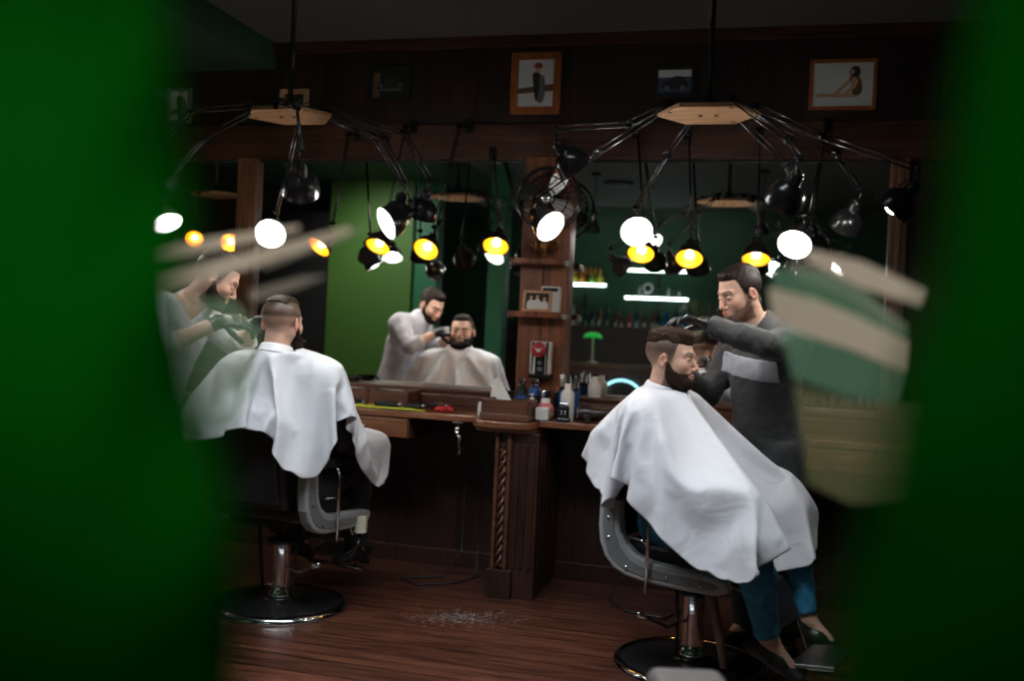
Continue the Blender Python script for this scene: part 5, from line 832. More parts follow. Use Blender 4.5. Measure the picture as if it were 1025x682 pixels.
-8,-6,-7,-8,-8,-8,-7,-9,-14,-12,-24,-20,-21,-19,-20,-20,150,26,24,26,26,14,11,11,11,11,7,6,9,11,15,18,11,4,-9,-14,9,-6,-3,-17,-20,-21,-7,-26,-20,-5,-9,4,-4,-8,-8,-8,-7,-7,-8,-7,-7,-9,-13,-22,
-21,-20,-20,-20,-20,-24,147,26,24,26,26,25,15,11,11,9,9,6,9,9,13,18,15,4,-13,-10,10,-6,-8,-23,-21,-11,-24,-24,-16,-7,2,0,-15,-9,-7,-8,-6,-8,-6,-4,-5,-6,-17,-19,-21,-20,-21,-20,-21,-23,143,25,25,25,
26,25,24,16,11,10,9,6,8,10,10,15,17,4,-10,-9,8,-3,-19,-21,-23,-19,-19,-25,-12,-2,2,-10,-18,-8,-8,-7,-7,-8,-4,0,2,-20,-17,-19,-19,-22,-18,-19,-20,-20,126,28,26,27,27,16,28,24,25,13,10,7,8,8,
11,10,17,9,-11,-8,7,-9,-23,-22,-21,-17,-25,-22,-9,2,-6,-20,-11,-8,-8,-7,-8,-2,4,0,-23,-24,-13,-18,-16,-17,-20,-19,-19,-27,128,27,28,23,25,22,26,21,28,28,18,10,7,8,11,10,10,15,-9,-8,3,-16,-24,-24,
-15,-24,-25,-18,-5,-1,-21,-10,-5,-10,-11,-8,0,3,-3,-27,-24,-17,-20,-22,-16,-13,-10,-18,-18,-27,128,28,25,26,25,25,25,24,19,27,28,23,13,8,8,12,9,13,-6,-7,-3,-23,-24,-21,-19,-26,-22,-15,-1,-16,-4,-15,-12,-9,
-8,1,2,-8,-27,-26,-25,-22,-18,-21,-15,-10,-10,-15,-16,-20,126,27,28,27,27,25,24,23,23,18,24,26,28,19,9,9,10,10,-8,0,-15,-24,-21,-20,-25,-25,-20,-12,-8,-1,-10,-13,-17,-10,1,2,-14,-27,-26,-27,-25,-22,-21,-19,
-15,-11,-10,-15,-20,-23,149,28,27,27,27,25,19,23,23,24,23,24,25,24,25,11,9,5,0,-12,-13,-22,-21,-26,-24,-23,-16,-9,-2,-6,-13,-13,-19,1,-1,-20,-27,-26,-27,-26,-25,-23,-21,-20,-16,-12,-10,-18,-21,-22,170,27,27,28,
27,25,21,25,25,24,24,23,24,25,22,16,10,5,-3,-10,-16,-19,-24,-24,-25,-20,-11,-4,-2,-11,-14,-23,0,-7,-23,-27,-26,-27,-26,-26,-24,-23,-23,-20,-17,-14,-11,-22,-21,-21,191,27,28,27,27,23,26,25,25,24,24,24,25,23,
22,17,12,5,-3,-10,-16,-18,-23,-24,-25,-15,-4,-2,-7,-15,-27,0,-15,-25,-27,-26,-27,-27,-26,-24,-24,-23,-24,-21,-18,-11,-20,-22,-21,-21,215,25,27,28,27,23,25,23,24,24,23,24,26,26,23,19,10,9,-9,-4,-14,-18,-23,-25,
-21,-4,-3,-5,-16,-27,-5,-21,-26,-27,-26,-27,-27,-26,-25,-24,-23,-24,-24,-23,-14,-20,-22,-22,-20,-20,239,24,24,26,28,25,24,22,21,23,24,27,27,23,22,24,7,3,9,-15,-8,-17,-26,-23,-6,-4,-3,-16,-28,-13,-25,-26,-27,-27,
-26,-27,-26,-25,-24,-23,-24,-24,-25,-24,-21,-21,-21,-20,-20,-20,266,24,24,21,24,21,23,23,25,26,25,23,24,24,25,24,4,2,-2,11,-19,-13,-25,-7,-8,-2,-20,-28,-19,-27,-26,-27,-27,-26,-26,-26,-24,-24,-24,-24,-24,-25,-23,-24,
-23,-22,-22,-21,-22,-20,290,25,22,25,23,23,20,21,23,26,26,25,22,23,25,10,-9,4,1,8,10,-16,-30,6,0,-25,-28,-25,-27,-27,-26,-27,-26,-25,-25,-24,-24,-24,-24,-24,-23,-24,-23,-23,-23,-22,-21,-19,-16,-13,279,27,27,24,
24,24,24,21,18,24,26,26,25,22,18,-2,15,-4,6,4,-6,14,-28,0,-24,-27,-28,-27,-27,-26,-26,-25,-24,-25,-24,-24,-24,-23,-24,-23,-24,-23,-23,-22,-22,-20,-17,-15,-12,-9,265,27,27,26,25,25,24,24,21,19,24,26,27,15,
16,16,3,0,14,18,-14,-14,-9,-23,-24,-27,-26,-25,-25,-24,-25,-25,-25,-24,-25,-25,-24,-24,-23,-23,-23,-23,-22,-22,-20,-16,-14,-11,-7,-11,252,27,27,26,27,26,25,25,23,22,20,23,26,25,21,-4,0,30,-2,-15,-4,-27,-25,-27,
-27,-27,-26,-25,-25,-25,-25,-25,-26,-24,-25,-24,-23,-23,-22,-22,-21,-20,-19,-11,-10,-10,-8,-7,231,28,28,28,27,27,27,26,26,24,23,22,19,26,8,0,43,-15,-16,-25,-24,-28,-26,-27,-26,-27,-26,-26,-25,-25,-25,-25,-25,-23,-23,-22,
-21,-21,-20,-18,-15,-3,-8,-9,-11,-8,209,27,27,25,27,28,26,26,27,28,27,27,25,21,0,3,11,-29,-16,-25,-26,-26,-27,-26,-26,-26,-24,-26,-26,-26,-26,-25,-23,-22,-19,-18,-20,-15,-17,-4,-4,-8,-3,-10,183,27,26,27,26,26,
27,27,28,27,27,27,24,27,0,3,-10,-7,-26,-16,-25,-24,-23,-24,-25,-26,-26,-27,-27,-25,-21,-23,-23,-25,-23,-17,-17,-16,-15,-9,1,-3,-6,-3,158,27,27,27,24,26,27,27,27,27,27,28,26,20,10,0,28,-8,-27,-8,-29,-27,
-24,-24,-24,-22,-18,-21,-22,-23,-23,-25,-25,-27,-25,-21,-12,-19,-19,-15,-14,-12,-6,0,2,-2,141,25,27,28,22,25,26,27,27,28,27,25,21,20,20,3,0,10,5,6,-19,-26,-27,-27,-25,-25,-24,-24,-23,-22,-22,-22,-16,-19,-20,-20,
-21,-24,-21,-12,-9,-20,-14,-12,-9,-5,3,2,131,25,25,27,22,27,22,27,27,27,24,19,19,17,19,19,5,0,4,-10,17,-1,-25,-21,-16,-28,-27,-26,-25,-23,-23,-24,-23,-22,-23,-20,-19,-20,-14,-20,1,-15,-12,-11,-17,-16,-11,-8,
-3,4,127,26,26,21,27,22,20,26,24,27,17,16,16,19,19,20,18,-5,4,18,-5,0,-26,-17,-19,-25,-27,-26,-27,-26,-23,-24,-23,-23,-22,-21,-20,-19,-16,-11,-8,-5,10,-12,-17,-17,-17,-10,-9,1,128,25,24,24,19,15,21,24,
26,15,16,16,18,19,19,20,19,20,14,-8,-4,3,-22,-26,-22,-15,-26,-25,-28,-26,-25,-24,-24,-23,-22,-21,-19,-16,-9,-13,-6,-5,5,10,-17,-17,-17,-17,-5,-12,108,25,24,21,18,23,21,24,14,15,16,18,18,20,22,23,13,18,
23,-9,5,-1,-18,-22,-24,-26,-16,-28,-24,-27,-26,-25,-25,-23,-22,-20,-18,-13,-11,-7,-4,-3,0,3,6,-17,-18,-11,-11,-17,83,24,22,19,24,21,22,15,15,15,17,19,20,22,24,19,25,21,4,12,0,-5,-14,-20,-23,-27,-26,-16,
-28,-24,-28,-26,-24,-24,-22,-20,-14,-11,-8,1,-7,-4,4,0,-1,-2,-14,-13,-15,-20,56,21,22,24,23,20,15,16,14,17,18,21,22,24,23,24,22,18,14,9,1,-6,-12,-19,-22,-26,-26,-26,-17,-23,-26,-28,-25,-26,-22,-19,-10,-7,
-7,-5,4,-2,-2,-8,-5,-3,-1,-10,-13,-25,32,23,24,23,18,18,16,14,16,18,20,22,23,24,23,24,22,20,14,10,2,-5,-12,-17,-21,-21,-26,-26,-27,-21,-21,-24,-26,-27,-14,-23,1,-7,-7,-10,-4,3,-4,-5,-6,-6,-6,-7,
-9,-17,6,24,22,18,17,18,17,14,17,20,22,23,23,24,24,23,21,20,15,12,3,-6,-11,-19,-24,-22,-17,-21,-25,-25,-26,-21,-21,-23,-27,0,-14,-3,-12,1,-5,-6,-7,-7,-8,-7,-8,-8,-9,-21,10,21,19,17,18,18,17,15,
19,22,23,23,24,24,22,22,19,22,9,18,5,-11,-16,-8,-23,-24,-23,-15,-19,-23,-25,-26,-20,-20,-26,-1,-6,-8,-8,-9,-8,-9,-8,-9,-9,-9,-9,-9,-10,-10,6,18,18,17,18,18,18,17,21,23,24,24,23,22,22,21,21,13,
18,7,8,-13,-11,-12,-12,-24,-24,-23,-15,-17,-20,-23,-26,-21,-20,-19,-3,-11,-10,-9,-8,-8,-8,-9,-9,-10,-9,-9,-10,-10,11,17,18,18,18,18,17,22,23,24,24,22,22,22,21,22,14,21,8,6,10,-12,-12,-12,-12,-12,-25,-24,
-23,-15,-16,-18,-21,-25,-21,-24,-10,-9,-9,-10,-9,-10,-9,-9,-10,-9,-9,-10,-9,-10,15,18,18,18,18,19,21,24,23,23,22,21,22,22,21,21,17,14,4,8,9,-7,-15,-13,-12,-9,-17,-24,-24,-23,-16,-15,-16,-19,-23,-22,-27,-9,
-9,-10,-9,-10,-9,-10,-9,-9,-10,-9,-9,-10,20,18,18,18,20,21,24,23,22,21,22,22,21,22,21,18,14,13,8,4,7,-4,-14,-13,-11,-12,-12,-19,-23,-24,-23,-16,-16,-15,-16,-20,-25,-27,-10,-9,-10,-9,-10,-9,-9,-10,-9,-9,
-10,-9,44,19,20,21,23,22,21,22,22,21,22,21,22,19,14,14,12,7,10,0,-1,-14,-14,-11,-12,-11,-14,-20,-22,-22,-24,-18,-15,-13,-19,-19,-22,-26,-11,-10,-9,-10,-9,-9,-10,-9,-10,-9,-9,51,20,20,23,21,22,21,22,22,
22,21,22,20,14,14,13,11,8,8,2,1,-13,-15,-14,-11,-11,-12,-15,-21,-22,-21,-24,-17,-13,-17,-19,-20,-15,-15,-16,-17,-10,-10,-10,-9,-9,-10,-9,-9,58,21,21,22,22,21,22,21,22,22,22,21,14,14,14,13,9,8,7,2,
2,-11,-14,-13,-13,-12,-12,-12,-17,-22,-21,-21,-23,-15,-16,-16,-20,-19,-16,-13,-12,-12,-12,-12,-11,-11,-9,-9,77,22,21,22,21,22,22,21,22,22,15,14,13,14,13,7,8,10,10,-8,-9,-13,-14,-13,-13,-11,-12,-14,-19,-21,-21,-21,
-21,-16,-16,-17,-20,-16,-15,-14,-12,-12,-11,-13,-10,-10,-10,107,21,22,22,22,21,22,22,16,14,13,14,14,11,7,11,12,7,-3,-12,-16,-13,-14,-13,-11,-11,-14,-14,-20,-22,-21,-18,-19,-19,-17,-18,-15,-16,-15,-14,-13,-12,-11,-11]])
# ---- the two capes: draped cloth, stored as a folded rectangular sheet with a neck hole
def cape(which, root, dims, rad, hr, head, label=None):
    back, front, sr, sl = dims; sp = .028
    xs = np.arange(-sl, sr+1e-6, sp); ys = np.arange(-back, front+1e-6, sp); nx, ny = len(xs), len(ys)
    def inside(x, y):
        cx = min(max(x, -sl+rad), sr-rad); cy = min(max(y, -back+rad), front-rad)
        return math.hypot(x-cx, y-cy) <= rad+1e-6 and math.hypot(x, y) > hr
    idx = -np.ones((nx, ny), int); k = 0
    for i in range(nx):
        for j in range(ny):
            if inside(xs[i], ys[j]): idx[i, j] = k; k += 1
    faces = []
    for i in range(nx-1):
        for j in range(ny-1):
            q = [idx[i, j], idx[i+1, j], idx[i+1, j+1], idx[i, j+1]]
            if min(q) >= 0: faces.append(q)
            elif sum(t >= 0 for t in q) == 3: faces.append([t for t in q if t >= 0])
    used = sorted({t for f in faces for t in f}); rem = {t: n for n, t in enumerate(used)}; faces = [[int(rem[t]) for t in f] for f in faces]
    n, lo, z = CAPE_R if which == 'R' else CAPE_L
    co = np.cumsum(np.array(z), axis=1).T*.001+np.array(lo)-np.array(root.location)
    me = bpy.data.meshes.new('barber_cape'); me.from_pydata(co.tolist(), [], faces); me.polygons.foreach_set('use_smooth', [True]*len(faces)); me.materials.append(M_capeR)
    o = bpy.data.objects.new('barber_cape', me); COL.objects.link(o); o.parent = root
    m = o.modifiers.new('smooth', 'SMOOTH'); m.factor = .5; m.iterations = 1
    m = o.modifiers.new('sub', 'SUBSURF'); m.levels = 2; m.render_levels = 2
    m = o.modifiers.new('solid', 'SOLIDIFY'); m.thickness = .0022; m.offset = 0
    # stand-up collar band hugging the neck
    R = Matrix(head.R.tolist()); c = Vector(head.world(np.array([(0, -.034, -.135)]))[0])-Vector(root.location)
    b = MB(); prof = [(1.0, .016), (1.06, .022), (1.14, .012), (1.22, -.006), (1.42, -.018), (1.42, -.022), (1.16, -.012), (1.0, .010), (1.0, .016)]
    T = Matrix.Translation(c) @ R.to_4x4() @ Matrix.Rotation(radians(-12), 4, 'X'); s_ = .060*head.wide
    b.lathe([(r*s_, z+.004) for r, z in prof], 40, T); b.build('cape_collar', M_capeR, o)
    return o
cape('R', client_R, (.48, .88, .60, .72), .26, .070, headR)
cape('L', client_L, (.46, .93, .60, .74), .16, .070*1.08, headL)
# ---------------------------------------------------------------- the room
H = 3.085
def slab(name, lo, hi, m, bev=0, label=None):
    b = MB(); b.box(lo, hi, bev); return struct(b.build(name, m), label)
slab('floor', (-5.6, -7.7, -.1), (2.9, .15, 0), M_floor)
slab('ceiling', (-5.6, -7.7, H), (2.9, .15, H+.1), M_ceiling)
slab('wall_front', (-5.5, 0, 0), (2.7, .12, H), M_wall)
slab('wall_back', (-5.5, -7.6, 0), (2.7, -7.45, H), M_dkgreen)
slab('wall_left', (-5.6, -7.6, 0), (-5.4, 0, H), M_wall)
slab('wall_right', (2.6, -7.6, 0), (2.8, 0, H), M_dkgreen)
slab('trim_1', (-5.4, -.035, 2.37), (2.6, 0, 2.575), M_beam, .006, 'red-brown wooden beam above the mirrors')
slab('trim_2', (-5.4, -.03, 3.02), (2.6, 0, H), M_beam, .004, 'red-brown moulding under the ceiling')
slab('baseboard_front', (-5.4, -.025, 0), (2.6, 0, .095), M_darkwood, .004)
slab('ceiling_beam', (-5.4, -7.4, 2.93), (-2.98, 0, H), mat('soffit_paint', (.035, .10, .06), .7), 0, 'dark green lowered strip of ceiling on the left')['label']
# partition seen only in the left mirror
slab('wall_partition', (-4.55, -4.45, 0), (-3.60, -4.2, H), M_green, .004, 'bright green partition wall reflected in the mirror')
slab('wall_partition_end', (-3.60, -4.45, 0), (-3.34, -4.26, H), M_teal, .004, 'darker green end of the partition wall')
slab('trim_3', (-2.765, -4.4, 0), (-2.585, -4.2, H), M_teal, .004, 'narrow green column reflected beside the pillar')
d1 = MB(); d1.box((-5.4, -4.42, 0), (-4.56, -4.3, 2.6), .004); door = struct(d1.build('door_1', M_blackmat), 'black door leaf reflected at the edge of the mirror')
b = MB(); b.lathe([(.0, .0), (.011, .0), (.011, .05), (.024, .055), (.026, .075), (0, .08)], 16, TR(-4.66, -4.3, 1.05, rx=radians(-90))); b.build('door_handle', M_steel, door)

def wall_mirror(label, x0, x1, z0=1.035, z1=2.362):
    t = thing('wall_mirror', label, 'mirror', ((x0+x1)/2, 0, z0)); w = (x1-x0)/2; h = z1-z0
    b = MB(); b.box((-w, -.010, 0), (w, -.001, h)); b.build('glass', M_mirror, t)
    b = MB(); b.box((-w, -.016, h-.006), (w, -.001, h+.006), .002); b.build('edge_strip', M_blackmat, t)
    b = MB(); b.box((-w, -.016, -.006), (w, -.001, .006), .002); b.build('edge_strip', M_blackmat, t)
    return t
wall_mirror('large wall mirror left of the wooden pillar, showing the smiling client', -3.045, -1.34)
wall_mirror('large wall mirror right of the wooden pillar, showing the bottle shelves', -1.065, .612)
wall_mirror('wall mirror left of the upright wooden post, mostly hidden by the leaf', -4.9, -3.18)
for x0, x1, l in ((-3.175, -3.045, 'upright red-brown post between the left mirrors'), (.612, .70, 'upright brown post at the right end of the mirrors')):
    b = MB(); b.box((x0, -.055, .93), (x1, 0, 2.372), .005); b.box((x0+.03, -.063, 1.0), (x1-.03, -.05, 2.34), .004); struct(b.build('trim_4', M_post), l)
# the pillar between the mirrors
pil = MB(); pil.box((-1.338, -.10, .93), (-1.066, 0, 2.372), .005)
pil.box((-1.332, -.106, .93), (-1.205, -.09, 2.37), .003); pil.box((-1.200, -.106, .93), (-1.072, -.09, 2.37), .003)
tag(pil.build('wooden_pillar', M_pillar), 'reddish plank pillar between the two large mirrors, carrying two little shelves', 'pillar')
for z, l in ((1.775, 'upper little wooden shelf on the pillar, under the fan'), (1.482, 'lower little wooden shelf on the pillar, holding the photograph')):
    t = thing('wall_shelf', l, 'shelf', (-1.20, -.17, z), 0, None)
    b = MB(); b.box((-.165, -.07, -.016), (.165, .064, .016), .004); b.build('board', M_pillar, t)
    for s in (-1, 1):
        b = MB(); b.box((s*.155-.012, -.075, -.024), (s*.155+.012, .0, .006), .003); b.build('bracket', M_steel if s > 0 else M_pillar, t)

# ---------------------------------------------------------------- pictures above the mirrors
def picture(name, label, x0, x1, z0, z1, fm, fw, draw, tilt=0):
    cx, cz = (x0+x1)/2, (z0+z1)/2; t = thing(name, label, 'picture', (cx, -.001, cz)); t.rotation_euler = (0, tilt, 0)
    w, h = (x1-x0)/2, (z1-z0)/2; b = MB()
    b.box((-w, -.024, -h), (-w+fw, 0, h), .003); b.box((w-fw, -.024, -h), (w, 0, h), .003); b.box((-w+fw*.5, -.022, h-fw), (w-fw*.5, 0, h), .003); b.box((-w+fw*.5, -.022, -h), (w-fw*.5, 0, -h+fw), .003)
    b.build('frame', fm, t)
    b = MB(); ms = draw(b, w-fw, h-fw); b.build('print', ms, t)
    return t
def pan(b, mi, pts, d):           # flat printed patch
    b.mi = mi; b.prism([(p[0], p[1]) for p in pts], d-.0012, d, TR(rx=radians(90)))
def sm(pts, n=6):                 # smooth closed outline through points
    o = []; k = len(pts)
    for i in range(k):
        p0, p1, p2, p3 = [Vector(pts[(i+j-1) % k]) for j in range(4)]
        for q in range(n):
            t = q/n; o.append(.5*((2*p1)+(p2-p0)*t+(2*p0-5*p1+4*p2-p3)*t*t+(3*p1-p0-3*p2+p3)*t**3))
    return [(p.x, p.y) for p in o]
M_pr = {n: mat('print_'+n, c, .55, vary=.05) for n, c in dict(pale=(.72, .74, .78), skin=(.62, .36, .24), dark=(.03, .025, .03), red=(.30, .04, .03), grey=(.16, .17, .18), brown=(.16, .08, .04), blue=(.05, .08, .14), black=(.008, .008, .009)).items()}
def d_sit(b, w, h):               # woman seated with stretched leg on a pale ground
    b.mi = 0; b.box((-w, -.014, -h), (w, -.006, h))
    pan(b, 1, sm([(-.135, -.052), (-.10, -.045), (-.06, -.05), (-.01, -.045), (.05, -.05), (.085, -.045), (.07, -.066), (0, -.068), (-.07, -.066), (-.13, -.066)]), .0155)
    pan(b, 1, sm([(-.05, -.05), (.0, .0), (.045, .045), (.06, .04), (.02, -.005), (-.03, -.055)]), .0160)
    pan(b, 2, sm([(.035, .045), (.075, .045), (.095, -.0), (.09, -.05), (.05, -.052), (.045, -.01)]), .0163)
    pan(b, 1, sm([(.045, .04), (.075, .02), (.06, -.02), (.02, -.05), (.0, -.052), (.04, -.01)]), .0168)
    pan(b, 3, sm([(.03, .07), (.05, .095), (.078, .09), (.085, .06), (.07, .04), (.04, .045)]), .0171)
    pan(b, 1, sm([(.034, .072), (.048, .08), (.056, .066), (.046, .052), (.035, .058)]), .0176)
    return [M_pr['pale'], M_pr['skin'], M_pr['brown'], M_pr['dark']]
def d_stand(b, w, h):             # figure in a red cap on a pale ground
    b.mi = 0; b.box((-w, -.014, -h), (w, -.006, h))
    pan(b, 1, [(-w, -.06), (w, -.045), (w, -.005), (-w, -.03)], .0150)
    pan(b, 2, sm([(-.012, -.02), (-.02, .045), (0, .065), (.025, .05), (.03, -.01), (.035, -.09), (.005, -.10), (-.005, -.07)]), .0158)
    pan(b, 4, sm([(.02, .04), (.05, .03), (.055, -.06), (.04, -.11), (.012, -.10), (.022, -.03)]), .0163)
    pan(b, 3, sm([(-.012, .092), (.0, .115), (.03, .112), (.035, .09), (.015, .082)]), .0168)
    pan(b, 5, sm([(-.004, .085), (.024, .085), (.022, .062), (.004, .06)]), .0172)
    return [M_pr['pale'], M_pr['brown'], M_pr['dark'], M_pr['red'], M_pr['grey'], M_pr['skin']]
def d_car(b, w, h):               # dark old car head-on
    b.mi = 0; b.box((-w, -.014, -h), (w, -.006, h))
    pan(b, 1, [(-w, -h), (-w*.62, -h), (-w*.62, h*.75), (-w, h*.75)], .0150)
    pan(b, 2, sm([(-.075, -.045), (-.08, .0), (-.04, .012), (-.03, .04), (.03, .04), (.04, .012), (.08, .0), (.075, -.045)]), .0156)
    for s in (-1, 1): pan(b, 3, [(s*.062+.009*cos(a*pi/5), -.012+.009*sin(a*pi/5)) for a in range(10)], .0162)
    pan(b, 3, [(-.07, -.042), (.07, -.042), (.07, -.034), (-.07, -.034)], .0162)
    return [M_pr['black'], M_pr['brown'], M_pr['dark'], M_pr['grey']]
def d_bike(b, w, h):              # blue-black convertible by the sea
    b.mi = 0; b.box((-w, -.014, -h), (w, -.006, h))
    pan(b, 1, [(-w, h*.35), (w, h*.42), (w, h), (-w, h)], .0150)
    pan(b, 2, sm([(-.07, -.03), (-.06, .0), (-.02, .01), (.0, .028), (.04, .026), (.065, .0), (.068, -.035), (.0, -.042)]), .0156)
    for x in (-.04, .045): pan(b, 3, [(x+.014*cos(a*pi/6), -.036+.014*sin(a*pi/6)) for a in range(12)], .0162)
    return [M_pr['blue'], M_pr['pale'], M_pr['dark'], M_pr['grey']]
picture('framed_picture', 'dark framed picture of an old car above the left mirror', -2.335, -2.08, 2.725, 2.925, M_pr['black'], .016, d_car)
picture('framed_picture', 'orange-brown framed upright picture of a figure in a red cap', -1.468, -1.175, 2.632, 2.985, M_framewood, .042, d_stand)
picture('framed_picture', 'small black framed picture of a dark car behind the hanging lamps', -.642, -.425, 2.722, 2.885, M_blackmat, .018, d_bike)
picture('framed_picture', 'orange framed wide picture of a seated woman above right mirror', .180, .520, 2.635, 2.905, M_framewood, .020, d_sit)
picture('framed_picture', 'small light wooden framed picture partly hidden behind left pendant plate', -2.93, -2.74, 2.61, 2.80, M_plate, .03, d_car)
picture('framed_picture', 'faint small grey picture on the far left of the wall', -3.72, -3.55, 2.60, 2.82, M_pr['grey'], .02, d_stand)

# ---------------------------------------------------------------- counter, ledges, column
def countertop(label, x0, x1, nose=None):
    t = thing('countertop', label, 'counter', ((x0+x1)/2, -.25, .89)); cx = (x0+x1)/2
    b = MB(); b.box((x0-cx, -.25, 0), (x1-cx, .25, .036), .006); b.build('board', M_counter, t)
    return t
countertop('long brown wooden countertop under the left mirror', -4.95, -1.40)
countertop('brown wooden countertop under the right mirror', -1.10, 1.2)
pts = [(-.15, .62), (-.155, .14), (-.185, .10), (-.19, .06), (-.165, .03), (-.12, .012), (0, 0), (.07, .01), (.11, .03), (.14, .07), (.145, .10), (.143, .62)]
b = MB(); b.prism([(x-1.245, y-.63) for x, y in pts], .880, .918, None, .008); b.prism([(x*.96-1.245, y*.96-.60) for x, y in pts], .860, .880, None, .004)
tag(b.build('rounded_countertop', M_counter), 'rounded projecting piece of brown countertop carrying the napkin box', 'counter')
t = thing('carved_column', 'dark wooden column with rope-twist moulding under the rounded countertop', 'column', (-1.225, -.55, 0))
b = MB(); b.box((-.085, -.0, .0), (.145, .53, .86), .004)
for k in range(5): b.box((-.055+k*.04, -.008, .16), (-.035+k*.04, .004, .80), .003)
b.build('body', M_darkwood, t)
b = MB(); b.box((-.105, -.03, 0), (.03, .10, .15), .004); b.build('plinth', M_darkwood, t)
b = MB(); b.box((-.085, -.022, .15), (-.065, .0, .86), .003); b.box((-.02, -.022, .15), (.0, .0, .86), .003)
for q in range(2): b.tube([(-.042+.011*cos(z*62+q*pi), -.014+.011*sin(z*62+q*pi), .16+z) for z in [i*.008 for i in range(77)]], .009, 6)
b.build('rope_moulding', M_cabinet, t)
for k in range(5):
    b = MB(); b.box((.1452, .04+k*.095, .10), (.152, .10+k*.095, .80), .003); b.build('side_flute', M_darkwood, t)
def drawer_unit(label, x0, x1):
    t = thing('drawer_unit', label, 'drawer', (x0, -.5, .775)); w = x1-x0
    b = MB(); b.box((0, .02, 0), (w, .48, .113), .003); b.build('carcass', M_cabinet, t)
    n = max(1, round(w/.5))
    for k in range(n):
        f = MB(); f.box((k*w/n+.006, .004, .006), ((k+1)*w/n-.006, .022, .107), .004); d = f.build('drawer_front', M_counter, t)
        f = MB(); f.lathe([(0, 0), (.006, 0), (.006, .012), (.012, .016), (.010, .024), (0, .026)], 12, TR((k+.5)*w/n, .004, .056, rx=radians(90))); f.build('knob', M_steel, d)
drawer_unit('shallow wooden drawers under the left countertop', -2.82, -1.82)
drawer_unit('shallow wooden drawers under the right end of the counter', .15, .95)
def ledge(label, x0, x1, tray=None):
    t = thing('wooden_ledge', label, 'shelf', ((x0+x1)/2, -.10, .926)); w = (x1-x0)/2
    b = MB(); b.box((-w, -.10, 0), (w, .098, .105), .004); b.box((-w-.006, -.112, .098), (w+.006, .098, .118), .005); b.box((-w+.02, -.106, .022), (w-.02, -.095, .082), .004); b.build('body', M_cabinet, t)
    return t
ledge('long dark wooden ledge at the foot of the left mirror', -4.9, -1.46)
ledge('dark wooden ledge at the foot of the right mirror', -.95, 1.15)
t = thing('wooden_tray_box', 'open wooden tray with two compartments at the left end of ledge', 'tray', (-2.12, -.317, .927))
b = MB()
for lo, hi in (((-.27, -.10, 0), (.27, -.085, .10)), ((-.27, .065, 0), (.27, .08, .10)), ((-.27, -.10, 0), (-.255, .08, .10)), ((.255, -.10, 0), (.27, .08, .10)), ((.02, -.10, 0), (.035, .08, .10)), ((-.27, -.10, 0), (.27, .08, .012))): b.box(lo, hi, .003)
b.build('box', M_cabinet, t)
for x0, x1 in ((-.22, .0), (.06, .23)):
    b = MB(); b.tube([(x0, -.085, .092), (x0, -.103, .104), (x1, -.103, .104), (x1, -.085, .092)], .005, 8); b.build('rail', M_steel, t)
# ---------------------------------------------------------------- adjustable lamps
SH_OUT = [(0, -.108), (.014, -.108), (.022, -.102), (.025, -.085), (.026, -.060), (.031, -.052), (.048, -.042), (.062, -.024), (.070, .0), (.074, .022), (.075, .034)]
SH_IN = [(.075, .034), (.0725, .034), (.071, .020), (.067, .0), (.058, -.022), (.042, -.038), (.022, -.044), (0, -.045)]
def shade(parent, p, d, gold=False, lit=True, sc=1.0):
    T = AIM(p, d) @ Matrix.Scale(sc, 4)
    b = MB(); b.mi = 0; b.lathe(SH_OUT, 28, T); b.mi = 1; b.lathe(SH_IN, 28, T)
    b.mi = 0; b.tube([(T @ Vector((.0, .018, -.100))), (T @ Vector((0, .040, -.085))), (T @ Vector((0, .044, -.06))), (T @ Vector((0, .036, -.045)))], .003, 6)
    o = b.build('lamp_shade', [M_black, M_gold if gold else M_inwhite], parent)
    b = MB(); b.mi = 1; b.lathe([(.013, -.045), (.014, -.022)], 12, T); b.mi = 0
    r = .026 if gold else .036; c = .0 if gold else .006
    b.lathe([(r*sin(a*pi/12)*(1 if a < 7 else 1), c-r*cos(a*pi/12)) for a in range(1, 13)][::-1], 20, T)
    b.build('bulb', [(M_bulbgold if gold else M_bulb) if lit else M_white, M_steel], parent)
    return o
def rods(b, p, q, off, r=.0037):
    p, q = Vector(p), Vector(q); d = (q-p).normalized(); s = d.cross(Vector((0, 0, 1)))
    s = s.normalized() if s.length > .05 else Vector((1, 0, 0)); u = s.cross(d).normalized()
    for k in (-1, 1): b.tube([p+u*off*k, q+u*off*k], r, 6)
    # spring lying between the rods near the lower end
    n = 40; a = p+d*.03; e = p+(q-p)*.38
    b.tube([a+(e-a)*(i/n)+(s*cos(i*1.6)+u*sin(i*1.6))*.0045 for i in range(n+1)], .0016, 4)
    return s, u, d
def knuckle(b, p, s, r=.012):
    p = Vector(p); b.lathe([(0, -.014), (r, -.014), (r, .014), (0, .014)], 12, AIM(p, s)); b.lathe([(0, .014), (.005, .015), (.005, .022), (0, .023)], 8, AIM(p, s))
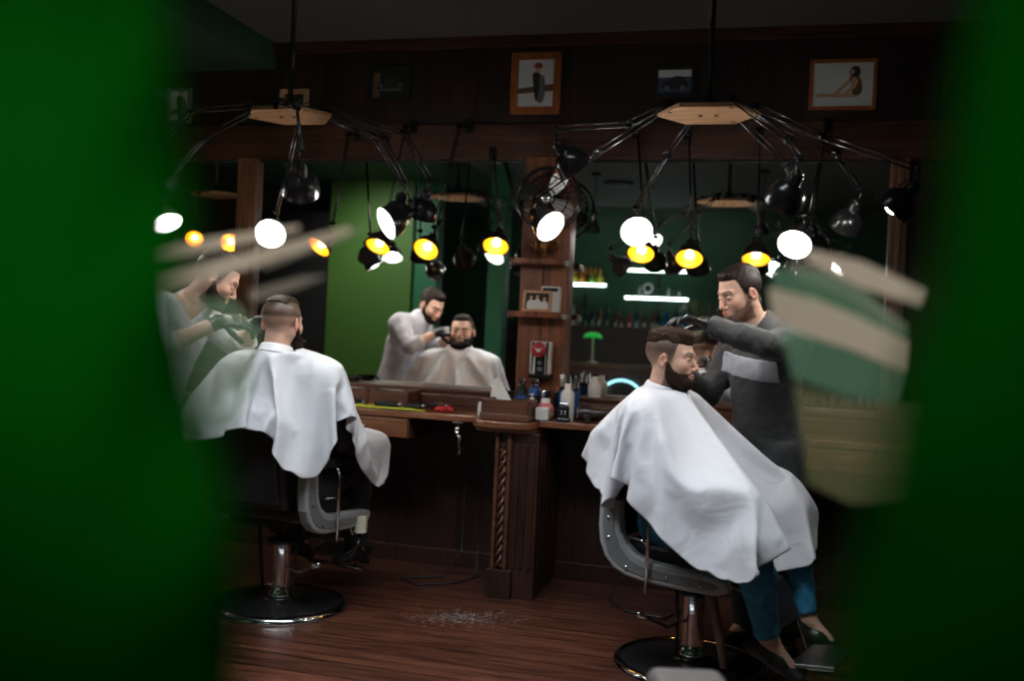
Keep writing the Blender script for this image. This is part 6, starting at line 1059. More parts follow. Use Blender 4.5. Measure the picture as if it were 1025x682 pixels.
def jointed(parent, name, base, elbow, head, d, gold=False, lit=True, sc=1.0, origin=(0, 0, 0), mid=None):
    O = Vector(origin); base, elbow, head = Vector(base)-O, Vector(elbow)-O, Vector(head)-O; d = Vector(d).normalized()
    nk = head-d*.105*sc                                     # rear of the shade
    wrist = nk+Vector((0, 0, .055)) if mid is None else Vector(mid)-O
    b = MB(); b.mi = 0
    s, u, dd = rods(b, base+Vector((0, 0, .02)), elbow, .011)
    s2, u2, d2 = rods(b, elbow, wrist, .010)
    b.mi = 1; knuckle(b, base+Vector((0, 0, .02)), s); knuckle(b, elbow, s, .016); knuckle(b, wrist, s2, .010)
    b.box((-.012, -.006, -.022), (.012, .006, .022), .002, AIM(elbow, dd)); b.lathe([(0, -.02), (.011, -.02), (.009, .03), (0, .03)], 12, Matrix.Translation(base))
    b.tube([wrist, wrist*.5+nk*.5+s2*.012, nk], .005, 6)
    b.tube([elbow, elbow+Vector((.012, 0, .03)), elbow+Vector((.03, 0, .028)), elbow+d2*.04], .0022, 5)
    a = b.build(name, [M_rod, M_black], parent)
    shade(a, head, d, gold, lit, sc); return a
def chandelier(label, cx, cy, cz, arms, rot=0):
    t = thing('chandelier', label, 'hanging lamp', (cx, cy, H), 0, None)
    b = MB(); b.lathe([(.012, cz-H), (.012, -.02), (.05, -.02), (.055, 0)], 16); b.lathe([(0, cz-H+.06), (.02, cz-H+.06), (.034, cz-H+.012), (.034, cz-H)], 16); b.build('pole', M_black, t)
    R_ = .212; oc = [(R_*cos(rot+k*pi/3), R_*.86*sin(rot+k*pi/3)) for k in range(6)]
    b = MB(); b.prism(oc, cz-H-.02, cz-H, None, .003); pl = b.build('wooden_plate', M_plate, t)
    for x in (-.03, .035):
        b = MB(); b.lathe([(0, -.008), (.009, -.006), (.011, 0), (0, .0)], 12, TR(x, -.02, cz-H-.0195)); b.build('screw', M_chrome, pl)
    cab = MB()
    for a in arms:
        bx, by = a[0]; base = (cx+bx, cy+by, cz)
        jointed(t, 'lamp_arm', base, a[1], a[2], a[3], *a[4:], origin=(cx, cy, H))
        cab.tube([(bx, by, cz-H+.01), (bx*.6, by*.6+.01, cz-H+.05), (bx*.25, by*.25, cz-H+.03), (0, 0, cz-H+.07)], .003, 5)
    cab.build('cable', M_blackmat, t)
    return t
chandelier('right hanging lamp cluster with hexagonal wooden plate above the nearer client', -.262, -1.30, 2.335, [
    ((-.15, -.07), (-.575, -1.45, 2.25), (-.795, -1.50, 2.085), (.50, .50, -.70)),
    ((-.17, .0), (-.72, -1.30, 2.16), (-.953, -1.20, 1.87), (.66, -.42, -.50)),
    ((-.06, .15), (-.45, -1.05, 2.20), (-.584, -.95, 1.88), (.18, -.80, -.50)),
    ((.10, -.14), (.060, -1.60, 2.15), (.065, -1.70, 1.93), (-.33, .62, -.62)),
    ((.10, .12), (.06, -1.08, 2.16), (.124, -1.0, 1.835), (-.20, -.72, -.60)),
    ((.19, .0), (.192, -1.40, 2.205), (.472, -1.46, 1.935), (-.62, .18, -.70)),
    ((.16, .08), (.26, -1.12, 2.20), (.34, -.95, 1.93), (-.3, .55, -.75), False, False)])
chandelier('left hanging lamp cluster with hexagonal wooden plate above the far client', -2.18, -1.30, 2.348, [
    ((.02, -.17), (-1.978, -1.62, 2.30), (-1.952, -1.60, 1.97), (-.32, .68, -.62), False, True, 1.12),
    ((-.02, .14), (-2.256, -1.14, 2.13), (-2.299, -1.2, 1.805), (.25, -.82, -.42)),
    ((-.17, .0), (-2.62, -1.3, 2.235), (-2.817, -1.3, 1.85), (.55, -.25, -.80)),
    ((.17, .05), (-1.725, -1.24, 2.24), (-1.667, -1.24, 1.863), (-.62, -.62, -.45), False, True, 1.05),
    ((.17, -.03), (-1.66, -1.16, 2.28), (-1.574, -1.10, 1.93), (-.30, .25, -.90), False, False),
    ((-.16, -.07), (-2.60, -1.45, 2.33), (-2.74, -1.5, 1.93), (.2, .45, -.85)),
    ((.10, .13), (-1.88, -1.02, 2.30), (-1.80, -.85, 1.95), (-.1, -.3, -.9), False, False)])
chandelier('third hanging lamp cluster at far left, seen only in the mirror', -4.15, -1.30, 2.348, [
    ((.02, -.17), (-4.0, -1.62, 2.30), (-4.13, -1.52, 2.0), (.35, .80, -.45), True),
    ((-.17, -.05), (-4.45, -1.5, 2.3), (-4.455, -1.52, 2.02), (.35, .80, -.45), True),
    ((.17, 0), (-3.75, -1.2, 2.2), (-3.70, -1.15, 1.86), (-.3, -.5, -.8)),
    ((-.02, .14), (-4.2, -1.0, 2.2), (-4.2, -.9, 1.88), (0, -.5, -.8))], .2)
def wall_lamp(label, x, z, head, d, gold=True, lit=True, ex=None):
    t = thing('wall_lamp', label, 'lamp', (x, -.035, z), 0, None); O = Vector(t.location); hd = Vector(head)-O; d = Vector(d).normalized()
    nk = hd-d*.105; el = Vector((ex if ex is not None else hd.x*.25, -.10, -.02)); wr = nk+Vector((0, 0, .05))
    b = MB(); b.box((-.022, -.012, -.04), (.022, 0, .04), .004); b.tube([(0, -.01, 0), el], .008, 8); b.build('clamp', M_black, t)
    b = MB(); b.mi = 1; s, u, dd = rods(b, el, wr, .009, .0036); knuckle(b, el, s, .014); knuckle(b, wr, s, .010); b.tube([wr, nk], .005, 6)
    a = b.build('lamp_arm', [M_rod, M_black], t); shade(a, hd, d, gold, lit, .95); return t
wall_lamp('gold-lined black wall lamp, first from the left under the beam', -2.40, 2.52, (-2.445, -.35, 1.83), (-.30, -.62, -.72))
wall_lamp('gold-lined black wall lamp, second from the left under the beam', -2.04, 2.56, (-2.094, -.35, 1.845), (-.10, -.55, -.80))
wall_lamp('gold-lined black wall lamp, third from the left, facing the camera', -1.70, 2.56, (-1.809, -.35, 1.83), (-.05, -.75, -.62))
wall_lamp('gold-lined black wall lamp just left of the pillar fan', -1.55, 2.40, (-1.416, -.35, 1.86), (.05, -.60, -.72))
wall_lamp('gold-lined black wall lamp just right of the pillar fan', -.735, 2.52, (-.630, -.35, 1.84), (0, -.62, -.74))
wall_lamp('gold-lined black wall lamp above the nearer client', -.448, 2.51, (-.382, -.35, 1.82), (.02, -.62, -.74))
wall_lamp('gold-lined black wall lamp above the black-shirted barber', -.066, 2.50, (-.049, -.35, 1.83), (0, -.45, -.85))
wall_lamp('unlit black wall lamp, furthest right under the beam', .288, 2.55, (.231, -.35, 1.88), (.15, .35, -.90), False, False)
# ---------------------------------------------------------------- barber chairs
def barber_chair(label, loc, fw, spring=False):
    t = thing('barber_chair', label, 'chair', (loc[0], loc[1], 0), math.atan2(fw[1], fw[0])-pi/2)
    b = MB(); b.lathe([(0, .058), (.06, .056), (.10, .044), (.22, .036), (.30, .026), (.318, .016), (.322, 0), (0, 0)], 56); base = b.build('base', M_black, t)
    b = MB(); b.lathe([(.296, .0285), (.305, .034), (.322, .026), (.331, .012), (.331, .0), (.32, .0)], 56); b.build('base_ring', M_chrome, base)
    b = MB(); b.lathe([(.058, .05), (.060, .075), (.050, .085), (.046, .10), (.046, .31), (.050, .315), (.050, .335), (.034, .34), (.034, .44), (0, .44)], 28); b.build('column', M_chrome, t)
    b = MB(); b.lathe([(.030, .30), (.072, .312), (.075, .33), (.03, .345)], 24); b.box((-.05, -.05, .36), (.05, .05, .43), .01); b.box((-.17, -.20, .425), (.17, .22, .455), .006)
    for s in (-1, 1): b.box((s*.10-.012, -.10, .10), (s*.10+.012, -.08, .43), .003) if 0 else b.tube([(s*.08, -.03, .07), (s*.10, -.03, .25), (s*.12, -.03, .43)], .008, 8)
    b.build('seat_frame', M_black, t)
    b = MB(); b.tube([(.04, -.02, .20), (.14, -.05, .19), (.24, -.10, .24), (.27, -.11, .255)], .007, 8); b.lathe([(0, -.02), (.012, -.016), (.013, .02), (0, .03)], 12, AIM((.27, -.11, .255), (1, -.2, .4))); b.build('pump_lever', M_chrome, t)
    b = MB(); b.box((-.25, -.23, .455), (.25, .25, .545), .035, None, 4); b.build('seat', M_leather, t)
    b = MB(); Tb = TR(0, -.265, .53, rx=radians(10)); b.box((-.235, -.05, 0), (.235, .02, .46), .03, Tb, 4); b.box((-.21, -.068, .03), (.21, -.045, .43), .012, Tb); b.build('backrest', M_leather, t)
    out = [(-.295, .72), (-.298, .60), (-.288, .535), (-.262, .478), (-.220, .438), (-.165, .416), (-.09, .405), (.10, .400), (.215, .404), (.262, .418), (.275, .440), (.262, .462), (.22, .474),
           (.05, .484), (-.06, .490), (-.125, .508), (-.168, .540), (-.192, .585), (-.200, .64), (-.203, .72)]
    inn = [(-.275, .70), (-.276, .60), (-.266, .545), (-.243, .495), (-.206, .460), (-.16, .440), (-.09, .428), (.10, .422), (.22, .428), (.235, .440), (.21, .450), (.05, .458), (-.08, .464), (-.14, .482), (-.19, .525), (-.222, .59), (-.226, .70)]
    Mx = Matrix(((0, 0, 1, 0), (1, 0, 0, 0), (0, 1, 0, 0), (0, 0, 0, 1)))
    for s in (-1, 1):
        b = MB(); b.prism(out, s*.300-.026, s*.300+.026, Mx, .010); sh = b.build('side_shell', M_shell, t)
        b = MB(); b.prism(inn, s*.3265-.003, s*.3265+.003, Mx, .002); b.build('shell_inset', M_shell2, sh)
        for y, z in ((-.250, .64), (-.246, .56), (-.16, .452), (.02, .440), (.16, .438)):
            c = MB(); c.lathe([(0, .0), (.007, .0), (.006, .005), (0, .006)], 10, AIM((s*.3295, y, z), (s, 0, 0))); c.build('screw', M_chrome, sh)
        b = MB(); b.box((s*.300-.034, -.27, .712), (s*.300+.034, .13, .752), .014, None, 3); b.build('armrest_pad', M_leather, t)
        b = MB(); b.tube([(s*.345, -.06, .37), (s*.345, -.06, .66), (s*.335, -.06, .70), (s*.31, -.06, .715)], .0075, 8); b.tube([(s*.345, -.06, .56), (s*.345, -.09, .575), (s*.325, -.15, .575)], .005, 6); b.build('armrest_rod', M_chrome, t)
    b = MB()
    for s in (-1, 1): b.tube([(s*.15, .20, .42), (s*.17, .30, .40), (s*.17, .37, .30), (s*.165, .43, .14), (s*.165, .50, .10)], .011, 10)
    b.tube([(-.165, .50, .10), (.165, .50, .10)], .011, 10); b.tube([(-.17, .385, .27), (.17, .385, .27)], .008, 8); fr = b.build('footrest', M_chrome, t)
    b = MB(); b.box((-.16, .42, .115), (.16, .60, .135), .008, TR(0, .06, -.03, rx=radians(8)) @ TR(0, 0, 0)); b.build('foot_plate', M_steel, fr)
    b = MB(); b.box((-.15, -.008, -.09), (.15, .008, .10), .012, TR(0, .365, .34, rx=radians(20)), 3); b.build('calf_pad', M_leather, fr)
    b = MB(); b.tube([(.185, .10, .42), (.20, .16, .36), (.20, .20, .22), (.195, .22, .10)], [.020, .022, .020, .016], 8); b.build('leather_strap', M_tan, t) if not spring else b.bm.free()
    if spring:
        b = MB()
        for k in range(6): b.lathe([(.0, -.007), (.030, -.006), (.034, 0), (.030, .006), (0, .007)], 20, TR(0, 0, k*.0135))
        sp = b.build('ribbed_roll', M_cream, t, (.33, .17, .375)); b = MB(); b.tube([(.33, .17, .36), (.33, .15, .30), (.30, .12, .27), (.27, .10, .26)], .008, 8); b.box((.25, .05, .235), (.33, .14, .262), .004)
        for q in range(4): b.lathe([(0, 0), (.008, .002), (0, .01)], 8, AIM((.30+q*.01, .05-.004*q, .25-.015*(q % 2)), (1, -1, 0)))
        b.build('roll_bracket', M_black, t)
    return t
barber_chair('barber chair with grey curved side shells under the client facing right', (-.225, -1.255), (.94, -.34))
barber_chair('barber chair seen from behind with a ribbed cream roll at its side', (-2.20, -1.14), (.14, .99), True)
# ---------------------------------------------------------------- things on the counter and the pillar
CT = .927
def bottle(name, label, loc, prof, m, capm=None, capprof=None, seg=24, cat='bottle', group=None, lab=None, sx=1, sy=1, rz=0):
    t = thing(name, label, cat, loc, rz, group)
    b = MB(); b.lathe(prof, seg, None, True, sx, sy); b.build('bottle_body', m, t)
    if capprof: b = MB(); b.lathe(capprof, seg); b.build('cap', capm, t)
    if lab:
        r, z0, z1, lm = lab; b = MB(); b.lathe([(r, z0), (r, z1)], seg, None, True, sx, sy); b.build('printed_label', lm, t)
    return t
def round_prof(r, h, neck, hn): return [(0, 0), (r*.92, 0), (r, .006), (r, h), (r*.93, h+.012), (r*.7, h+.024), (neck, h+.034), (neck, h+.034+hn), (0, h+.034+hn)]
# napkin box with a towel card sticking out
t = thing('napkin_box', 'wooden box with a white folded napkin standing on the rounded countertop', 'box', (-1.262, -.50, .920), radians(-3))
b = MB()
for lo, hi in (((-.128, -.085, 0), (.128, -.072, .108)), ((-.128, .072, 0), (.128, .085, .108)), ((-.128, -.085, 0), (-.116, .085, .108)), ((.116, -.085, 0), (.128, .085, .108)), ((-.128, -.085, 0), (.128, .085, .012)), ((-.135, -.092, .028), (.135, -.083, .036))): b.box(lo, hi, .003)
b.box((-.134, -.091, 0), (.134, .091, .03), .004)
b.build('box', M_cabinet, t)
b = MB(); b.box((-.034, -.003, 0), (.034, .003, .22), .001, TR(.02, -.01, .02, rx=radians(-8), ry=radians(-33))); b.build('napkin', M_paper, t)
bottle('jar', 'white jar with a red lid on the ledge behind the napkin box', (-1.385, -.30, .985), [(0, 0), (.036, 0), (.038, .004), (.038, .07), (0, .072)], M_white, M_red, [(0, .072), (.040, .072), (.043, .08), (.041, .098), (.036, .102), (.02, .106), (0, .106)], cat='jar')
b = MB(); b.box((-.10, -.06, 0), (.03, .07, .056), .004); tag(b.build('riser_block', M_darkwood, None, (-1.345, -.30, .926)), 'dark wooden riser block under the red-lidded jar', 'block')
SPRAY = [(0, 0), (.028, 0), (.030, .005), (.030, .10), (.026, .118), (.018, .128), (.012, .134), (.012, .15), (0, .15)]
def spray(label, x, y, m):
    t = bottle('spray_bottle', label, (x, y, CT), [(0, 0), (.030, 0), (.032, .006), (.032, .135), (.027, .153), (.017, .165), (0, .165)], m, M_chrome, [(.0, .165), (.018, .165), (.020, .18), (.026, .183), (.024, .196), (.010, .204), (0, .205)])
    b = MB(); b.box((-.012, -.045, .182), (.012, .005, .198), .004); b.tube([(0, -.03, .184), (0, -.034, .165), (0, -.028, .15)], .004, 6); b.build('trigger', M_blackmat, t)
    b = MB(); b.lathe([(.0325, .05), (.0325, .11)], 24); b.build('printed_label', M_blue if m is not M_blue else M_blackmat, t)
spray('black spray bottle with chrome head, left of the pair behind the napkin box', -1.262, -.25, M_blackmat)
spray('blue spray bottle with chrome head, right of the pair behind the napkin box', -1.190, -.25, M_blue)
t = bottle('pump_bottle', 'small white pump bottle right behind the napkin box', (-1.176, -.36, CT), round_prof(.034, .05, .012, .012), M_white, M_white, [(.0, .094), (.014, .094), (.014, .106), (.005, .108), (.005, .120), (.012, .121), (.012, .128), (0, .129)])
b = MB(); b.box((-.006, -.034, .120), (.006, .0, .128), .002); b.build('nozzle', M_white, t)
bottle('tonic_bottle', 'slim red-brown tonic bottle with a chrome pump', (-1.125, -.31, CT), [(0, 0), (.017, 0), (.018, .004), (.018, .085), (.012, .095), (0, .095)], M_brownred, M_chrome, [(0, .095), (.013, .095), (.013, .115), (.015, .117), (.015, .150), (.008, .154), (0, .154)])
t = bottle('lotion_bottle', 'round pink bottle with white cap and yellow base', (-1.098, -.37, CT), [(0, .0), (.035, .0), (.044, .02), (.047, .05), (.040, .074), (.022, .084), (0, .084)], M_pink, M_white, [(0, .084), (.024, .084), (.025, .104), (.020, .108), (0, .108)])
b = MB(); b.lathe([(.036, .0), (.045, .018), (.0475, .032), (.044, .032)], 24); b.build('yellow_band', mat('yellow_plastic', (.55, .45, .12), .4), t)
b = MB(); b.box((-.034, -.034, 0), (.034, .034, .066), .006); c = tag(b.build('paper_cube', M_white, None, (-1.090, -.47, CT)), 'small white cube-shaped carton beside the napkin box', 'carton'); c.rotation_euler = (0, 0, .1)
b = MB(); b.lathe([(0, 0), (.017, 0), (.018, .003), (.018, .05), (.014, .056), (.014, .07), (0, .07)], 20); tag(b.build('small_tube', M_white, None, (-1.440, -.42, CT)), 'small white tube left of the napkin box', 'tube')
# tall disinfectant jar with combs
t = thing('comb_jar', 'tall blue and black jar filled with upright metal combs', 'jar', (-.985, -.31, CT))
b = MB(); b.lathe([(0, 0), (.062, 0), (.064, .008), (.060, .02), (.055, .03), (.055, .16), (.058, .165)], 28); b.build('jar_body', M_blackmat, t)
b = MB(); b.lathe([(.0556, .04), (.0556, .155)], 28); b.build('blue_glass', M_blue, t)
for k in range(9):
    a = k*.7; x, y = .036*cos(a), .036*sin(a); c = MB(); c.box((-.010, -.0015, 0), (.010, .0015, .09+.012*(k % 3)), .001, TR(x, y, .12, rx=.08*sin(a*3), ry=.10*cos(a*2), rz=a)); c.box((-.013, -.002, .088+.012*(k % 3)), (.013, .002, .096+.012*(k % 3)), .001, TR(x, y, .12, rx=.08*sin(a*3), ry=.10*cos(a*2), rz=a)); c.build('metal_comb', M_chrome, t)
bottle('talc_bottle', 'tall white bottle in front of the comb jar', (-.972, -.415, CT), round_prof(.037, .135, .018, .026), M_white)
bottle('talc_bottle', 'white bottle standing on the ledge right of the comb jar', (-.880, -.12, 1.044), round_prof(.037, .055, .018, .022), M_white)
# black dryer / clipper with cord
t = thing('hair_dryer', 'black hair dryer lying on the counter below the right mirror', 'hair dryer', (-.86, -.40, CT+.046), radians(14))
b = MB(); b.lathe([(.0, -.055), (.030, -.055), (.040, -.035), (.043, .0), (.038, .05), (.030, .09), (.028, .13), (.024, .132), (.022, .10), (0, .09)], 24, TR(0, 0, 0, ry=radians(90))); b.build('barrel', M_black, t)
b = MB(); b.tube([(.0, .0, .0), (-.01, -.06, -.015), (-.015, -.12, -.022)], [.020, .018, .014], 10); b.build('handle', M_blackmat, t)
b = MB(); b.lathe([(0, -.0585), (.026, -.0585), (.030, -.0555)], 20, TR(0, 0, 0, ry=radians(90)))
for k in range(-2, 3): b.box((-.062, -.018, k*.010-.002), (-.0585, .018, k*.010+.002), .0005)
b.build('rear_grille', M_steel, t)
b = MB(); b.tube([(-.015, -.02, -.02), (.08, .05, .01), (.17, .04, .03), (.22, -.02, -.02), (.24, -.035, -.06), (.245, -.07, -.20), (.25, -.04, -.42)], .0035, 6); b.build('cord', M_rubber, t)
t = thing('hair_clipper', 'black hair clipper standing in front of the tall white bottle', 'clipper', (-.975, -.482, CT))
b = MB(); b.box((-.028, -.02, 0), (.028, .02, .085), .014, None, 3); b.box((-.034, -.024, 0), (.034, .024, .02), .006); b.build('body', M_black, t)
for x in (-.008, .010):
    for z in (.042, .055):
        b = MB(); b.lathe([(0, 0), (.0042, 0), (.003, .002), (0, .002)], 10, AIM((x, -.0195, z), (0, -1, 0))); b.build('button', M_white, t)
b = MB(); b.box((-.022, -.006, .083), (.022, .010, .096), .002); b.build('blade', M_chrome, t)
t = thing('trimmer_stand', 'dark charging stand with trimmers left of the comb jar', 'stand', (-1.09, -.24, CT)); b = MB(); b.box((-.055, -.04, 0), (.035, .04, .05), .008); b.build('dock', M_blackmat, t)
for x in (-.035, .015): b = MB(); b.box((x-.014, -.014, .04), (x+.014, .014, .145), .008, TR(0, 0, 0, ry=.06)); b.build('trimmer', M_black, t)
# yellow-green towel with black tools, red cloth, black bowl
def cloth_pad(name, label, loc, w, d, hgt, m, cat, rz=0, seed=0):
    r = random.Random(seed); n, k = 36, 16; b = MB(); g = []
    for i in range(n+1):
        row = []
        for j in range(k+1):
            u, v = i/n*2-1, j/k*2-1; e = 1-max(abs(u), abs(v))**6
            row.append(b.v((u*w*(1+.05*sin(v*5+seed)), v*d*(1+.1*sin(u*6+seed)), hgt*e*(.6+.25*sin(u*11+v*3+seed)+.2*sin(u*5-v*7)))))
        g.append(row)
    for i in range(n):
        for j in range(k): b._f([g[i][j], g[i+1][j], g[i+1][j+1], g[i][j+1]], True)
    o = b.build(name, m, None, loc); o.rotation_euler = (0, 0, rz); s = o.modifiers.new('s', 'SOLIDIFY'); s.thickness = .006; s.offset = -1; o.location.z += .006
    return tag(o, label, cat)
cloth_pad('towel', 'yellow-green towel spread under black barber tools on left counter', (-2.02, -.445, CT), .26, .045, .014, M_yellow, 'towel', 0, 1)
cloth_pad('red_cloth', 'small crumpled red cloth on the left countertop', (-1.665, -.36, CT), .055, .035, .028, M_red, 'cloth', .3, 3)
for x, y, l, k, g in ((-2.16, -.45, .09, 'clipper', 'black clipper at the left end of the yellow-green towel'), (-1.97, -.45, .13, 'clipper', 'long black clipper in the middle of the yellow-green towel'), (-1.82, -.44, .10, 'clipper', 'black clipper at the right end of the yellow-green towel'), (-1.72, -.33, .09, 'clipper', 'black clipper between the towel and the red cloth')):
    t = thing('hair_clipper', g, k, (x, y, CT+.028), .15)
    b = MB(); b.box((-l/2, -.018, -.014), (l/2, .018, .016), .010, None, 3); b.build('body', M_black, t); b = MB(); b.box((l/2, -.017, -.006), (l/2+.016, .017, .006), .002); b.build('blade', M_steel, t)
t = thing('comb', 'black comb lying across the yellow-green towel', 'comb', (-1.90, -.475, CT+.022), .1); b = MB(); b.box((-.08, .004, 0), (.08, .012, .004), .001)
for k in range(30): b.box((-.078+k*.0053, -.012, .0005), (-.0755+k*.0053, .006, .0035))
b.build('comb_body', M_blackmat, t)
b = MB(); b.lathe([(0, 0), (.03, 0), (.05, .02), (.058, .034), (.055, .034), (.046, .02), (.028, .006), (0, .006)], 28); tag(b.build('black_bowl', M_black, None, (-2.32, -.12, 1.044)), 'small black bowl at the left end of the ledge', 'bowl')
# chrome holder hanging under the counter
t = thing('tool_holder', 'chrome tool holder hanging under the left countertop edge', 'holder', (-1.545, -.47, .891))
b = MB(); b.box((-.03, -.02, -.012), (.03, .02, 0), .003); b.tube([(0, 0, -.01), (.002, -.01, -.05), (-.004, -.012, -.08)], .007, 8); b.build('bracket', M_steel, t)
b = MB(); b.lathe([(.0, -.02), (.014, -.018), (.018, 0), (.014, .018), (0, .02)], 16, TR(0, -.015, -.045)); b.tube([(.0, -.015, -.06), (.016, -.018, -.09), (.012, -.018, -.12), (.02, -.018, -.15), (.012, -.02, -.18)], [.010, .012, .009, .010, .006], 8); b.build('chrome_tool', M_chrome, t)
# framed photograph and little box on the lower pillar shelf
t = thing('photo_frame', 'small wooden framed photograph standing on the lower pillar shelf', 'picture', (-1.215, -.185, 1.498), radians(-6)); t.rotation_euler = (radians(-8), 0, radians(-4))
b = MB(); w, h = .082, .118
for lo, hi in (((-w, -.012, 0), (-w+.014, .008, h)), ((w-.014, -.012, 0), (w, .008, h)), ((-w, -.012, 0), (w, .008, .014)), ((-w, -.012, h-.014), (w, .008, h))): b.box(lo, hi, .002)
b.build('frame', M_plate, t)
b = MB(); b.mi = 0; b.box((-w+.012, -.004, .012), (w-.012, .0, h-.012))
for x, s_ in ((-.035, 1), (.0, 1.05), (.042, .9)):
    b.mi = 1; b.prism(sm([(x-.020, .016), (x-.022, .05*s_), (x-.008, .066*s_), (x+.010, .066*s_), (x+.022, .048*s_), (x+.018, .016)]), .0042, .0054, TR(rx=radians(90)))
    b.mi = 2; b.prism([(x+.009*cos(a*pi/6), .078*s_+.011*sin(a*pi/6)) for a in range(12)], .0054, .0064, TR(rx=radians(90)))
b.build('photograph', [M_pr['black'], M_pr['pale'], M_pr['skin']], t)
t = thing('small_carton', 'small pale carton behind the framed photograph', 'box', (-1.145, -.135, 1.498)); b = MB(); b.box((-.055, -.025, 0), (.05, .03, .145), .003); b.build('carton', M_paper, t)
b = MB(); b.box((-.045, -.027, .115), (.04, -.0245, .135)); b.build('printed_band', M_blackmat, t)
# bottle opener style dispenser mounted on the pillar: red disc emblem with a white bird-like mark
t = thing('wall_dispenser', 'chrome and black dispenser with a round red emblem on the pillar', 'dispenser', (-1.188, -.108, 1.13))
b = MB(); b.box((-.058, -.055, .02), (.062, 0, .205), .010, None, 3); b.build('housing', M_white, t)
b = MB(); b.box((-.026, -.060, .022), (.030, -.050, .17), .004); b.build('black_front', M_black, t)
b = MB(); b.box((.034, -.060, .02), (.050, -.053, .20), .003); b.box((-.048, -.060, .02), (-.034, -.053, .20), .003); b.build('chrome_bar', M_chrome, t)
b = MB(); b.lathe([(0, 0), (.040, 0), (.043, .004), (.040, .010), (0, .011)], 32, AIM((-.008, -.058, .158), (0, -1, 0))); em = b.build('red_emblem', M_red, t)
b = MB(); b.prism(sm([(-.018, .010), (-.006, .002), (0, .008), (.006, .002), (.018, .010), (.010, -.010), (0, -.015), (-.010, -.010)], 4), 0, .003, Matrix.Translation((-.008, -.0685, .158)) @ TR(rx=radians(90))); b.build('white_mark', M_white, em)
b = MB()
for k in range(12): b.lathe([(0, 0), (.0025, 0), (.002, .0015), (0, .002)], 8, AIM((-.008+.034*cos(k*pi/6), -.069, .158+.034*sin(k*pi/6)), (0, -1, 0)))
b.build('stud_ring', M_white, em)
b = MB(); b.lathe([(0, 0), (.013, .001), (.013, .005), (0, .006)], 16, AIM((.002, -.060, .085), (0, -1, 0))); b.box((-.010, -.064, .04), (.014, -.058, .062), .002); b.build('grey_mark', M_steel, t)
b = MB(); b.box((-.062, -.062, 0), (.066, 0, .024), .006); b.tube([(0, -.03, .0), (0, -.045, -.03), (0, -.06, -.045)], .010, 8); b.build('spout', M_black, t)
# brass cup-like ornament on the upper shelf
t = thing('brass_ornament', 'small pierced brass ornament on the upper pillar shelf', 'ornament', (-1.185, -.18, 1.791))
M_brass = mat('brass', (.55, .33, .12), .3, 1); b = MB(); b.lathe([(0, 0), (.032, 0), (.030, .008), (.012, .016), (.012, .03), (.034, .046), (.048, .075), (.052, .10), (.047, .10), (.040, .07), (0, .045)], 24); b.build('cup', M_brass, t)
for k in range(6): b = MB(); a = k*pi/3; b.tube([(.040*cos(a), .040*sin(a), .055), (.075*cos(a), .075*sin(a), .075), (.072*cos(a), .072*sin(a), .11), (.050*cos(a), .050*sin(a), .10)], .006, 6); b.build('scroll', M_brass, t)
# black wire fan on the pillar
t = thing('wall_fan', 'round black wire-caged fan mounted on the pillar behind the lamps', 'fan', (-1.165, -.106, 2.115))
b = MB()
for y, r in ((-.06, .150), (-.10, .176), (-.15, .172), (-.19, .12), (-.20, .05)): b.tube([(r*cos(a*pi/20), y, r*sin(a*pi/20)) for a in range(40)], .004 if r < .17 else .006, 6, closed=True)
for k in range(28):
    a = k*2*pi/28; b.tube([(.04*cos(a), -.205, .04*sin(a)), (.12*cos(a), -.192, .12*sin(a)), (.170*cos(a), -.15, .170*sin(a)), (.176*cos(a), -.10, .176*sin(a)), (.13*cos(a), -.045, .13*sin(a))], .0018, 5)
b.build('cage', M_black, t)
b = MB(); b.lathe([(0, 0), (.05, 0), (.06, .03), (.055, .08), (.03, .10), (0, .10)], 24, AIM((0, 0, 0), (0, -1, 0))); b.build('motor', M_black, t)
for k in range(4):
    b = MB(); a = k*pi/2+.4; M_ = Matrix.Translation((0, -.135, 0)) @ Matrix.Rotation(a, 4, 'Y') @ Matrix.Rotation(radians(25), 4, 'X'); b.prism(sm([(.02, -.012), (.07, -.045), (.14, -.055), (.155, 0), (.12, .035), (.05, .022), (.02, .012)], 4), -.002, .002, M_ @ TR(rx=radians(90))); b.build('blade', M_steel, t)
b = MB(); b.lathe([(0, 0), (.035, 0), (.033, .012), (0, .014)], 24, AIM((0, -.203, 0), (0, -1, 0))); b.build('badge', M_chrome, t)
# clippings and loose cables on the floor
b = MB(); r = random.Random(3)
for k in range(420):
    x = r.gauss(-1.32, .11); y = -.98+r.gauss(0, .07)+(x+1.32)*.25; a = r.random()*3.1; l = r.uniform(.008, .022)
    b.tube([(x, y, .0015), (x+l*.5*cos(a), y+l*.5*sin(a), .004), (x+l*cos(a+.5), y+l*sin(a+.5), .0015)], .0007, 3)
tag(b.build('hair_clippings', mat('fair_hair', (.36, .33, .31), .7)), 'scattered pale hair clippings on the wooden floor', 'hair clippings', kind='stuff')
for pts, l in (([(-1.62, -.05, .5), (-1.60, -.12, .12), (-1.66, -.30, .006), (-1.85, -.42, .006), (-1.72, -.52, .006), (-1.55, -.40, .006), (-1.48, -.22, .006), (-1.52, -.06, .2)], 'black cable looping on the floor under the left counter'),
               ([(-.62, -.05, .5), (-.66, -.15, .1), (-.72, -.35, .006), (-.60, -.55, .006), (-.40, -.60, .006), (-.32, -.4, .006), (-.36, -.1, .15)], 'black cable on the floor left of the right chair')):
    b = MB(); b.tube([(*p, z) for p, z in [(q, 0) for q in []]] or [Vector(p) for p in sum([[lerp(pts[i], pts[i+1], k/6) for k in range(6)] for i in range(len(pts)-1)], [])], .005, 6); tag(b.build('power_cable', M_rubber), l, 'cable')
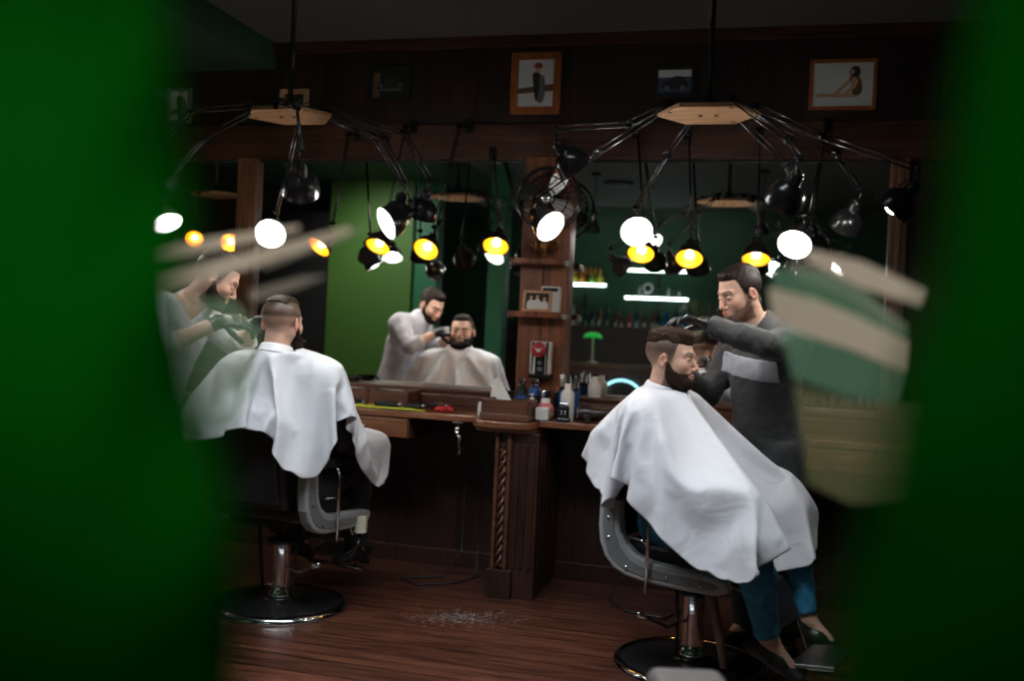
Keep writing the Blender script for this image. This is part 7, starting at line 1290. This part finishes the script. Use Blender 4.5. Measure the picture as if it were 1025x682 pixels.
# ---------------------------------------------------------------- the far side of the room, seen in the mirrors
YB = -7.45
def bar_shelf(label, x0, x1, z):
    t = thing('lit_shelf', label, 'shelf', ((x0+x1)/2, YB, z)); w = (x1-x0)/2
    b = MB(); b.box((-w, .0, -.02), (w, .20, .0), .003); b.build('board', M_darkwood, t)
    b = MB(); b.box((-w, .195, -.028), (w, .207, .004), .002); b.build('light_strip', M_led, t)
    b = MB(); b.tube([(0, .03, -.30), (0, .03, -.02)], .012, 6); b.build('bracket', M_darkwood, t)
bar_shelf('glowing shelf of green and orange flasks, upper left of the bar', -2.62, -2.02, 2.075)
bar_shelf('glowing shelf at the top right of the bar wall', -1.74, -.97, 2.285)
bar_shelf('glowing shelf at lower right of the bar wall, under the top one', -1.76, -.95, 1.925)
GL = [mat('bottle_'+n, c, .15, vary=.05, coat=.3) for n, c in (('green', (.16, .34, .03)), ('amber', (.62, .24, .02)), ('dark', (.02, .03, .04)), ('blue', (.02, .07, .22)), ('clear', (.32, .36, .36)), ('red', (.30, .03, .03)), ('brown', (.10, .04, .02)), ('yellow', (.55, .50, .04)))]
def flask(r, h): return [(0, 0), (r*.6, 0), (r*.95, h*.10), (r*1.05, h*.27), (r*.98, h*.42), (r*.6, h*.56), (r*.26, h*.62), (r*.26, h*.74), (r*.34, h*.76), (r*.34, h*.82), (0, h*.82)]
def tall(r, h): return [(0, 0), (r, 0), (r, h*.6), (r*.7, h*.70), (r*.36, h*.78), (r*.34, h*.96), (r*.4, h), (0, h)]
def barbottle(name, label, x, y, z, prof, m, group):
    b = MB(); b.lathe(prof, 14); o = b.build(name, m, None, (x, y, z)); return tag(o, label, 'bottle', group)
G1 = 'round flasks on the glowing left shelf'
for k, (x, m, n) in enumerate(((-2.575, 0, 'green'), (-2.47, 7, 'yellow'), (-2.36, 1, 'orange'), (-2.225, 0, 'green'), (-2.12, 7, 'yellow'))):
    barbottle('glass_flask', ('round %s flask, %s on the glowing left shelf' % (n, ('first', 'second', 'third', 'fourth', 'fifth')[k])), x, YB+.10, 2.075, flask(.050, .20), GL[m], G1)
r = random.Random(11)
for k in range(7): barbottle('amber_bottle', 'small amber bottle in the row behind the flasks', -2.52+.065*k, YB+.045, 2.20, tall(.020, .11), GL[1], 'amber bottles in the row behind the flasks')
b = MB(); b.box((-2.56, YB, 2.18), (-2.09, YB+.09, 2.20), .003); tag(b.build('narrow_shelf', M_darkwood), 'narrow dark shelf carrying the amber bottles', 'shelf')
for k in range(9): barbottle('liquor_bottle', 'dark bottle on the top right glowing shelf of the bar', -1.66+.075*k+r.uniform(-.01, .01), YB+.09, 1.925, tall(.022, r.uniform(.10, .17)), GL[r.choice((2, 4, 6, 2))], 'bottles on the lower glowing right shelf')
for o in bpy.data.objects:
    if o.name.startswith('liquor_bottle'): o['label'] = 'dark bottle standing on the lower glowing right shelf of the bar'
t = thing('round_clock', 'small round white dial standing on the lower right glowing shelf', 'clock', (-1.47, YB+.16, 2.045)); b = MB(); b.tube([(.058*cos(a*pi/12), 0, .058*sin(a*pi/12)) for a in range(24)], .012, 6, closed=True); b.build('rim', M_white, t); b = MB(); b.lathe([(0, 0), (.05, 0), (0, .003)], 20, AIM((0, 0, 0), (0, 1, 0))); b.build('dial', M_blackmat, t); b = MB(); b.tube([(0, 0, -.06), (0, 0, -.118)], .01, 6); b.box((-.04, -.03, -.12), (.04, .03, -.112), .002); b.build('stand', M_steel, t)
# bar counter with many bottles
def barbox(name, label, lo, hi, m, cat): b = MB(); b.box(lo, hi, .008); return tag(b.build(name, m), label, cat)
barbox('back_bar_cabinet', 'dark wooden cabinet along the bar wall', (-3.3, YB+.01, 0), (-.2, -6.98, 1.52), M_darkwood, 'cabinet')
t = thing('bar_counter', 'brown wooden bar counter reflected behind the clients', 'counter', (-1.2, -6.0, 0)); b = MB(); b.box((-1.3, -.25, 0), (.75, .25, 1.02), .006); b.build('body', M_cabinet, t); b = MB(); b.box((-1.36, -.31, 1.02), (.80, .31, 1.07), .008); b.build('top', M_counter, t)
for k in range(5): b = MB(); b.box((-1.25+k*.40, .248, .12), (-.90+k*.40, .262, .95), .006); b.build('front_panel', M_darkwood, t)
r = random.Random(5)
for k in range(29):
    x = -3.0+k*.095+r.uniform(-.02, .02)
    barbottle('liquor_bottle', 'bottle in the long row on top of the dark bar cabinet', x, -7.12+r.uniform(-.05, .05), 1.52, tall(r.uniform(.028, .036), r.uniform(.20, .32)), GL[r.choice((2, 2, 6, 4, 3, 2, 6, 5, 2))], 'bottles in the long row on the dark bar cabinet')
t = thing('banker_lamp', 'banker desk lamp with a green glass shade on the bar', 'lamp', (-2.20, -6.75, 1.52) if 0 else (-1.95, -6.05, 1.07))
b = MB(); b.lathe([(0, 0), (.07, 0), (.068, .012), (.02, .02), (.011, .03), (.010, .30), (0, .30)], 20); b.tube([(0, 0, .29), (0, .03, .33), (0, .05, .335)], .008, 6); b.build('stand', mat('pale_brass', (.8, .72, .55), .4, .3), t)
b = MB()
prof = [(.075*sin(a*pi/16), .075*cos(a*pi/16)) for a in range(-7, 8)]
L_ = .105; XS = [(-1, .30), (-.93, .58), (-.75, .82), (-.4, .97), (0, 1), (.4, .97), (.75, .82), (.93, .58), (1, .30)]
rows = [[b.v((x*L_, y*.85*(.5+.5*k)+.03, .285+z*k)) for y, z in prof] for x, k in XS]
for i in range(len(rows)-1):
    for j in range(len(prof)-1): b._f([rows[i][j], rows[i][j+1], rows[i+1][j+1], rows[i+1][j]], True)
b._f(rows[0]); b._f(rows[-1][::-1]); o = b.build('lamp_shade', M_banker, t); q = o.modifiers.new('s', 'SOLIDIFY'); q.thickness = .004
t = thing('neon_ring', 'pale blue glowing neon ring low behind the bar', 'neon light', (-1.52, -5.60, .64)); b = MB(); b.tube([(.26*cos(a*pi/32), 0, .26*sin(a*pi/32)) for a in range(64)], .013, 8, closed=True); b.build('neon_tube', M_neon, t)
b = MB(); b.box((-.28, -.12, -.02), (.28, -.10, .02), .004); b.tube([(0, -.10, 0), (0, -.0, .25)], .008, 6); b.build('bracket', M_blackmat, t)
# shelf of pale things seen low at the right of the black-shirted barber
t = thing('side_counter', 'long low brown sideboard reflected right of the black-shirted barber', 'sideboard', (1.2, -6.9, 0)); b = MB(); b.box((-1.3, -.5, 0), (1.3, .2, .66), .006); b.build('body', M_cabinet, t); b = MB(); b.box((-1.35, -.5, .66), (1.35, .26, .70), .006); b.build('top', M_counter, t)
for z in (.25, .47): b = MB(); b.box((-1.28, .2, z), (1.28, .215, z+.02), .002); b.build('rail', M_plate, t)
r = random.Random(9)
for k in range(16): barbottle('white_bottle', 'small white bottle in the row on the low sideboard', .02+k*.105+r.uniform(-.02, .02), -6.78+r.uniform(-.05, .05), .70, tall(r.uniform(.025, .035), r.uniform(.08, .15)), M_white, 'white bottles on the low sideboard')
b = MB(); b.lathe([(.0, .0), (.16, -.005), (.165, -.02), (.15, -.03), (0, -.03)], 24, TR(-1.6, -5.2, H)); tag(b.build('ceiling_speaker', M_blackmat), 'round black speaker on the ceiling near the bar', 'speaker')
for k, (x, y) in enumerate(((-.05, -4.4), (-1.75, -4.6), (-1.3, -5.4))):
    t = thing('pendant_lamp', 'unlit black pendant, %s of the three hanging towards the bar' % ('nearest to the right', 'leftmost', 'middle')[k], 'lamp', (x, y, H)); b = MB(); b.tube([(0, 0, 0), (0, 0, -.42)], .004, 6); b.lathe([(0, 0), (.05, 0), (.045, -.03), (0, -.03)], 16); b.build('cord', M_blackmat, t)
    b = MB(); b.lathe([(.012, -.40), (.024, -.41), (.026, -.50), (.055, -.56), (.075, -.62), (.072, -.62), (.05, -.56), (0, -.52)], 20); b.build('lamp_shade', M_black, t)

# ---------------------------------------------------------------- two leafy plants right in front of the camera
def leaf_mat(name, c):
    m, nt, b = _nt(name); b.inputs['Base Color'].default_value = rgba(c); b.inputs['Roughness'].default_value = .8; b.inputs['Specular IOR Level'].default_value = .05
    tr = N(nt, 'ShaderNodeBsdfTranslucent', Color=rgba([x*1.2 for x in c])); ms = N(nt, 'ShaderNodeMixShader'); ms.inputs[0].default_value = .3
    tc = N(nt, 'ShaderNodeTexCoord'); no = N(nt, 'ShaderNodeTexNoise', Scale=9.0); nt.links.new(tc.outputs['Object'], no.inputs['Vector'])
    mr = N(nt, 'ShaderNodeMapRange'); mr.inputs[3].default_value = .85; mr.inputs[4].default_value = 1.15; nt.links.new(no.outputs['Fac'], mr.inputs[0])
    hs = N(nt, 'ShaderNodeHueSaturation', Color=rgba(c)); nt.links.new(mr.outputs[0], hs.inputs['Value']); nt.links.new(hs.outputs[0], b.inputs['Base Color'])
    nt.links.new(b.outputs[0], ms.inputs[1]); nt.links.new(tr.outputs[0], ms.inputs[2]); nt.links.new(ms.outputs[0], nt.nodes['Material Output'].inputs[0]); return m
M_leaf = leaf_mat('broad_green_leaf', (.001, .19, .004))
M_pot = mat('clay_pot', (.25, .10, .06), .7, bump=.2)
def broadleaf(name, parent, spine, width, side, nrm, bow=.02, m=None, origin=(0, 0, 0), thick=.0022, wav=.004):
    """leaf blade along a spine curve; width(t) gives (left, right) reach"""
    b = MB(); n, k = 48, 14; O = Vector(origin); g = []
    P = [Vector(p) for p in spine]
    def at(t):
        x = t*(len(P)-1); i = min(int(x), len(P)-2); f = x-i; p0, p1, p2, p3 = P[max(i-1, 0)], P[i], P[i+1], P[min(i+2, len(P)-1)]
        return .5*((2*p1)+(p2-p0)*f+(2*p0-5*p1+4*p2-p3)*f*f+(3*p1-p0-3*p2+p3)*f**3)
    for i in range(n+1):
        t = i/n; wl, wr = width(t); row = []
        for j in range(k+1):
            s_ = j/k*2-1; w = wl if s_ < 0 else wr
            row.append(b.v(at(t)+Vector(side)*(s_*w)+Vector(nrm)*(bow*s_*s_+wav*sin(t*26+s_*3)*abs(s_))-O))
        g.append(row)
    for i in range(n):
        for j in range(k): b._f([g[i][j], g[i+1][j], g[i+1][j+1], g[i][j+1]], True)
    o = b.build(name, m or M_leaf, parent); q = o.modifiers.new('s', 'SOLIDIFY'); q.thickness = thick
    v = MB(); v.tube([at(i/20)-Vector(nrm)*.002-O for i in range(21)], [.0035*(1-i/24) for i in range(21)], 6); v.build('midrib', M_leaf, o)
    return o
SIDE = (.967, .250, .047); TOCAM = (.25, -.968, .007)
def plant(label, x, y, spine, wf, extra, sgn):
    t = thing('potted_plant', label, 'plant', (x, y, 0)); O = (x, y, 0)
    b = MB(); b.lathe([(0, 0), (.10, 0), (.135, .02), (.16, .30), (.17, .31), (.17, .34), (.155, .34), (.15, .29), (0, .29)], 32); b.build('pot', M_pot, t)
    b = MB(); b.lathe([(.148, .292), (.08, .30), (0, .302)], 20); b.build('soil', mat('soil', (.02, .013, .009), .9, bump=.5), t)
    e = Vector(spine[-1])-Vector(O); b = MB(); b.tube([(0, 0, .28), (.01, .0, .6), (.0, .01, .95), (e.x*.6, e.y*.6, e.z-.12), (e.x, e.y, e.z+.01)], [.011, .010, .009, .007, .005], 8); b.build('stem', M_leaf, t)
    broadleaf('leaf', t, spine, wf, SIDE, TOCAM, -.010, origin=O)
    for k, (az, z, l, w) in enumerate(extra):
        d = Vector((cos(az), sin(az), 0)); p0 = Vector((x+.01, y, z)); sp = [p0, p0+d*l*.3+Vector((0, 0, .07)), p0+d*l*.65+Vector((0, 0, .06)), p0+d*l+Vector((0, 0, -.03))]
        sd = d.cross(Vector((0, 0, 1))); broadleaf('leaf', t, sp, lambda q: (w*sin(pi*min(1, q*.97+.02))**.7,)*2, sd, (0, 0, 1), .015, origin=O)
    return t
def wL(t):
    y = -160+1000*t; e = np.interp(y, [-160, 0, 200, 320, 400, 450, 500, 560, 620, 682, 840], [150, 156, 166, 174, 188, 208, 226, 234, 234, 232, 205])
    return (.115*min(1, (t*8)**.6, ((1-t)*7+.02)**.6), float(e-60)*.31/970*min(1, (t*30+.05)**.5, ((1-t)*12+.02)**.5))
def wR(t):
    y = -160+1000*t; e = np.interp(y, [-160, 0, 180, 300, 360, 420, 480, 560, 640, 700, 840], [975, 972, 956, 944, 926, 908, 888, 868, 848, 832, 850])
    return (float(1010-e)*.278/970*min(1, (t*30+.05)**.5, ((1-t)*12+.02)**.5), .085*min(1, (t*8)**.6, ((1-t)*7+.02)**.6))
plant('tall potted plant whose huge blurred green leaf fills the left of the view', -.44, -5.30, [(-.232, -5.138, 1.526), (-.214, -5.150, 1.44), (-.210, -5.154, 1.361), (-.213, -5.145, 1.27), (-.223, -5.128, 1.191)], wL, [(pi*1.0, .8, .26, .07), (pi*.75, 1.0, .24, .06), (pi*1.4, .65, .28, .07)], -1)
plant('tall potted plant whose huge blurred green leaf fills the right of the view', .38, -5.05, [(.067, -5.082, 1.530), (.069, -5.105, 1.45), (.067, -5.114, 1.375), (.072, -5.106, 1.30), (.079, -5.091, 1.226)], wR, [(0, .8, .26, .07), (pi*.3, 1.0, .24, .06), (-pi*.4, .65, .28, .07)], 1)

# added glass screens between plants and chairs; their bands paint in reflections and haze
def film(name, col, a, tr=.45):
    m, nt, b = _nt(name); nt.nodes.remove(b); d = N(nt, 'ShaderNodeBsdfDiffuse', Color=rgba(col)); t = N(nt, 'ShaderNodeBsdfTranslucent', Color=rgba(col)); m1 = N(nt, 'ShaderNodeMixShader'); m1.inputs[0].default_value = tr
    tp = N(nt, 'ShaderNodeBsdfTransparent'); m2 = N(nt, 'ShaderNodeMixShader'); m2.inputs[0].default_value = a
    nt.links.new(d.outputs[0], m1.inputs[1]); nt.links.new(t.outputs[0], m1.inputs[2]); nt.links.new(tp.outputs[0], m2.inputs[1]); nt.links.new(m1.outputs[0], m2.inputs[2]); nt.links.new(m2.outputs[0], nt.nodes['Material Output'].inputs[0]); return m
def clear_glass():
    m, nt, b = _nt('clear_glass'); nt.nodes.remove(b); g = N(nt, 'ShaderNodeBsdfGlossy', Roughness=0.0); tp = N(nt, 'ShaderNodeBsdfTransparent', Color=(.985, .995, .988, 1)); mx = N(nt, 'ShaderNodeMixShader'); mx.inputs[0].default_value = .004
    nt.links.new(tp.outputs[0], mx.inputs[1]); nt.links.new(g.outputs[0], mx.inputs[2]); nt.links.new(mx.outputs[0], nt.nodes['Material Output'].inputs[0]); return m
M_glass = clear_glass()
F_b = film('beige_reflection_film', (.90, .80, .66), .70); F_f = film('thin_reflection_film', (.80, .72, .60), .26); F_g = film('green_reflection_film', (.30, .58, .38), .34); F_o = film('olive_haze_film', (.48, .50, .26), .23); F_h = film('faint_haze_film', (.42, .66, .42), .26)  # tinted films standing in for reflection streaks and haze
def screen(label, x, y, z, px, py, bands, w0, w1):
    t = thing('reflection_screen', label, 'glass screen', (x, y, 0), math.atan2(.25, .967)); k = 1.2/970
    X = lambda u, v: (u-px)*k+(v-py)*k*.0471; Z = lambda u, v: z-(v-py)*k+(u-px)*k*.0471
    b = MB(); b.box((w0, -.003, .06), (w1, .003, 2.25), .001); b.build('pane', M_glass, t)
    b = MB(); b.box((w0-.01, -.05, 0), (w1+.01, .05, .06), .008); b.build('foot_rail', M_blackmat, t)
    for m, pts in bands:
        b = MB(); b.prism([(X(u, v), Z(u, v)) for u, v in pts], .0032, .0046, TR(rx=radians(90))); b.build('reflection_haze_band', m, t)
    return t
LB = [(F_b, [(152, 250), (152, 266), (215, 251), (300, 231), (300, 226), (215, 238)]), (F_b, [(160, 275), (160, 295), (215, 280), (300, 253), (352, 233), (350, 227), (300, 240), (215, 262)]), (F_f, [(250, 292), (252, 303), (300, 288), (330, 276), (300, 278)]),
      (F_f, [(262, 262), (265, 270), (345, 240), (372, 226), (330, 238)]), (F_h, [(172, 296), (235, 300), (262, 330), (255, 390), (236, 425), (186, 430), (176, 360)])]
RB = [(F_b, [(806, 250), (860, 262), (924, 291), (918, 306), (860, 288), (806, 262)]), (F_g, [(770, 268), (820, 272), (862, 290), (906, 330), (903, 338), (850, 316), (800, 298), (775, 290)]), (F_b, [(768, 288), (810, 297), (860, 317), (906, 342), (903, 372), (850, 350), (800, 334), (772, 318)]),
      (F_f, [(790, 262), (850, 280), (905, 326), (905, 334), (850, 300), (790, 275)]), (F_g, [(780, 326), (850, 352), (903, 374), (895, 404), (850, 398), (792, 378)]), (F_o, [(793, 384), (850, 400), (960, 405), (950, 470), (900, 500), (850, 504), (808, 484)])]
screen('added glass screen with painted reflection streaks and haze in front of the left barber', -.616, -4.329, 1.397, 250, 300, LB, -.60, .19)
screen('added glass screen with painted reflection streaks and haze in front of the right barber', .104, -4.144, 1.395, 850, 330, RB, -.12, .62)

# little table in the near foreground; only what lies on it reaches the frame
t = thing('side_table', 'small black side table below the view in front of the nearer chair', 'table', (-.05, -3.24, 0), .25); b = MB(); b.box((-.22, -.17, .50), (.22, .17, .525), .006); b.build('table_top', M_blackmat, t)
for sx in (-1, 1):
    for sy in (-1, 1): b = MB(); b.tube([(sx*.19, sy*.14, 0), (sx*.18, sy*.13, .5)], .012, 8); b.build('leg', M_black, t)
b = MB(); b.box((-.09, -.07, 0), (.085, .07, .120), .028, None, 4); o = tag(b.build('grey_case', mat('grey_vinyl', (.09, .08, .08), .45, bump=.2), None, (-.115, -3.272, .525)), 'blurred rounded grey case at the bottom edge of the view', 'case'); o.rotation_euler = (0, 0, .27)
b = MB(); b.box((-.045, -.06, 0), (.045, .06, .09), .012, None, 3); o = tag(b.build('teal_pouch', mat('teal_vinyl', (.02, .16, .18), .4), None, (.030, -3.230, .525)), 'blurred dark teal pouch right of the grey case', 'pouch'); o.rotation_euler = (0, 0, .27)
b = MB(); b.lathe([(0, -.06), (.030, -.058), (.038, -.05), (.038, .05), (.030, .058), (0, .06)], 24, TR(0, 0, .038, ry=radians(90))); o = tag(b.build('rolled_towel', M_paper, None, (.138, -3.204, .525)), 'white rolled towel at the bottom right edge of the view', 'towel'); o.rotation_euler = (0, 0, .27); o.location.z = .525
b = None
# ---------------------------------------------------------------- camera
cam = bpy.data.cameras.new('camera'); co = bpy.data.objects.new('camera', cam); COL.objects.link(co); S.camera = co
cam.sensor_width = 36; cam.lens = 970/1025*36; cam.clip_start = .02; cam.clip_end = 60
yaw, pitch, roll = radians(14.45), radians(-.4), radians(2.7)
fw = Vector((-sin(yaw)*cos(pitch), cos(yaw)*cos(pitch), sin(pitch))); r0 = Vector((cos(yaw), sin(yaw), 0)); u0 = r0.cross(fw)
Rr = r0*cos(roll)+u0*sin(roll); Uu = Rr.cross(fw)
co.matrix_world = Matrix.Translation((0, -5.41, 1.37)) @ Matrix((Rr, Uu, -fw)).transposed().to_4x4()
cam.dof.use_dof = True; cam.dof.focus_distance = 4.15; cam.dof.aperture_fstop = 1.45
vs = S.view_settings; vs.view_transform = 'Standard'; vs.look = 'None'; vs.gamma = 1; vs.use_curve_mapping = False; vs.exposure = 0
# ---------------------------------------------------------------- light: added fill areas and spots without fixtures, faint ambient
def area(name, loc, tgt, sx, sy, e, c):
    l = bpy.data.lights.new(name, 'AREA'); l.shape = 'RECTANGLE'; l.size = sx; l.size_y = sy; l.energy = e; l.color = c
    o = bpy.data.objects.new(name, l); COL.objects.link(o); o.location = loc; o.rotation_euler = (Vector(tgt)-Vector(loc)).to_track_quat('-Z', 'Y').to_euler(); return o
def spot(name, loc, tgt, ang, e, c, r=.05, blend=1):
    l = bpy.data.lights.new(name, 'SPOT'); l.spot_size = radians(ang); l.spot_blend = blend; l.energy = e; l.color = c; l.shadow_soft_size = r
    o = bpy.data.objects.new(name, l); COL.objects.link(o); o.location = loc; o.rotation_euler = (Vector(tgt)-Vector(loc)).to_track_quat('-Z', 'Y').to_euler(); return o
area('overhead_fill', (-1.2, -2.8, 3.04), (-1.2, -2.4, 0), 2.2, .5, 34, (.90, .95, 1)).data.spread = radians(95)  # added soft fill from above, kept out of view and mirrors
spot('left_leaf_fill', (-.75, -7.1, 2.6), (-.195, -5.15, 1.395), 6.2, 88, (.95, 1, .95))  # added narrow spot that brightens the middle of the left leaf
spot('left_band_fill', (-1.3, -5.1, 2.9), (-.66, -4.33, 1.44), 26, 190, (1, .98, .94))  # added spot, only there to brighten the left bands
spot('right_band_fill', (.9, -4.9, 2.9), (.16, -4.14, 1.42), 26, 120, (1, .98, .94))  # added spot, only there to brighten the right bands
spot('right_leaf_fill', (.45, -7.1, 2.6), (.066, -5.1, 1.42), 7, 38, (.95, 1, .95))  # added narrow spot that brightens the right leaf
spot('partition_fill', (-3.9, -3.1, 2.85), (-3.95, -4.2, 1.6), 110, 66, (.95, 1, .9), .1)  # added unseen spot lifting the green partition in the mirror
area('bar_wall_fill', (-1.4, -6.6, 3.0), (-1.4, -7.3, 1.5), 2.4, .3, 4, (.95, 1, .95))  # added weak fill on the back wall, no lamp modelled
w = bpy.data.worlds.new('world'); S.world = w; w.use_nodes = True; w.node_tree.nodes['Background'].inputs[0].default_value = (.5, .6, .6, 1); w.node_tree.nodes['Background'].inputs[1].default_value = .02
bpy.context.view_layer.update()
